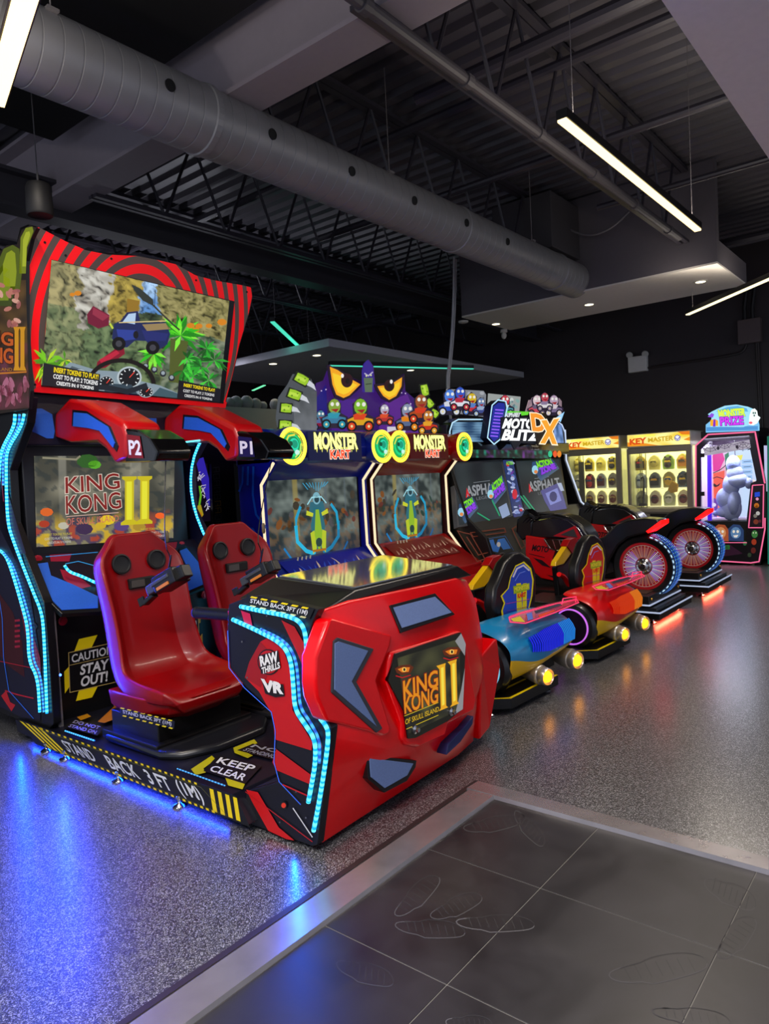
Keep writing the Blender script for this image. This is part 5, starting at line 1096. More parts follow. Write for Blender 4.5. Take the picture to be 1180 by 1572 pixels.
# ============================================================ KART SEAT UNITS
def kart(dx, pal, label):
    t = thing('kart_ride', label, 'kart ride', (4.38, 2.8, 0), 'kart seat units')
    MB_ = mat('kart_body_'+pal['n'], pal['body'], .3, coat=.5); YM = mat('kart_yellow', '#e8b80a', .35, coat=.3)
    # base and rear foot board
    mb = MB(); mb.box((3.95, 2.38, .05), (4.85, 3.85, .12)); mb.build('base_plate', BLACK, t, bevel=.004)
    mb = MB(); mb.prism([(3.85, 2.19, .035), (4.46, 2.165, .035), (4.46, 2.40, .035), (3.70, 2.40, .035)], (0, 0, .065)); fb = mb.build('foot_board', BLACK, t, bevel=.003)
    A = Art(uv=((3.85, 2.19, .1012), (1, -.04, 0), (0, 1, 0)), step=.0006)
    A.poly([(0, 0), (.61, 0), (.61, .022), (.01, .022)], YEL); A.poly([(.12, .13), (.42, .13), (.42, .15), (.12, .15)], YEL); A.poly([(0, 0), (.015, .022), (-.135, .21), (-.15, .21)], YEL)
    A.build('yellow_edging', fb)
    # rear body, an arched barrel across the machine
    X_ = {3.90: [(2.50, .50), (2.43, .485), (2.30, .45), (2.225, .40), (2.20, .34), (2.24, .17), (2.42, .10)],
          3.96: [(2.50, .515), (2.41, .505), (2.27, .465), (2.195, .395), (2.18, .33), (2.22, .17), (2.42, .12)],
          4.05: [(2.50, .52), (2.38, .51), (2.24, .47), (2.175, .38), (2.17, .29), (2.20, .18), (2.42, .14)],
          4.18: [(2.50, .515), (2.36, .51), (2.22, .46), (2.16, .37), (2.16, .25), (2.18, .20), (2.42, .16)],
          4.35: [(2.50, .51), (2.34, .50), (2.20, .46), (2.15, .37), (2.16, .258), (2.175, .23), (2.42, .19)],
          4.70: [(2.50, .50), (2.34, .49), (2.20, .455), (2.15, .37), (2.165, .275), (2.18, .25), (2.42, .21)],
          4.80: [(2.50, .48), (2.37, .47), (2.24, .435), (2.19, .37), (2.20, .29), (2.215, .265), (2.42, .22)],
          4.83: [(2.50, .45), (2.42, .44), (2.32, .41), (2.27, .36), (2.27, .31), (2.28, .29), (2.42, .25)]}
    mb = MB(); secs = [[(x, y, z) for y, z in l] for x, l in X_.items()]; mb.loft(secs)
    for i, f_ in enumerate(mb.f):
        if i % 6 >= 4: mb.m[i] = 1
    bd = mb.build('rear_body', [MB_, YM], t, smooth=True, solid=.012, sub=2)
    mb = MB(); mb.box((4.0, 2.46, .12), (4.8, 2.56, .44)); mb.box((4.0, 2.56, .12), (4.8, 3.5, .30)); mb.build('tub', BLACKM, t)
    # lit ribs wrapped on the body
    A = Art(uv=((0, 0, 0), (1, 0, 0), (0, 0, 1)))
    for i in range(26):
        x = 4.10+i*.0235; k = min(1, (i+3)/12); zt_, zb_ = .445-.02*(1-k), .30+.05*(1-k)
        for x0, x1, c, o_ in ((x, x+.0235, pal['glow'], .007), (x+.004, x+.017, pal['rib'] if i < 18 else pal['rib2'], .0085)):
            row = []
            for j in range(5):
                z = zt_+(zb_-zt_)*j/4; y = 2.148+max(0, z-.37)**1.5*2.2+max(0, .37-z)*.10-o_+(.02 if x < 4.2 else 0)*(4.2-x)*8
                row.append((y, z))
            P = [(x0, y, z) for y, z in row]+[(x1, y, z) for y, z in row]
            A.raw(P, [[j, j+1, j+6, j+5] for j in range(4)], [lin(c)]*10)
    A.build('lit_ribs', bd, .75)
    # wheels
    for X, m_ in ((3.86, 1), (4.76, 0)):
        c = (X+.12, 2.41 if m_ else 2.62, .26); mb = MB(); mb.lathe(c, (-1, 0, 0), [(.13, .0), (.175, .01), (.192, .04), (.192, .09), (.175, .115), (.145, .12), (.135, .10)], 40); wh = mb.build('wheel', mat('tyre', '#0c0c0e', .35, coat=.3), t, smooth=True)
        if m_:
            c = (X-.002, 2.41, .26); mb = MB(); mb.lathe(c, (-1, 0, 0), [(.142, -.02), (.142, .006), (.133, .006), (.133, -.02)], 40); mb.build('lit_rim', mat('rim_'+pal['n'], pal['rim'], .4, emit=.7), wh, smooth=True)
            mb = MB(); mb.lathe(c, (-1, 0, 0), [(.132, -.006), (.08, -.004), (.04, .002), (.02, .006)], 30); mb.build('wheel_disc', mat('wheel_dark', '#2c1c34', .3, .5), wh, smooth=True)
    # exhausts
    for x, r_ in ((4.18, .062), (4.64, .068)):
        d_ = Vector((-.30, -1, -.04)).normalized(); p = Vector((x, 2.10, .165))-d_*.05
        mb = MB(); mb.lathe(p, d_, [(r_*.75, -.16), (r_*.98, -.07), (r_*1.06, -.02), (r_*1.0, -.005), (r_*.9, .0), (r_*.95, .008), (r_*.92, .045), (r_*.82, .055), (r_*.74, .045), (r_*.6, .04)], 32); ex = mb.build('exhaust', mat('satin_steel', '#c4bcb2', .3, .75), t, smooth=True)
        mb = MB(); mb.lathe(p+d_*.042, d_, [(r_*.62, 0), (r_*.55, .012), (r_*.2, .018)], 24); mb.build('glow_lens', mat('orange_glow', '#ffa014', .4, emit=3), ex, smooth=True)
    # seat
    SY_ = 2.52
    ol = [(763, 955), (758, 930), (760, 905), (768, 885), (776, 864), (788, 850), (802, 848), (814, 856), (822, 874), (824, 905), (819, 952)]
    P = [V(*q, Y=SY_) for q in ol]; mb = MB(); mb.prism(P, (0, .09, 0)); se = mb.build('seat_back', mat('seat_vinyl', '#0e0e10', .35), t, bevel=.022, seg=3, smooth=True)
    A = Art(Y=SY_-.003)
    o2 = [(771, 952), (769, 938), (773, 926), (768, 915), (779, 903), (783, 885), (791, 868), (804, 862), (815, 872), (819, 890), (817, 915), (812, 935), (808, 953)]
    A.poly(o2, '#f0e010', 0); m_ = (795, 910); A.poly([((x-m_[0])*.90+m_[0], (y-m_[1])*.95+m_[1]) for x, y in o2], pal['seat'], 1)
    A.line([(787, 886), (793, 873), (803, 868), (812, 876)], 2.4, '#d8dcf0', 2); A.line([(790, 892), (797, 880), (806, 877)], 1.2, '#6c8cf0', 2)
    for i in range(2): A.poly([(792+i*10, 896), (799+i*9, 895), (802+i*6, 952), (793+i*8, 953)], '#f0e010', 2)
    A.poly([(787, 900), (812, 895), (812, 905), (788, 912)], '#a0c41c', 3); A.text('MONSTER', [(789, 902), (811, 897), (811, 903), (789, 908)], '#e8e838', 4, .06); A.text('KART', [(794, 912), (806, 909), (806, 915), (794, 918)], '#e8401c', 4, .06)
    A.line([(776, 927), (812, 920)], .8, '#c8389c', 3); A.line([(778, 938), (810, 931)], .6, '#8c389c', 3)
    A.build('seat_print', se)
    mb = MB(); mb.box((4.12, 2.62, .26), (4.64, 3.05, .38)); mb.build('seat_cushion', mat('seat_vinyl', '#0e0e10', .35), t, bevel=.04, seg=3, smooth=True)
    # steering cowl with yellow and red wing
    mb = MB(); mb.prism([V(*q, Y=2.78) for q in ((725, 906), (727, 898), (752, 865), (762, 878), (744, 900))], (0, .05, 0)); wg = mb.build('side_wing', YM, t, bevel=.005)
    mb = MB(); mb.prism([V(*q, Y=2.77) for q in ((750, 868), (757, 856), (768, 852), (778, 858), (774, 876), (763, 882))], (0, .07, 0)); mb.build('wing_tip', mat('dark_red', '#9c0408', .35, coat=.3), wg, bevel=.005)
    mb = MB(); mb.prism([V(*q, Y=2.80) for q in ((728, 907), (744, 902), (764, 882), (772, 880), (766, 945), (736, 965))], (0, .05, 0)); mb.build('side_guard', BLACK, t, bevel=.01)
    mb = MB(); mb.tube(smooth_path([V(728, 922, Y=2.70), V(740, 926, Y=2.70), V(750, 940, Y=2.70)], 2), .022, 8); mb.build('red_grip', RED, t, smooth=True)
    mb = MB(); mb.lathe((4.38, 3.22, .62), (0, -.85, .5), [(.15, -.012), (.165, 0), (.15, .012), (.135, 0)], 28); mb.tube([(4.38, 3.22, .62), (4.38, 3.46, .50)], .025, 10); mb.tube([(4.24, 3.22, .62), (4.52, 3.22, .62)], .012, 8); mb.build('steering_wheel', BLACK, t, smooth=True)
    mb = MB(); mb.box((3.98, 3.36, .12), (4.82, 3.85, .50)); mb.build('front_cowl', MB_, t, bevel=.05, seg=3, smooth=True)
    # clear pink wing behind the seat
    PK = mat('pink_acrylic', '#ff5878', .08, alpha=.35, emit=.05)
    mb = MB(); mb.prism([V(*q, Z=.53) for q in ((781, 948), (783, 955), (806, 957), (850, 941), (888, 925), (885, 920), (840, 930), (800, 941))], (0, 0, .012)); wi = mb.build('clear_wing', PK, t)
    mb = MB(); mb.tube([V(*q, Z=.545) for q in ((781, 948), (783, 955), (806, 957), (850, 941), (888, 925), (885, 920), (840, 930), (800, 941), (781, 948))], .004, 6); mb.tube([V(862, 928, Y=2.2), V(864, 919, Y=2.2), V(884, 916, Y=2.2), V(883, 925, Y=2.2)], .004, 6); mb.build('wing_edge', mat('pink_edge', '#ff4070', .3, emit=.5), wi)
    A = Art(p0=(0, 0, .545), n=(0, 0, 1)); A.poly([(784, 950), (798, 946), (806, 955), (788, 954)], '#d8c828'); A.poly([(808, 942), (816, 940), (818, 950), (810, 953)], '#5878d8'); A.poly([(826, 944), (850, 936), (852, 938), (828, 948)], '#e8401c'); A.poly([(820, 938), (858, 926), (862, 929), (822, 942)], '#28304c'); A.build('wing_print', wi)
    mb = MB(); mb.tube([(4.30, 2.30, .49), (4.30, 2.29, .53)], .015, 10); mb.build('wing_post', BLACK, wi)
    for x, y in ((3.78, 2.30), (4.02, 3.6), (4.75, 3.6), (4.42, 2.24), (4.76, 2.46)): foot(x, y, t, .05)
    t.location.x += dx
    return t
kart(0, dict(n='b', body='#0f86c0', rib='#1c2cff', rib2='#20a0ff', glow='#0818a0', rim='#7ad0f0', seat='#1c48c0'), 'blue and yellow kart seat unit just behind the red pod')
kart(1.36, dict(n='r', body='#d8080a', rib='#e8480c', rib2='#ff9a20', glow='#c80c06', rim='#d070f0', seat='#d01818'), 'red and yellow kart seat unit between the blue kart and the motorbikes')

# dark machine in the gap behind the ride machine and the blue kart cabinet
t = thing('dark_cabinet', 'dark game cabinet with cobweb print in the gap behind the ride machine', 'arcade machine', (4.2, 5.9, 0))
mb = MB(); mb.box((3.62, 5.5, 0), (4.80, 6.3, 1.95)); cb = mb.build('cabinet_body', BLACK, t, bevel=.01)
A = Art(Y=5.495)
A.poly([(288, 725), (300, 706), (318, 712), (322, 760), (325, 800), (290, 802)], '#140a1c', 0)
A.poly([(300, 706), (312, 702), (322, 740), (326, 788), (318, 770), (306, 730)], '#3c2cc8', 1)
rd = random.Random(8)
for i in range(26):
    u = rd.random(); x0, y0 = 304+u*15, 722+u*58; A.line([(x0, y0), (x0+rd.uniform(-5, 7), y0+rd.uniform(-8, 10))], 1.2, '#e4dcf4', 2)
A.line([(295, 748), (298, 760), (297, 775)], 2.4, '#58c038', 3); A.line([(306, 746), (308, 760), (305, 780)], 3, '#78d028', 3); A.poly([(282, 770), (296, 778), (308, 775), (312, 790), (304, 802), (298, 784)], '#c8b028', 4); A.disc(305, 792, 5, 7, '#d89018', 5, n=9)
A.poly([(286, 716), (299, 715), (300, 719), (285, 720)], '#e0506c', 4); A.poly([(298, 812), (306, 812), (308, 840), (300, 845)], '#8088a0', 2); A.disc(320, 838, 6, 10, '#5c1020', 2, n=9)
A.build('front_print', cb, .6)
mb = MB(); mb.prism([V(*q, Y=5.45) for q in ((324, 712), (338, 714), (344, 822), (328, 826))], (0, .04, 0)); sp__ = mb.build('title_strip', mat('strip_dark', '#101014', .4), t)
A = Art(Y=5.446)
for i in range(10):
    y = 718+i*10.4; x = 327+i*.45; c = '#a8842c' if 5 <= i <= 6 else '#4c4c54'
    A.line([(x, y), (x+9, y-1), (x+9.4, y+6), (x+.6, y+7)], 1.1, c, 1, closed=i % 3 == 1); A.line([(x+4.5, y+(i % 2)*3), (x+5, y+6)], .9, c, 1)
A.build('title_print', sp__)

# ============================================================ TWIN MOTORBIKE RACING CABINET
t = thing('racing_cabinet', 'black twin screen racing cabinet with glowing blue logo board behind the two motorbikes', 'arcade machine', (8.05, 4.8, 0))
ML, MR = 6.62, 9.62
sp_ = [(4.42, 2.05), (4.42, 1.62), (4.22, 1.02), (3.98, .80), (3.86, .42), (3.86, .06), (5.4, .06), (5.4, 2.05)]
for X in (ML, MR-.05):
    mb = MB(); mb.prism([(X, y, z) for y, z in sp_], (.05, 0, 0)); mb.build('side_panel', BLACK, t, bevel=.005)
led('edge_light', [(MR+.0, y-.008, z) for y, z in sp_[:4]], t, col=(.7, .8, 1), core=(.7, .8, 1), r=.012, strength=.9, dots=False, sm=0)
mb = MB(); mb.box((ML+.05, 4.62, .06), (MR-.05, 5.4, 1.7)); mb.build('cabinet_body', BLACKM, t)
# screens tilted back
tA = Vector((0, 4.44, 1.62)); bA = Vector((0, 4.24, 1.02)); tnn = Vector((0, -(tA-bA).z, (tA-bA).y)).normalized()
GM = mat('grey_bezel', '#5b5d60', .4)
sc_pts = [((697, 713), (769, 708), (785, 794), (705, 806)), ((791, 708), (858, 705), (870, 783), (808, 796))]
T1 = '#7ae02c'; T2 = '#8a3ae0'
for k, Q in enumerate(sc_pts):
    PL = Art(p0=tA, n=tnn)
    P = [PL.P(*q) for q in Q]; c_ = sum(P, Vector())/4
    mb = MB(); mb.prism([c_+(p-c_)*1.07+tnn*.005 for p in P], -tnn*.06); mo = mb.build('monitor', GM if k == 0 else BLACK, t, bevel=.004)
    A = Art(p0=tA+tnn*.008, n=tnn)
    A.grid(Q, 24, 24, lambda u, v: mixc((.010, .013, .018), (.035, .05, .055), .3+nz(u*3+k*5, v*3)*.6)); f = mapq(Q); F = lambda l: [f(u, v) for u, v in l]
    A.text('ASPHALT', F([(.20, .38), (.92, .36), (.92, .53), (.20, .55)]), '#8c9096', 1, .03); A.poly(F([(.17, .57), (.21, .40), (.26, .56), (.23, .54), (.21, .50), (.20, .56)]), '#d0202c', 2)
    A.text('LEGENDS', F([(.38, .58), (.80, .56), (.80, .61), (.38, .63)]), '#70747c', 1, .0); A.line(F([(.36, .33), (.70, .32)]), .7, '#808890', 1)
    def banner(q, seed):
        g = mapq(q); G = lambda l: [g(u, v) for u, v in l]
        A.poly(G([(.0, .35), (.12, .05), (.9, -.05), (1.0, .5), (.85, .85), (.1, 1.05)]), '#2c4a78', 2); A.poly(G([(.05, .9), (1.0, .6), (1.0, .85), (.1, 1.2)]), '#48607c', 2)
        A.text('ACTION', G([(.22, .08), (.85, .0), (.85, .36), (.22, .44)]), T1, 3, .06, bg='#18301c'); A.text('ZONE', G([(.25, .48), (.9, .38), (.9, .74), (.25, .84)]), T2, 3, .08, bg='#1c1038')
        A.disc(*g(.08, .5), 5, 7, '#9ad4ec', 3, n=9); A.disc(*g(.07, .62), 3, 3, '#e08a4c', 4, n=7)
    if k == 0:
        banner([f(.62, .42), f(1.0, .24), f(1.0, .56), f(.66, .72)], 1); banner([f(-.02, .66), f(.34, .56), f(.40, .80), f(.06, .95)], 2)
        A.line(F([(.68, .66), (.78, .95)]), 2, '#1c9a68', 3); A.poly(F([(.78, .80), (.95, .74), (.98, .95), (.82, 1.0)]), '#8a9cc0', 3); A.line(F([(.36, .84), (.58, 1.0)]), 2, '#1c9a68', 3)
    else:
        banner([f(.30, .02), f(.88, -.02), f(.98, .22), f(.42, .34)], 3)
        A.poly(F([(.45, .56), (.92, .45), (1.0, .98), (.62, 1.0), (.50, .75)]), '#4c4a8c', 2); A.poly(F([(.55, .62), (.85, .55), (.90, .80), (.62, .85)]), '#7c84c8', 3); A.disc(*f(.72, .7), 6, 8, '#2c2c68', 4, n=10); A.poly(F([(.86, .46), (.96, .46), (1.0, .62), (.92, .62)]), '#a8b4d0', 3)
        A.line(F([(-.05, .60), (.18, .92)]), 2, '#1c9a68', 3); A.line(F([(.02, .60), (.22, .88)]), 2, '#1c9a68', 3)
    A.build('monitor_picture', mo, .95)
# printed strip between the screens
A = Art(p0=tA+tnn*.012, n=tnn); Q = ((773.5, 706), (787, 706), (806, 798), (790, 802)); A.slab(list(Q), '#2c3c70', .03); f = mapq(Q)
rd = random.Random(4)
for i in range(34):
    u, v = rd.uniform(.12, .88), rd.uniform(.03, .95); x, y = f(u, v); A.disc(x, y, rd.uniform(1.2, 3.2), rd.uniform(2, 4.5), rd.choice(('#5c78c8', '#8c9cd8', '#b8c4e8', '#383878', '#c8303c', '#6c3ca0', '#a8acd0')), 1+i % 4, n=7, rot=rd.uniform(0, 3))
A.text('ACTION', [f(.15, .03), f(.9, .03), f(.9, .08), f(.15, .08)], T1, 6, .05); A.disc(*f(.45, .56), 4, 8, '#d8283c', 6, n=10)
A.build('centre_strip', t, .8)
# sloping control panel
q0 = Vector((0, 4.22, 1.0)); q1 = Vector((0, 3.90, .52)); pn = Vector((0, -(q0-q1).z, (q0-q1).y)).normalized()
mb = MB(); mb.prism([(ML+.05, 4.24, 1.0), (ML+.05, 3.90, .52), (ML+.05, 3.90, .06), (ML+.05, 4.6, .06), (ML+.05, 4.6, 1.0)], (MR-ML-.1, 0, 0)); cp_ = mb.build('control_panel', mat('panel_grey', '#2e2c2c', .4), t, bevel=.004)
A = Art(p0=q0+pn*.012+Vector((0, 0, 0)), n=pn)
OR = '#7c2c10'
for l in ([(702, 815), (716, 838), (732, 862), (744, 858), (722, 820), (712, 818)], [(722, 818), (774, 811), (776, 817), (726, 824)], [(786, 812), (800, 842), (806, 838), (792, 808)], [(716, 824), (734, 852), (750, 848)]): A.line(l, 1.6, OR, 1, closed=len(l) > 3)
A.poly([(736, 828), (776, 821), (790, 846), (762, 852)], '#12100f', 1); A.poly([(742, 831), (757, 828), (760, 838), (764, 828), (774, 826), (784, 842), (772, 844), (768, 838), (764, 848), (754, 846)], '#2c7ce0', 2); A.disc(765, 836, 3, 4, '#e8e4e0', 3, n=8)
A.line([(738, 829), (775, 823), (788, 845)], 1, '#2c68b0', 2)
A.build('panel_print', cp_)
# lights strip and logo board
mb = MB(); mb.box((ML-.0, 4.36, 1.70), (MR+.0, 5.0, 1.86)); ls = mb.build('lamp_beam', BLACKG, t, bevel=.01)
A = Art(Y=4.355)
A.grid(((694, 690), (842, 691), (842, 704), (694, 702)), 50, 6, lambda u, v: mixc((.01, .012, .012), (.02, .35, .22) if nz(u*14, 3) > 0 else (.22, .05, .35), max(0, nz(u*40, v*2, 6)*1.3)))  # green and purple reflections painted into the beam's face
for x, c in ((844, '#20c890'), (851.5, '#f0541c'), (858, '#f08a1c')): A.disc(x, 697, 3.2, 5.2, c, 2, n=14)
A.build('beam_lights', ls, .9)
BD = Art(Y=4.40); bo = [(689, 690), (689, 662), (693, 648), (702, 642), (738, 642), (780, 640), (850, 642), (861, 648), (867, 660), (870, 691)]
mb = MB(); mb.prism([BD.P(*q) for q in bo], (0, .12, 0)); lb = mb.build('logo_board', mat('board_dark', '#10141f', .3), t, bevel=.006)
A = Art(Y=4.395)
A.grid(((694, 648), (750, 648), (750, 686), (694, 686)), 30, 24, lambda u, v: mixc((.02, .06, .14), (.22, .42, .62), .35+.5*math.sin(v*60)*.4+nz(u*3, v*3)*.9), 0)
A.grid(((848, 650), (862, 652), (866, 688), (850, 688)), 8, 8, lambda u, v: mixc((.03, .1, .25), (.25, .4, .8), .5+nz(u*3, v*3)), 0)
A.grid(((692, 681), (868, 683), (869, 690), (691, 689)), 50, 3, lambda u, v: mixc((.05, .1, .2), (.25, .35, .6), .5+nz(u*30, v, 2)), 1)
A.line([(690, 684), (690, 662), (694, 649), (703, 644), (738, 644)], 2, '#bfe8ff', 3); A.line([(738, 644), (756, 644)], 1.4, '#8cc8ff', 3); A.line([(852, 645), (862, 652), (867, 664), (869, 690)], 1.8, '#c8dcff', 3)
A.line([(694, 681), (750, 684)], 1, '#7cb8f0', 3)
A.build('board_print', lb, 1.0)
def flat(name, pts, Y, th, m, parent, bev=.004):
    mb = MB(); mb.prism([V(*q, Y=Y) for q in pts], (0, th, 0)); return mb.build(name, m, parent, bevel=bev)
cap = flat('blue_capsule', [(748, 672), (755, 622), (764, 614), (776, 616), (778, 626), (768, 674), (758, 682)], 4.28, .10, mat('capsule_dark', '#0c1030', .3), t)
A = Art(Y=4.275); o3 = [(748, 672), (755, 622), (764, 614), (776, 616), (778, 626), (768, 674), (758, 682)]
A.poly([(751, 670), (757, 624), (765, 618), (774, 619), (775, 627), (766, 672), (758, 678)], '#1c2890', 0)
for i in range(9): A.poly([(760-i*.9, 628+i*5), (773-i*1.1, 629+i*5), (772.5-i*1.1, 631+i*5), (759.5-i*.9, 630+i*5)], '#8c5cf0', 1)
A.line(o3, 1.8, '#b4e4ff', 2, closed=True); A.build('capsule_print', cap, 1.1)
A = Art(Y=4.25)
A.slab([(770, 640), (822, 640), (826, 655), (828, 682), (800, 680), (790, 690), (784, 678), (770, 676)], '#10131c', .02)
A.text('MOTO', [(773, 643), (818, 644), (820, 658), (771, 657)], '#f0f2f4', 2, .05, shear=.25); A.text('BLITZ', [(772, 660), (826, 661), (830, 676), (770, 675)], '#f0f2f4', 2, .05, shear=.25)
A.text('ASPHALT', [(776, 634), (799, 634), (798, 640), (775, 640)], '#c8ccd4', 2, .04, shear=.2); A.poly([(778, 631), (812, 632), (810, 637), (800, 638), (799, 633), (778, 634)], '#58c828', 1)
A.build('logo_lettering', lb, 1.2)
A = Art(Y=4.22)
A.slab([(814, 634), (838, 634), (840, 650), (852, 640), (862, 641), (850, 660), (850, 682), (838, 680), (826, 684), (822, 664), (815, 660)], '#181008', .02)
A.text('D', [(815, 636), (834, 637), (836, 662), (818, 660)], '#f0942c', 2, .05, bg='#fff0d0', bgb=.04); A.text('X', [(833, 648), (854, 646), (851, 679), (832, 678)], '#f0a02c', 5, .06, bg='#fff0d0', bgb=.04)
A.poly([(852, 642), (866, 632), (860, 648)], '#9ad0f8', 3); A.build('logo_letters', lb, 1.1)
# topper boards
def topboard(pts, base, seed, Y, cols, name='topper_board'):
    A = Art(Y=Y); A.slab(pts, base, .012); rd = random.Random(seed)
    xs = [q[0] for q in pts]; ys = [q[1] for q in pts]
    for i in range(26): A.disc(rd.uniform(min(xs)+4, max(xs)-4), rd.uniform(min(ys)+6, max(ys)-3), rd.uniform(1.5, 5), rd.uniform(1.5, 5), rd.choice(cols), 1+i % 5, n=7, rot=rd.uniform(0, 3))
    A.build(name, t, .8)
topboard([(680, 632), (686, 597), (742, 600), (746, 606), (744, 640)], '#8c9098', 3, 4.70, ('#a4a8b0', '#7c8088', '#b4b8c0', '#686c78'))
topboard([(750, 604), (799, 609), (796, 640), (748, 638)], '#a8aeac', 5, 4.74, ('#c8d4d0', '#8cb4b0', '#6c8c94', '#d8e0dc'))
topboard([(806, 634), (812, 614), (822, 613), (830, 607), (842, 612), (858, 611), (862, 616), (862, 636)], '#9c8490', 7, 4.70, ('#b09098', '#8c7484', '#c8b4bc', '#7c6470'))
for a_ in ((690, 622, 1.0, '#2c50b8', '#4c80e0', '#d8dce8'), (706, 616, .9, '#e0e4f0', '#3058c8', '#b82c44'), (724, 624, .85, '#c83440', '#d8b828', '#5880c8'), (738, 628, .7, '#404c90', '#6c88b8', '#9cb0d0'), (775, 626, .8, '#4c98a8', '#c83c4c', '#c8e0e0'), (824, 626, .8, '#c8485c', '#e0c8d0', '#6c5c78'), (836, 620, .7, '#e0dce0', '#c04858', '#8c7c9c'), (850, 626, .8, '#78688c', '#b8a0b8', '#d8ccd4')):
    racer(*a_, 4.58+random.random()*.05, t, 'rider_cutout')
for x in (6.9, 8.9): foot(x, 4.0, t, .06)

# ============================================================ MOTORBIKES ON BASES
def bike(dx, label):
    t = thing('motorbike_ride', label, 'motorbike ride', (7.12, 3.2, 0), 'motorbike rides')
    # two-deck base
    mb = MB(); mb.box((6.66, 2.20, .06), (7.66, 3.84, .12)); mb.box((6.70, 2.24, .12), (7.62, 3.84, .16)); b0_ = mb.build('base', BLACK, t, bevel=.004)
    mb = MB(); mb.box((6.68, 2.30, .17), (7.62, 3.84, .27)); dk = mb.build('base_deck', mat('deck_dark', '#161414', .4), t, bevel=.004)
    mb = MB(); mb.box((6.80, 2.36, .271), (7.50, 3.3, .276)); mb.build('deck_mat', mat('brown_mat', '#4c3626', .6), dk)
    for z, y, x0, x1 in ((.125, 2.195, 6.66, 7.66), (.185, 2.295, 6.68, 7.62)):
        mb = MB(); mb.box((x0, y-.006, z-.006), (x1, y, z+.008)); mb.box((x0-.006, y, z-.006), (x0, y+.9, z+.008)); mb.build('edge_light', mat('cool_edge', '#c8d8f8', .3, emit=.45), b0_)
    A = Art(uv=((6.95, 2.236, .125), (1, 0, 0), (0, 0, 1)), step=.001); A.text('ASPHALT', [(0, .03), (.55, .03), (.55, .004), (0, .004)], '#3c3c40', 1, .02); A.build('base_lettering', b0_)
    for x in (6.75, 7.55): mb = MB(); mb.lathe((x, 2.297, .235), (0, -1, 0), [(.014, 0), (.012, .008)], 12); mb.build('screw', mat('brass', '#c89838', .3, .8), dk, smooth=True)
    for x, y in ((6.78, 2.3), (7.5, 2.3), (6.78, 3.7), (7.5, 3.7)): foot(x, y, t, .06)
    # underlight
    mb = MB(); mb.box((6.75, 2.26, .052), (7.6, 2.29, .058)); mb.build('red_underlight', mat('red_strip', '#ff2818', .5, emit=3), t)
    ld = bpy.data.lights.new('underlight', 'AREA'); ld.shape = 'RECTANGLE'; ld.size = .8; ld.size_y = .03; ld.energy = 3; ld.color = (1, .12, .06)
    o = bpy.data.objects.new('underlight', ld); COL.objects.link(o); o.location = (7.15, 2.27, .05); o.rotation_euler = (math.radians(-25), 0, 0); o.parent = t; o.matrix_parent_inverse = Matrix.Translation(-t.location)
    # rear wheel
    WX = 7.0; wc = Vector((WX+.10, 2.46, .505)); TY_ = mat('tyre', '#0c0c0e', .35, coat=.3)
    mb = MB(); mb.lathe(wc, (-1, 0, 0), [(.235, -.09), (.285, -.10), (.312, -.06), (.318, 0), (.312, .06), (.285, .10), (.235, .09), (.225, .0)], 56); wh = mb.build('rear_wheel', TY_, t, smooth=True)
    mb = MB(); mb.lathe(wc, (-1, 0, 0), [(.245, .06), (.245, .085), (.212, .085), (.205, .04)], 56); mb.build('red_rim', mat('rim_red', '#a8101c', .3, coat=.4, emit=.08), wh, smooth=True)
    mb = MB(); mb.lathe(wc, (-1, 0, 0), [(.212, .03), (.212, .05), (.05, .062)], 56); rd_ = mb.build('wheel_disc', mat('disc_metal', '#30303a', .3, .8), wh, smooth=True)
    A = Art(uv=((WX+.034, wc.y, wc.z), (0, -1, 0), (0, 0, 1)), step=.0015)
    for i in range(72):
        a = 2*math.pi*i/72; c, s1 = math.cos(a), math.sin(a)
        sec = (a+.3) % (math.pi/2)
        col = ('#8cc4ff', '#f0f4ff', '#9c88ff', '#a8b4f0')[i % 4] if abs(c) > .60 else ('#8c7c80', '#c89c78', '#5c5460', '#a89088')[i % 4]
        l = .20 if i % 2 else .185
        A.line([(c*.085, s1*.085), (c*l, s1*l)], .0045, col, 1)
    A.disc(0, 0, .206, .206, '#a08078', 2, n=48, inner=.975)
    A.build('lit_spokes', rd_, .75)
    mb = MB(); mb.lathe(wc, (-1, 0, 0), [(.075, .05), (.078, .075), (.06, .09), (.05, .085), (.03, .10), (.02, .10)], 28)
    for k in range(8): a = k*math.pi/4; mb.ball((WX+.015, wc.y+.062*math.cos(a), wc.z+.062*math.sin(a)), .012, 8)
    mb.build('hub', CHROME, rd_, smooth=True)
    # lit tread on the rear of the tyre
    for row in range(2):
        mb = MB(); mb.c = []
        for i in range(46):
            a = math.radians(-58+i*2.9); r_ = .318
            for j in range(3):
                x0 = WX+.02+.028+(j*.05) if row == 0 else 0
            if row == 0:
                ca, sa = math.cos(a), math.sin(a); ca2, sa2 = math.cos(a+.022), math.sin(a+.022)
                for x0, x1, sk, rr in ((.005, .055, .03, .3165), (.06, .13, .05, .3215), (.135, .19, .03, .3175)):
                    P = [(WX+x0, wc.y-ca*rr, wc.z+sa*rr), (WX+x1, wc.y-math.cos(a+sk)*rr, wc.z+math.sin(a+sk)*rr), (WX+x1, wc.y-math.cos(a+sk+.018)*rr, wc.z+math.sin(a+sk+.018)*rr), (WX+x0, wc.y-ca2*rr, wc.z+sa2*rr)]
                    c_ = lin('#1468ff' if i % 2 else '#6cb4ff'); mb.add(P, [(0, 1, 2, 3)]); mb.c += [c_]*4
        if row == 0: mb.build('tread_lights', art_mat(.9, .5), wh)
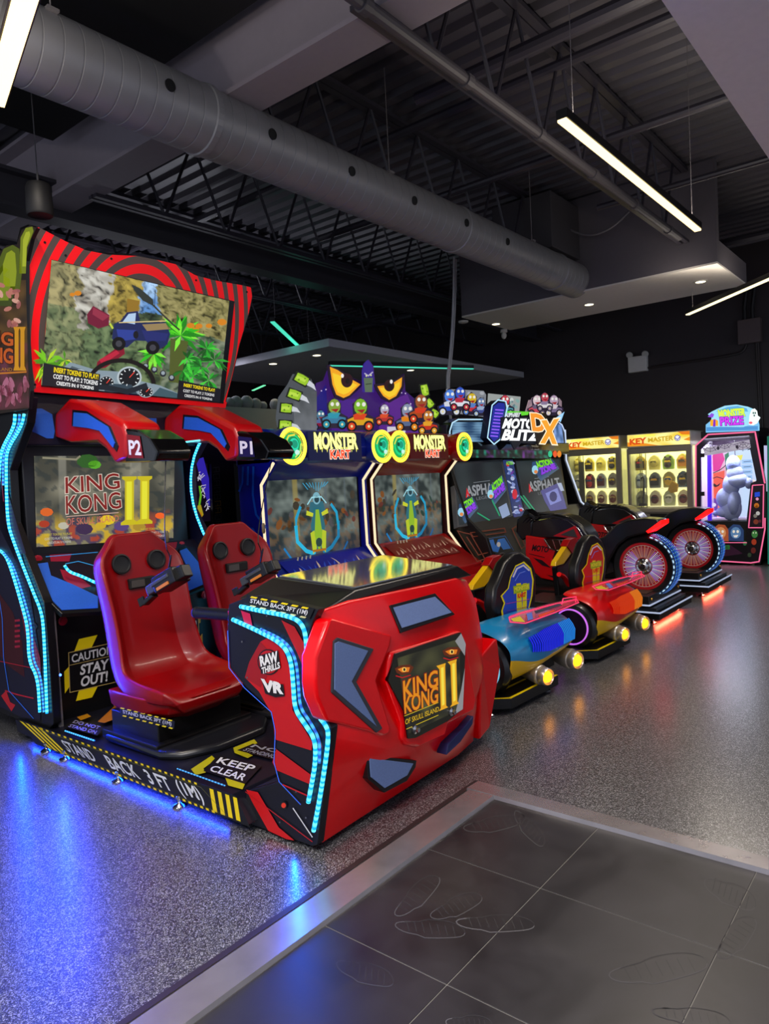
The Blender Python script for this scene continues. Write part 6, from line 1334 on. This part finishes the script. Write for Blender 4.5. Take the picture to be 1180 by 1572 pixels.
    led('dotted_lights', [(WX-.0025, wc.y-math.cos(math.radians(a))*.300, wc.z+math.sin(math.radians(a))*.300) for a in range(-60, 80, 5)], wh, col=(.0, .02, .06), core=(.5, .75, 1), r=.006, strength=1.2, pitch=.036, sm=0)
    # bodywork (side profiles in Y,Z)
    def body(name, pr, x0, x1, m, parent=t, bev=.02, sm=True):
        mb = MB(); mb.prism([(x0, y, z) for y, z in pr], (x1-x0, 0, 0)); return mb.build(name, m, parent, bevel=bev, seg=3, smooth=sm)
    FR = mat('bike_red', '#d8080e', .3, coat=.4); BK = mat('bike_black', '#0a0a0b', .3, coat=.25)
    px = lambda l: [(V(x, y, X=6.95).y, V(x, y, X=6.95).z) for x, y in l]
    tail = body('tail', px([(905, 832), (925, 824), (943, 806), (962, 799), (985, 796), (1008, 798), (1012, 803), (1004, 812), (985, 820), (962, 826), (946, 838), (934, 860), (926, 884), (908, 876), (900, 850)]), 6.98, 7.22, BK)
    mb = MB(); mb.prism([(6.97, y, z) for y, z in px([(1013, 799), (1013, 806), (993, 819), (990, 816)])], (.24, 0, 0)); mb.build('tail_light', mat('tail_red', '#ff0a08', .4, emit=3.0), tail, bevel=.004)
    body('engine_body', px([(850, 840), (900, 836), (908, 872), (896, 900), (850, 894), (815, 875), (812, 835)]), 6.96, 7.22, mat('engine_brown', '#2a1a12', .35, .5))
    fa = body('side_fairing', px([(806, 822), (835, 826), (843, 838), (852, 846), (847, 858), (853, 880), (890, 892), (884, 899), (830, 888), (812, 872), (806, 850)]), 6.95, 7.25, FR, t, .012)
    A = Art(X=6.946)
    A.text('MOTO', [(817, 836), (842, 840), (841, 848), (816, 845)], '#240406', 1, .04, shear=.2); A.poly([(818, 856), (832, 860), (846, 872), (832, 868)], '#1c0406', 1); A.poly([(838, 882), (852, 885), (880, 893), (856, 890)], '#1c0406', 1); A.line([(812, 850), (836, 856)], 1, '#1c0406', 1)
    A.build('fairing_print', fa)
    mb = MB(); cc_ = V(867, 858, X=6.93); mb.lathe(cc_, (-1, 0, 0), [(.105, -.03), (.105, .0), (.09, .012), (.08, .004), (.06, .016), (.05, .006), (.02, .014)], 30); mb.build('engine_cover', mat('bronze', '#c07a28', .3, .6), t, smooth=True)
    mb = MB()
    for k in range(5): mb.tube(smooth_path([V(868+5*k, 832+2*k, X=6.95), V(874+5*k, 842+2*k, X=6.93), V(880+4*k, 850+3*k, X=6.95)], 2), .006, 6)
    mb.build('frame_tubes', mat('warm_chrome', '#b89c7c', .25, .9), t, smooth=True)
    tk = body('tank', px([(812, 826), (814, 802), (826, 793), (850, 789), (872, 794), (890, 806), (902, 822), (906, 836), (890, 838), (866, 829), (836, 827)]), 6.97, 7.23, BK)
    mb = MB(); mb.prism([(6.965, y, z) for y, z in px([(848, 823), (882, 807), (893, 829), (870, 826)])], (-.006, 0, 0)); mb.build('tank_flash', mat('flash_red', '#b80c14', .3), tk)
    mb = MB(); mb.prism([(6.955, y, z) for y, z in px([(860, 821), (880, 812), (886, 825), (872, 823)])], (-.006, 0, 0)); mb.build('tank_vent', mat('vent_grey', '#3a3634', .4), tk)
    mb = MB(); mb.tube([V(*q, X=6.972) for q in ((820, 800), (850, 795), (870, 799), (888, 812), (898, 830))], .006, 6); mb.build('tank_edge', CHROME, tk, smooth=True)  # chrome line added to stand for highlights along the tank
    nose = body('nose', [(3.62, .80), (3.60, .98), (3.70, 1.03), (3.80, .98), (3.82, .84), (3.75, .74)], 6.97, 7.25, BK)
    mb = MB()
    for s1 in (-1, 1): mb.tube([(7.11+s1*.10, 3.66, 1.02), (7.11+s1*.24, 3.54, 1.0)], .018, 10)
    mb.build('handlebar', BLACKM, t, smooth=True)
    body('windscreen', [(3.62, 1.01), (3.72, 1.08), (3.79, .98)], 7.03, 7.19, BLACKG, nose, .006)
    mb = MB()
    for k in range(3): mb.tube(smooth_path([(6.98, 3.66+.04*k, .92), (6.95, 3.56+.05*k, 1.01), (6.98, 3.44+.06*k, 1.00)], 2), .007, 6)
    mb.build('control_hoses', BLACKM, t, smooth=True)
    for s1 in (-1, 1): mb = MB(); mb.box((7.11+s1*.18-.05, 3.05, .40), (7.11+s1*.18+.05, 3.12, .43)); mb.build('foot_rest', BLACKM, t, bevel=.004)
    mb = MB(); mb.prism([(7.16, y, z) for y, z in ((2.46, .47), (2.46, .54), (3.0, .62), (3.0, .5))], (.03, 0, 0)); mb.build('swing_arm', BLACKM, t)
    mb = MB(); mb.box((7.02, 3.1, .20), (7.2, 3.7, .35)); mb.build('pivot_block', BLACKM, t)
    # side window of the engine with chrome rim, warm tubes behind
    mb = MB(); mb.prism([(6.944, y, z) for y, z in px([(836, 827), (866, 829), (873, 838), (857, 845), (845, 842)])], (-.008, 0, 0)); cw = mb.build('engine_window', mat('window_brown', '#3c2a20', .15, .6), t)
    mb = MB(); mb.tube([(6.933, y, z) for y, z in px([(836, 827), (866, 829), (873, 838), (857, 845), (845, 842), (836, 827)])], .006, 6); mb.tube([V(848, 828, X=6.933), V(853, 843, X=6.933)], .005, 6); mb.tube([V(858, 829, X=6.933), V(862, 842, X=6.933)], .005, 6); mb.build('chrome_rim', mat('bright_chrome', '#f0ece8', .1, 1), cw, smooth=True)
    for k in range(5): mb = MB(); mb.tube([V(878+k, 840+9*k, X=6.94), V(894-k, 846+9*k, X=6.94)], .009, 6); mb.build('cooling_fin', mat('fin_bronze', '#a8682c', .3, .7), t, smooth=True)
    mb = MB(); mb.ball(V(898, 856, X=6.93), (.02, .035, .03), 10); mb.build('yellow_cap', mat('cap_yellow', '#e8d01c', .4), t, smooth=True)
    t.location.x += dx
    return t
bike(0, 'red and black motorbike ride with blue lit rear tyre beside the red kart')
bike(1.62, 'red and black motorbike ride nearer the claw machine, the right one')

# ============================================================ PRIZE WINDOW MACHINES AT THE BACK
GW = mat('case_grey', '#8d8577', .5); GL_ = mat('case_glow', '#f0eeb0', .6, emit=.9)
def keymachine(Q, HQ, label, seed):
    XF_ = 11.2
    a = V(*HQ[0], X=XF_); b = V(*HQ[1], X=XF_); y0, y1 = b.y, a.y; zt_ = (a.z+b.z)/2
    w0, w1 = V(*Q[0], X=XF_), V(*Q[2], X=XF_); wy1, wz1, wy0, wz0 = w0.y, w0.z, w1.y, w1.z
    t = thing('prize_machine', label, 'prize machine', (11.5, (y0+y1)/2, 0), 'yellow lit prize window machines')
    mb = MB()
    hb = V(*HQ[2], X=XF_).z
    mb.box((XF_, y0, .08), (11.9, y1, wz0)); low = mb.build('lower_case', GW, t, bevel=.01)
    mb = MB(); mb.box((XF_, y0, wz0), (XF_+.06, wy0, hb)); mb.box((XF_, wy1, wz0), (XF_+.06, y1, hb)); mb.box((XF_, wy0, wz1), (XF_+.06, wy1, hb)); mb.build('window_frame', GW, t, bevel=.004)
    mb = MB(); mb.box((11.80, y0, wz0), (11.9, y1, hb)); mb.build('glowing_back', GL_, t)
    mb = MB(); mb.box((XF_+.06, y0, wz0), (11.8, y0+.02, hb)); mb.box((XF_+.06, y1-.02, wz0), (11.8, y1, hb)); mb.build('side_glass', mat('side_pane', '#d8d8a0', .2, alpha=.5), t)
    mb = MB(); mb.box((XF_+.04, wy0, wz0), (XF_+.045, wy1, wz1)); mb.build('window_pane', mat('clear_pane', '#ffffff', .03, alpha=.06), t)
    mb = MB(); mb.box((XF_-.01, y0, hb), (11.9, y1, zt_)); hd = mb.build('header_box', mat('header_case', '#b8b0a0', .5), t, bevel=.03, seg=3)
    A = Art(X=XF_-.013); f = mapq(HQ); F = lambda l: [f(u, v) for u, v in l]
    A.poly(F([(.02, .08), (.98, .06), (.98, .94), (.02, .94)]), '#f4e878', 0); A.grid([f(.02, .08), f(.98, .06), f(.98, .94), f(.02, .94)], 30, 8, lambda u, v: mixc(lin('#fff6a0'), lin('#f0c814'), .4+nz(u*4+seed, v*2)), 1)
    A.poly(F([(.02, .62), (.3, .75), (.5, .94), (.02, .94)]), '#e8901c', 2); A.poly(F([(.80, .06), (.98, .06), (.98, .30), (.86, .26)]), '#e07818', 2); A.poly(F([(.88, .62), (.98, .45), (.98, .72)]), '#e88a1c', 2)
    A.text('KEY', F([(.06, .40), (.30, .34), (.30, .74), (.06, .80)]), '#d84c10', 3, .05); A.text('MASTER', F([(.34, .38), (.72, .30), (.72, .62), (.34, .68)]), '#c8a010', 3, .03)
    A.disc(*f(.79, .48), 4.6, 4.8, '#e8e8f4', 3, n=16); A.disc(*f(.79, .48), 4.6, 4.8, '#3a3c90', 4, n=16, inner=.8); A.line([f(.75, .45), f(.79, .6), f(.84, .38)], 1.2, '#5c4ca0', 5); A.poly(F([(.12, .12), (.45, .10), (.45, .26), (.12, .28)]), '#f8f060', 2)
    A.build('header_sign', hd, 1.1)
    mb = MB(); mb.box((XF_-.01, (y0+y1)/2-.15, wz0-.14), (XF_+.0, (y0+y1)/2+.15, wz0-.08)); mb.build('coin_slot', BLACKM, low); mb = MB(); mb.box((XF_-.03, y0+.05, wz0-.06), (XF_, y1-.05, wz0-.02)); mb.build('control_ledge', GW, low, bevel=.005)
    for y in (y0+.05, y1-.05):
        mb = MB(); mb.lathe((XF_+.1, y, 0), (0, 0, 1), [(.03, 0), (.03, .02), (.012, .03), (.012, .09)], 12); mb.build('levelling_foot', CHROME, t, smooth=True)
    # guide rails and arm at the left
    W_ = wy1-wy0
    mb = MB()
    for d_ in (.10, .13, .2): mb.tube([(XF_+.25, wy1-W_*d_, wz0), (XF_+.25, wy1-W_*d_, wz1)], .008, 6)
    mb.build('guide_rails', mat('rail_olive', '#8c8a4a', .4), t)
    if seed == 2:
        mb = MB(); mb.tube(smooth_path([(XF_+.2, wy1-W_*.12, wz0+.46), (XF_+.2, wy1-W_*.17, wz0+.50), (XF_+.2, wy1-W_*.18, wz0+.36), (XF_+.2, wy1-W_*.15, wz0+.06)], 2), .012, 8); mb.box((XF_+.15, wy1-W_*.20, wz0+.03), (XF_+.25, wy1-W_*.09, wz0+.07)); mb.build('key_arm', BLACKM, t, smooth=True)
    else:
        mb = MB(); mb.box((XF_+.15, wy1-W_*.24, wz0+.02), (XF_+.25, wy1-W_*.10, wz0+.07)); mb.box((XF_+.2, wy1-W_*.22, wz0+.05), (XF_+.24, wy1-W_*.12, wz1-.1)); mb.build('key_arm', mat('dark_olive', '#38351c', .5), t)
    H_ = wz1-wz0; sh = []
    for k in range(3):
        z = wz0+.02+H_*k*.335; mb = MB(); mb.box((XF_+.28, wy0+.01, z-.012), (11.8, wy1-W_*.24, z)); mb.build('shelf', mat('glass_shelf', '#f4f0c0', .3, emit=.55), t); sh.append(z)
    mb = MB(); mb.box((XF_+.07, wy0, hb-.03), (11.78, wy1, hb-.02)); mb.build('case_light', mat('case_lamp', '#fffbd0', .5, emit=2.5), t)
    e0, e1 = ((880, 950), (974, 1060))[seed-1]
    return t, XF_, V(e1, 740, X=XF_+.36).y, V(e0, 740, X=XF_+.36).y, sh, H_
def prize(x, y, z, h, w_, kind, cols, label, group):
    t = thing('prize_pack', label, 'prize', (x, y, z), group)
    mb = MB(); mb.prism([(x-.02, y-w_*.45, z), (x-.02, y+w_*.45, z), (x-.02, y+w_*.5, z+h*.6), (x-.02, y+w_*.32, z+h*.85), (x-.02, y+w_*.08, z+h*.97), (x-.02, y-w_*.08, z+h*.97), (x-.02, y-w_*.32, z+h*.85), (x-.02, y-w_*.5, z+h*.6)], (.05, 0, 0)); mb.build('wrapper', mat('wrap_'+cols[0], cols[0], .25, coat=.3), t, bevel=.01)
    mb = MB()
    if kind == 0:
        mb.ball((x-.045, y, z+h*.62), (.03, w_*.26, h*.18), 12); mb.ball((x-.045, y, z+h*.30), (.03, w_*.30, h*.22), 12); mb.ball((x-.04, y-w_*.22, z+h*.8), (.015, w_*.09, h*.07), 8); mb.ball((x-.04, y+w_*.22, z+h*.8), (.015, w_*.09, h*.07), 8)
    elif kind == 1:
        mb.box((x-.055, y-w_*.32, z+h*.15), (x-.02, y+w_*.32, z+h*.62)); mb.ball((x-.05, y, z+h*.68), (.02, w_*.16, h*.12), 10)
    else:
        mb.ball((x-.045, y, z+h*.42), (.03, w_*.33, h*.28), 12); mb.box((x-.07, y-w_*.2, z+h*.2), (x-.06, y+w_*.2, z+h*.34))
    mb.build('figure', mat('fig_'+cols[1], cols[1], .5), t, smooth=kind == 0, bevel=0)
    mb = MB(); mb.prism([(x-.06, y-w_*.26, z+h*.46), (x-.06, y+w_*.26, z+h*.46), (x-.06, y+w_*.2, z+h*.58), (x-.06, y-w_*.2, z+h*.58)], (-.012, 0, 0)); mb.build('label_card', mat('card_'+cols[2], cols[2], .5), t)
    return t
PAL = {1: [[('#c8b838', '#e0d060', '#8c7c18'), ('#d8c030', '#1c1810', '#e8c818'), ('#e8dc70', '#c8b83c', '#7c6c20'), ('#d0c038', '#201c10', '#d8b018')],
           [('#c8ccc0', '#e0e0d8', '#5c6470'), ('#5c2830', '#c01c24', '#28406c'), ('#b0b4b8', '#601820', '#2c3c68'), ('#a8a49c', '#3a1c28', '#e0c020')],
           [('#b8bc9c', '#d8d8b8', '#8c9068'), ('#e8e0b8', '#5c1410', '#d8b020'), ('#e4dcb4', '#64180f', '#ead8a0'), ('#e0d8b0', '#6c1810', '#c0a060')]],
       2: [[('#c8ac28', '#28180c', '#c01c18'), ('#d8cc68', '#b8a83c', '#6c6420'), ('#90b038', '#2c1c0c', '#e0b818'), ('#d8c850', '#d88c14', '#5c5030')],
           [('#a8b4bc', '#d0dce0', '#28486c'), ('#70746c', '#141414', '#e0a818'), ('#a89c48', '#e0b418', '#2c5474'), ('#4c6470', '#1c2428', '#e0b820')],
           [('#b4b898', '#6c7050', '#2c3020'), ('#e4dcb4', '#5c1410', '#181010'), ('#c0c4a0', '#e0e0c8', '#8c9070'), ('#e8e0b8', '#6c1810', '#281010')]]}
ROW = ('lowest', 'middle', 'top'); COLN = ('leftmost', 'second from left', 'third from left', 'rightmost')
for seed, (Q, HQ, label, side_) in enumerate(((((871, 701), (945, 698), (947, 779), (871, 781)), ((866, 674), (950.5, 668), (951, 688), (866, 692)), 'yellow lit prize window machine half hidden by the racing cabinet, the left one', 'left'),
        (((965, 697.5), (1054, 692), (1055, 780), (968, 780)), ((960.5, 667), (1060, 660), (1061, 683), (961, 687)), 'yellow lit prize window machine next to the pink edged claw machine', 'right')), 1):
    t_, XF_, ya, yb, sh, H_ = keymachine(Q, HQ, label, seed)
    for r_ in range(3):
        for c_ in range(4):
            cols = PAL[seed][2-r_][c_]; y = yb-(c_+.5)*(yb-ya)/4
            word = {0: 'round figure', 1: 'boxed toy', 2: 'round printed bag'}[(0, 1, 2)[(r_+c_+seed) % 3] if r_ else 2]
            prize(XF_+.36, y, sh[r_], H_*(.30 if r_ < 2 else .28), (yb-ya)/4*.88, (0, 1, 2)[(r_+c_+seed) % 3] if r_ else 2, cols,
                  'wrapped %s, %s shelf, %s, in the %s prize machine' % (word, ROW[r_], COLN[c_], side_), 'prizes in the %s prize machine' % side_)
mb = MB(); mb.prism([V(*q, X=11.42) for q in ((1034, 738), (1030, 742), (1026, 752), (1031, 757), (1040, 755), (1042, 744))], (-.06, 0, 0)); tag(mb.build('gold_charm', mat('gold', '#d8a81c', .3, .5), bevel=.01), 'gold bag charm hanging in front of the middle shelf of the right prize machine', 'charm')

# ============================================================ CLAW MACHINE WITH THE GHOST
t = thing('claw_machine', 'tall black claw machine with pink neon edges and a lit ghost sign on top', 'claw machine', (11.5, 2.7, 0))
XC = 11.1; CA = Art(X=XC)
co_ = [(1067, 683), (1086, 665), (1160, 661), (1175, 740), (1176, 795), (1168, 865), (1066, 860)]
yy = lambda q: V(*q, X=XC)
# frame around the window
wo = [(1075, 690), (1088, 677), (1150, 674), (1152, 687), (1146, 691), (1151, 690), (1161, 738), (1152, 742), (1146, 795), (1146, 832), (1075, 832)]
outer = [(1067, 683), (1086, 665), (1160, 661), (1175, 740), (1176, 795), (1167, 866), (1066, 861)]
def ringmesh(mb, P_out, P_in, vec):
    """fill between two outlines by bridging the triangulation of a polygon with a slit"""
    pass
A_ = CA
PO = [A_.P(*q) for q in outer]; PI = [A_.P(*q) for q in wo]
tri = tessellate_polygon([PO, PI]); V_ = PO+PI; n_ = len(V_); dv = Vector((.05, 0, 0))
mb = MB(); mb.add(V_+[p+dv for p in V_], [list(q) for q in tri]+[[i+n_ for i in q] for q in tri]+[[i, (i+1) % len(PO), (i+1) % len(PO)+n_, i+n_] for i in range(len(PO))]+[[len(PO)+i, len(PO)+(i+1) % len(PI), len(PO)+(i+1) % len(PI)+n_, len(PO)+i+n_] for i in range(len(PI))])
fr = mb.build('front_frame', mat('claw_frame', '#161019', .35), t)
bxy0, bxy1 = 2.22, 3.06
mb = MB(); mb.box((XC+.05, bxy0+.02, .06), (11.85, bxy1-.02, .62)); mb.build('lower_body', BLACKM, t); mb = MB(); mb.box((XC+.05, bxy0+.02, 1.84), (11.85, bxy1-.06, 1.94)); mb.build('roof', BLACKM, t)
mb = MB(); mb.box((XC+.05, bxy0+.02, .62), (11.85, bxy0+.05, 1.84)); mb.build('side_wall', mat('navy_side', '#141630', .4), t)
mb = MB(); mb.box((11.80, bxy0+.05, .62), (11.85, bxy1-.02, 1.84)); bk_ = mb.build('back_wall', mat('claw_back', '#3a2040', .5), t)
PINK = dict(col=(1, .10, .28), core=(1, .16, .34))
led('neon_edge', [A_.P(*q)-Vector((.012, 0, 0)) for q in ((1068, 862), (1068, 684), (1087, 667), (1159, 663), (1173, 738), (1174, 742))], t, r=.011, strength=.95, dots=False, sm=0, **PINK)
led('neon_edge', [A_.P(*q)-Vector((.012, 0, 0)) for q in ((1174, 795), (1174, 812), (1165, 862), (1152, 864), (1104, 861))], t, r=.009, strength=.95, dots=False, sm=0, **PINK)
led('neon_edge', [A_.P(*q)-Vector((.012, 0, 0)) for q in ((1155, 745), (1172, 744), (1171, 810), (1149, 810), (1155, 745))], t, r=.008, strength=.95, dots=False, sm=0, **PINK)
led('neon_edge', [A_.P(*q)-Vector((.006, 0, 0)) for q in ((1104, 833), (1146, 833))], t, r=.006, strength=.95, dots=False, sm=0, **PINK)
# back picture inside the box
A = Art(X=11.79)
A.grid(((1082, 684), (1162, 682), (1158, 830), (1082, 832)), 30, 40, lambda u, v: mixc(mixc((.75, .62, .95), (.85, .22, .18), min(1, v*2.0)) if u < .45 else (.55, .70, .95), (.6, .6, .8), max(0, nz(u*5, v*6)*.7)))
A.poly([(1090, 700), (1108, 692), (1112, 705), (1104, 722), (1090, 725)], '#e02c98', 1); A.poly([(1090, 728), (1112, 722), (1110, 768), (1090, 775)], '#f05c44', 1); A.poly([(1112, 698), (1118, 694), (1120, 712), (1114, 724)], '#1c7a50', 1)
A.poly([(1092, 745), (1096, 742), (1100, 745), (1106, 741), (1103, 746), (1098, 748)], '#2c1418', 2); A.line([(1090, 728), (1104, 722), (1112, 716), (1118, 708)], 1.3, '#2c1430', 2); A.line([(1090, 736), (1100, 732), (1110, 735)], 1.2, '#2c1430', 2)
A.poly([(1090, 772), (1096, 764), (1102, 770), (1100, 800), (1090, 806)], '#6c3ca8', 2); A.disc(1096, 775, 3, 3, '#e0d8f0', 3, n=8)
for i in range(5): A.poly([(1138, 706+i*8), (1154, 705+i*8), (1155, 711+i*8), (1139, 712+i*8)], '#9cc4f0', 2); A.line([(1141, 709+i*8), (1152, 708+i*8)], 1, '#3c5c90', 3)
A.poly([(1126, 700), (1140, 698), (1138, 706), (1128, 708)], '#e8e048', 2); A.disc(1156, 742, 5, 6, '#ece4e4', 2, n=12); A.disc(1157, 741, 1.5, 2, '#c02c3c', 3, n=8)
A.build('back_picture', bk_, 1.0)
# side edge prints: purple post and white left side
mb = MB(); mb.prism([V(*q, X=11.3) for q in ((1085, 694), (1091, 696), (1092, 820), (1086, 822))], (.03, 0, 0)); mb.build('purple_post', mat('purple_post', '#4a1ce0', .4, emit=.5), t)
mb = MB(); mb.box((XC+.06, bxy1-.05, .62), (11.8, bxy1-.03, 1.80)); mb.build('side_pane', mat('white_side_pane', '#e4dcf0', .2, alpha=.55, emit=.35), t)
mb = MB(); mb.box((XC+.3, bxy0+.06, .62), (11.78, bxy1-.06, .64)); mb.build('prize_floor', mat('prize_floor', '#c8b8d8', .5, emit=.3), t)
ld = bpy.data.lights.new('case_light', 'AREA'); ld.shape = 'RECTANGLE'; ld.size = .5; ld.size_y = .6; ld.energy = 30; ld.color = (.82, .85, 1)
o = bpy.data.objects.new('case_light', ld); COL.objects.link(o); o.location = (11.3, 2.65, 1.83); o.parent = t; o.matrix_parent_inverse = Matrix.Translation(-t.location)
# cobweb print at the top of the glass
A = Art(X=XC+.02)
A.grid(((1078, 688), (1150, 675), (1152, 688), (1082, 700)), 20, 5, lambda u, v: mixc((.62, .52, .72), (.8, .75, .85), .5+nz(u*5, v*4)))
for cx, cy, s_ in ((1090, 680, 1), (1140, 678, 1), (1112, 678, .8)):
    for a in range(5):
        th = math.radians(20+a*35); A.line([(cx, cy), (cx+16*s_*math.cos(th), min(cy+15*s_*math.sin(th), 698))], .7, '#3c2050', 1)
    for r_ in (5, 9, 13): A.line([(cx+r_*s_*math.cos(math.radians(th)), cy+r_*s_*math.sin(math.radians(th))) for th in range(20, 165, 18)], .6, '#3c2050', 1)
for x, y in ((1102, 688), (1131, 686)): A.disc(x, y, 2.2, 3, '#241430', 2, n=8)
A.build('cobweb_print', fr, .55)
# face prints at the foot and the control panel
A = Art(X=XC-.003)
A.poly([(1090, 838), (1120, 836), (1140, 850), (1100, 856)], '#2c0c24', 0); A.text('MONSTER', [(1106, 838), (1120, 837), (1120, 843), (1106, 844)], '#1c7c2c', 1, .03)
for x, y, r_, c in ((1158, 820, 5, '#3c7c3c'), (1157, 832, 4, '#a03418'), (1143, 834, 3, '#2c6c40'), (1156, 845, 4, '#5c1c18'), (1150, 852, 3, '#2c3c28')): A.disc(x, y, r_, r_*1.2, c, 1, n=9)
A.disc(1156, 818, 1, 1.3, '#d8e8c0', 2, n=6); A.disc(1160, 818, 1, 1.3, '#d8e8c0', 2, n=6)
A.poly([(1157, 748), (1169, 747), (1168, 806), (1153, 806)], '#1a0c18', 1); A.poly([(1158, 756), (1166, 755), (1166, 762), (1158, 763)], '#1c50e0', 2)
for x, y, r_, c in ((1162, 766, 2.4, '#f0a0c8'), (1161, 776, 4, '#c8701c'), (1161, 778, 2.5, '#301808'), (1163, 788, 3.2, '#c8c4c0'), (1159, 792, 3, '#807870'), (1160, 801, 4, '#7c3420'), (1166, 800, 2.5, '#58202c')): A.disc(x, y, r_, r_, c, 3, n=9)
A.build('front_print', fr, .75)
A = Art(X=XC+.04)
for x, y, c, c2 in ((1106, 818, '#a8502c', '#d8905c'), (1129, 818, '#28406c', '#5c84b0')): A.slab([(x-12, y+12), (x-12, y-6), (x-4, y-13), (x+6, y-12), (x+12, y-4), (x+12, y+13)], c, .01); A.disc(x, y, 8, 9, c2, 1, n=12); A.disc(x-3, y-2, 2, 2.4, '#f0e8d8', 2, n=8); A.disc(x+3, y-2, 2, 2.4, '#f0e8d8', 2, n=8); A.poly([(x-4, y+4), (x+4, y+3), (x+2, y+7), (x-2, y+7)], '#f0e8e0', 2)
A.build('monster_cards', fr, .8)
mb = MB()
for x in (1155, 1074):
    p = V(x, 868, X=XC+.1); mb = MB(); mb.lathe((p.x, p.y, 0), (0, 0, 1), [(.035, 0), (.035, .02), (.015, .03), (.015, .07)], 12); mb.build('levelling_foot', mat('brass_foot', '#9c8c5c', .35, .6), t, smooth=True)
# door hinges, left glass
for y in (699, 758): mb = MB(); mb.box((XC-.02, V(1078, y, X=XC).y-.03, V(1078, y, X=XC).z-.03), (XC+.0, V(1078, y, X=XC).y+.03, V(1078, y, X=XC).z+.03)); mb.build('hinge', BLACKM, fr)
# top sign
A = Art(X=XC-.02)
A.slab([(1083, 664), (1083, 652), (1098, 640), (1162, 644), (1164, 652), (1164, 661)], '#7cc0ec', .06)
A.poly([(1084, 662), (1084, 656), (1163, 654), (1163, 660)], '#4c90d0', 1)
A.slab([(1090, 655), (1092, 640), (1086, 636), (1092, 632), (1100, 628), (1112, 623), (1130, 621), (1146, 624), (1156, 628), (1158, 650), (1150, 652), (1140, 656)], '#9cdcf4', .05, 1)
A.poly([(1098, 632), (1116, 625), (1132, 623), (1146, 627), (1148, 632), (1120, 630)], '#5ca8e0', 3)
A.text('MONSTER', [(1102, 630), (1143, 627), (1143, 638), (1104, 641)], '#d8f048', 5, .06, bg='#2ca89c'); A.text('PRIZE', [(1105, 641), (1140, 639), (1141, 651), (1106, 653)], '#d83cf0', 7, .03, bg='#5c18a0', bgb=.05)
A.poly([(1149, 652), (1150, 638), (1153, 629), (1158, 627), (1162, 631), (1163, 638), (1167, 641), (1162, 650), (1156, 653)], '#f4ffff', 4); A.disc(1156, 634, 1.2, 1.8, '#28584c', 5, n=8); A.disc(1159, 634, 1.2, 1.8, '#28584c', 5, n=8); A.disc(1157.5, 638, 1.3, 1.6, '#28584c', 5, n=8)
A.poly([(1090, 654), (1090, 645), (1097, 643), (1102, 646), (1102, 654)], '#f0a81c', 4); A.poly([(1094, 655), (1095, 644), (1098, 644), (1098, 655)], '#7c28c0', 5); A.poly([(1086, 640), (1092, 634), (1096, 636), (1094, 641)], '#8c4cd8', 4); A.disc(1152, 649, 3, 2, '#f06070', 5, n=8)
A.build('top_sign', t, 1.1)
# ghost plush
g = thing('ghost_plush', 'big pale blue ghost plush hanging inside the claw machine', 'plush toy', (11.42, 2.55, .9))
PB = mat('plush_blue', '#b4c2f0', .85, noise_amt=.12, nscale=40, bump=.4)
X_ = 11.42
def gp(px, py, rx, ry, rz=.10): c = V(px, py, X=X_); return (c.x, c.y, c.z), (rz, rx*.0104, ry*.0104)
mb = MB()
for a in ((1125, 712, 9, 12, .12), (1128, 728, 11, 13, .14), (1122, 745, 11, 16, .15), (1115, 765, 14, 16, .13), (1122, 780, 14, 18, .12), (1112, 786, 12, 8, .10), (1098, 788, 4, 4, .06)): mb.ball(*gp(*a), n=20)
mb.build('body', PB, g, smooth=True)
mb = MB(); mb.ball(*gp(1132, 738, 14, 11, .19), n=20); mb.build('jaw', PB, g, smooth=True)
mb = MB(); mb.ball(*gp(1127, 772, 8, 19, .20), n=18); mb.build('arm', PB, g, smooth=True)
mb = MB(); mb.ball(*gp(1149, 742, 5, 8, .10), n=14); mb.build('arm', PB, g, smooth=True)
mb = MB(); mb.ball(*gp(1128, 806, 6, 16, .08), n=14); mb.build('tail', PB, g, smooth=True)
mb = MB(); mb.tube([V(1128, 704, X=X_), (V(1128, 704, X=X_).x, V(1128, 704, X=X_).y, 1.84)], .006, 6); mb.build('hanging_cord', CHROME, g)
mb = MB(); a1 = V(1118, 716, X=X_-.11); a2 = V(1126, 713, X=X_-.12); a3 = V(1137, 716, X=X_-.11); mb.tube([a1, a2, a3], .006, 6); mb.build('brow', mat('plush_shade', '#6c7cc0', .8), g)
# neighbouring machine cut by the right edge
t = thing('glowing_cabinet', 'teal edged glowing machine at the right edge of the picture', 'arcade machine', (11.5, 1.9, 0))
mb = MB(); mb.box((11.15, 1.5, .06), (11.8, 2.12, 1.85)); cb = mb.build('cabinet_body', mat('teal_dark', '#0a1c1c', .4), t, bevel=.02)
A = Art(X=11.145); A.grid(((1172, 684), (1200, 684), (1200, 750), (1174, 755)), 6, 20, lambda u, v: mixc((.45, .75, .8), (.6, .5, .9), .5+nz(u*3, v*5))); A.poly([(1177, 670), (1200, 665), (1200, 870), (1178, 866)], '#0c6c58', 1); A.build('lit_print', cb, .9)
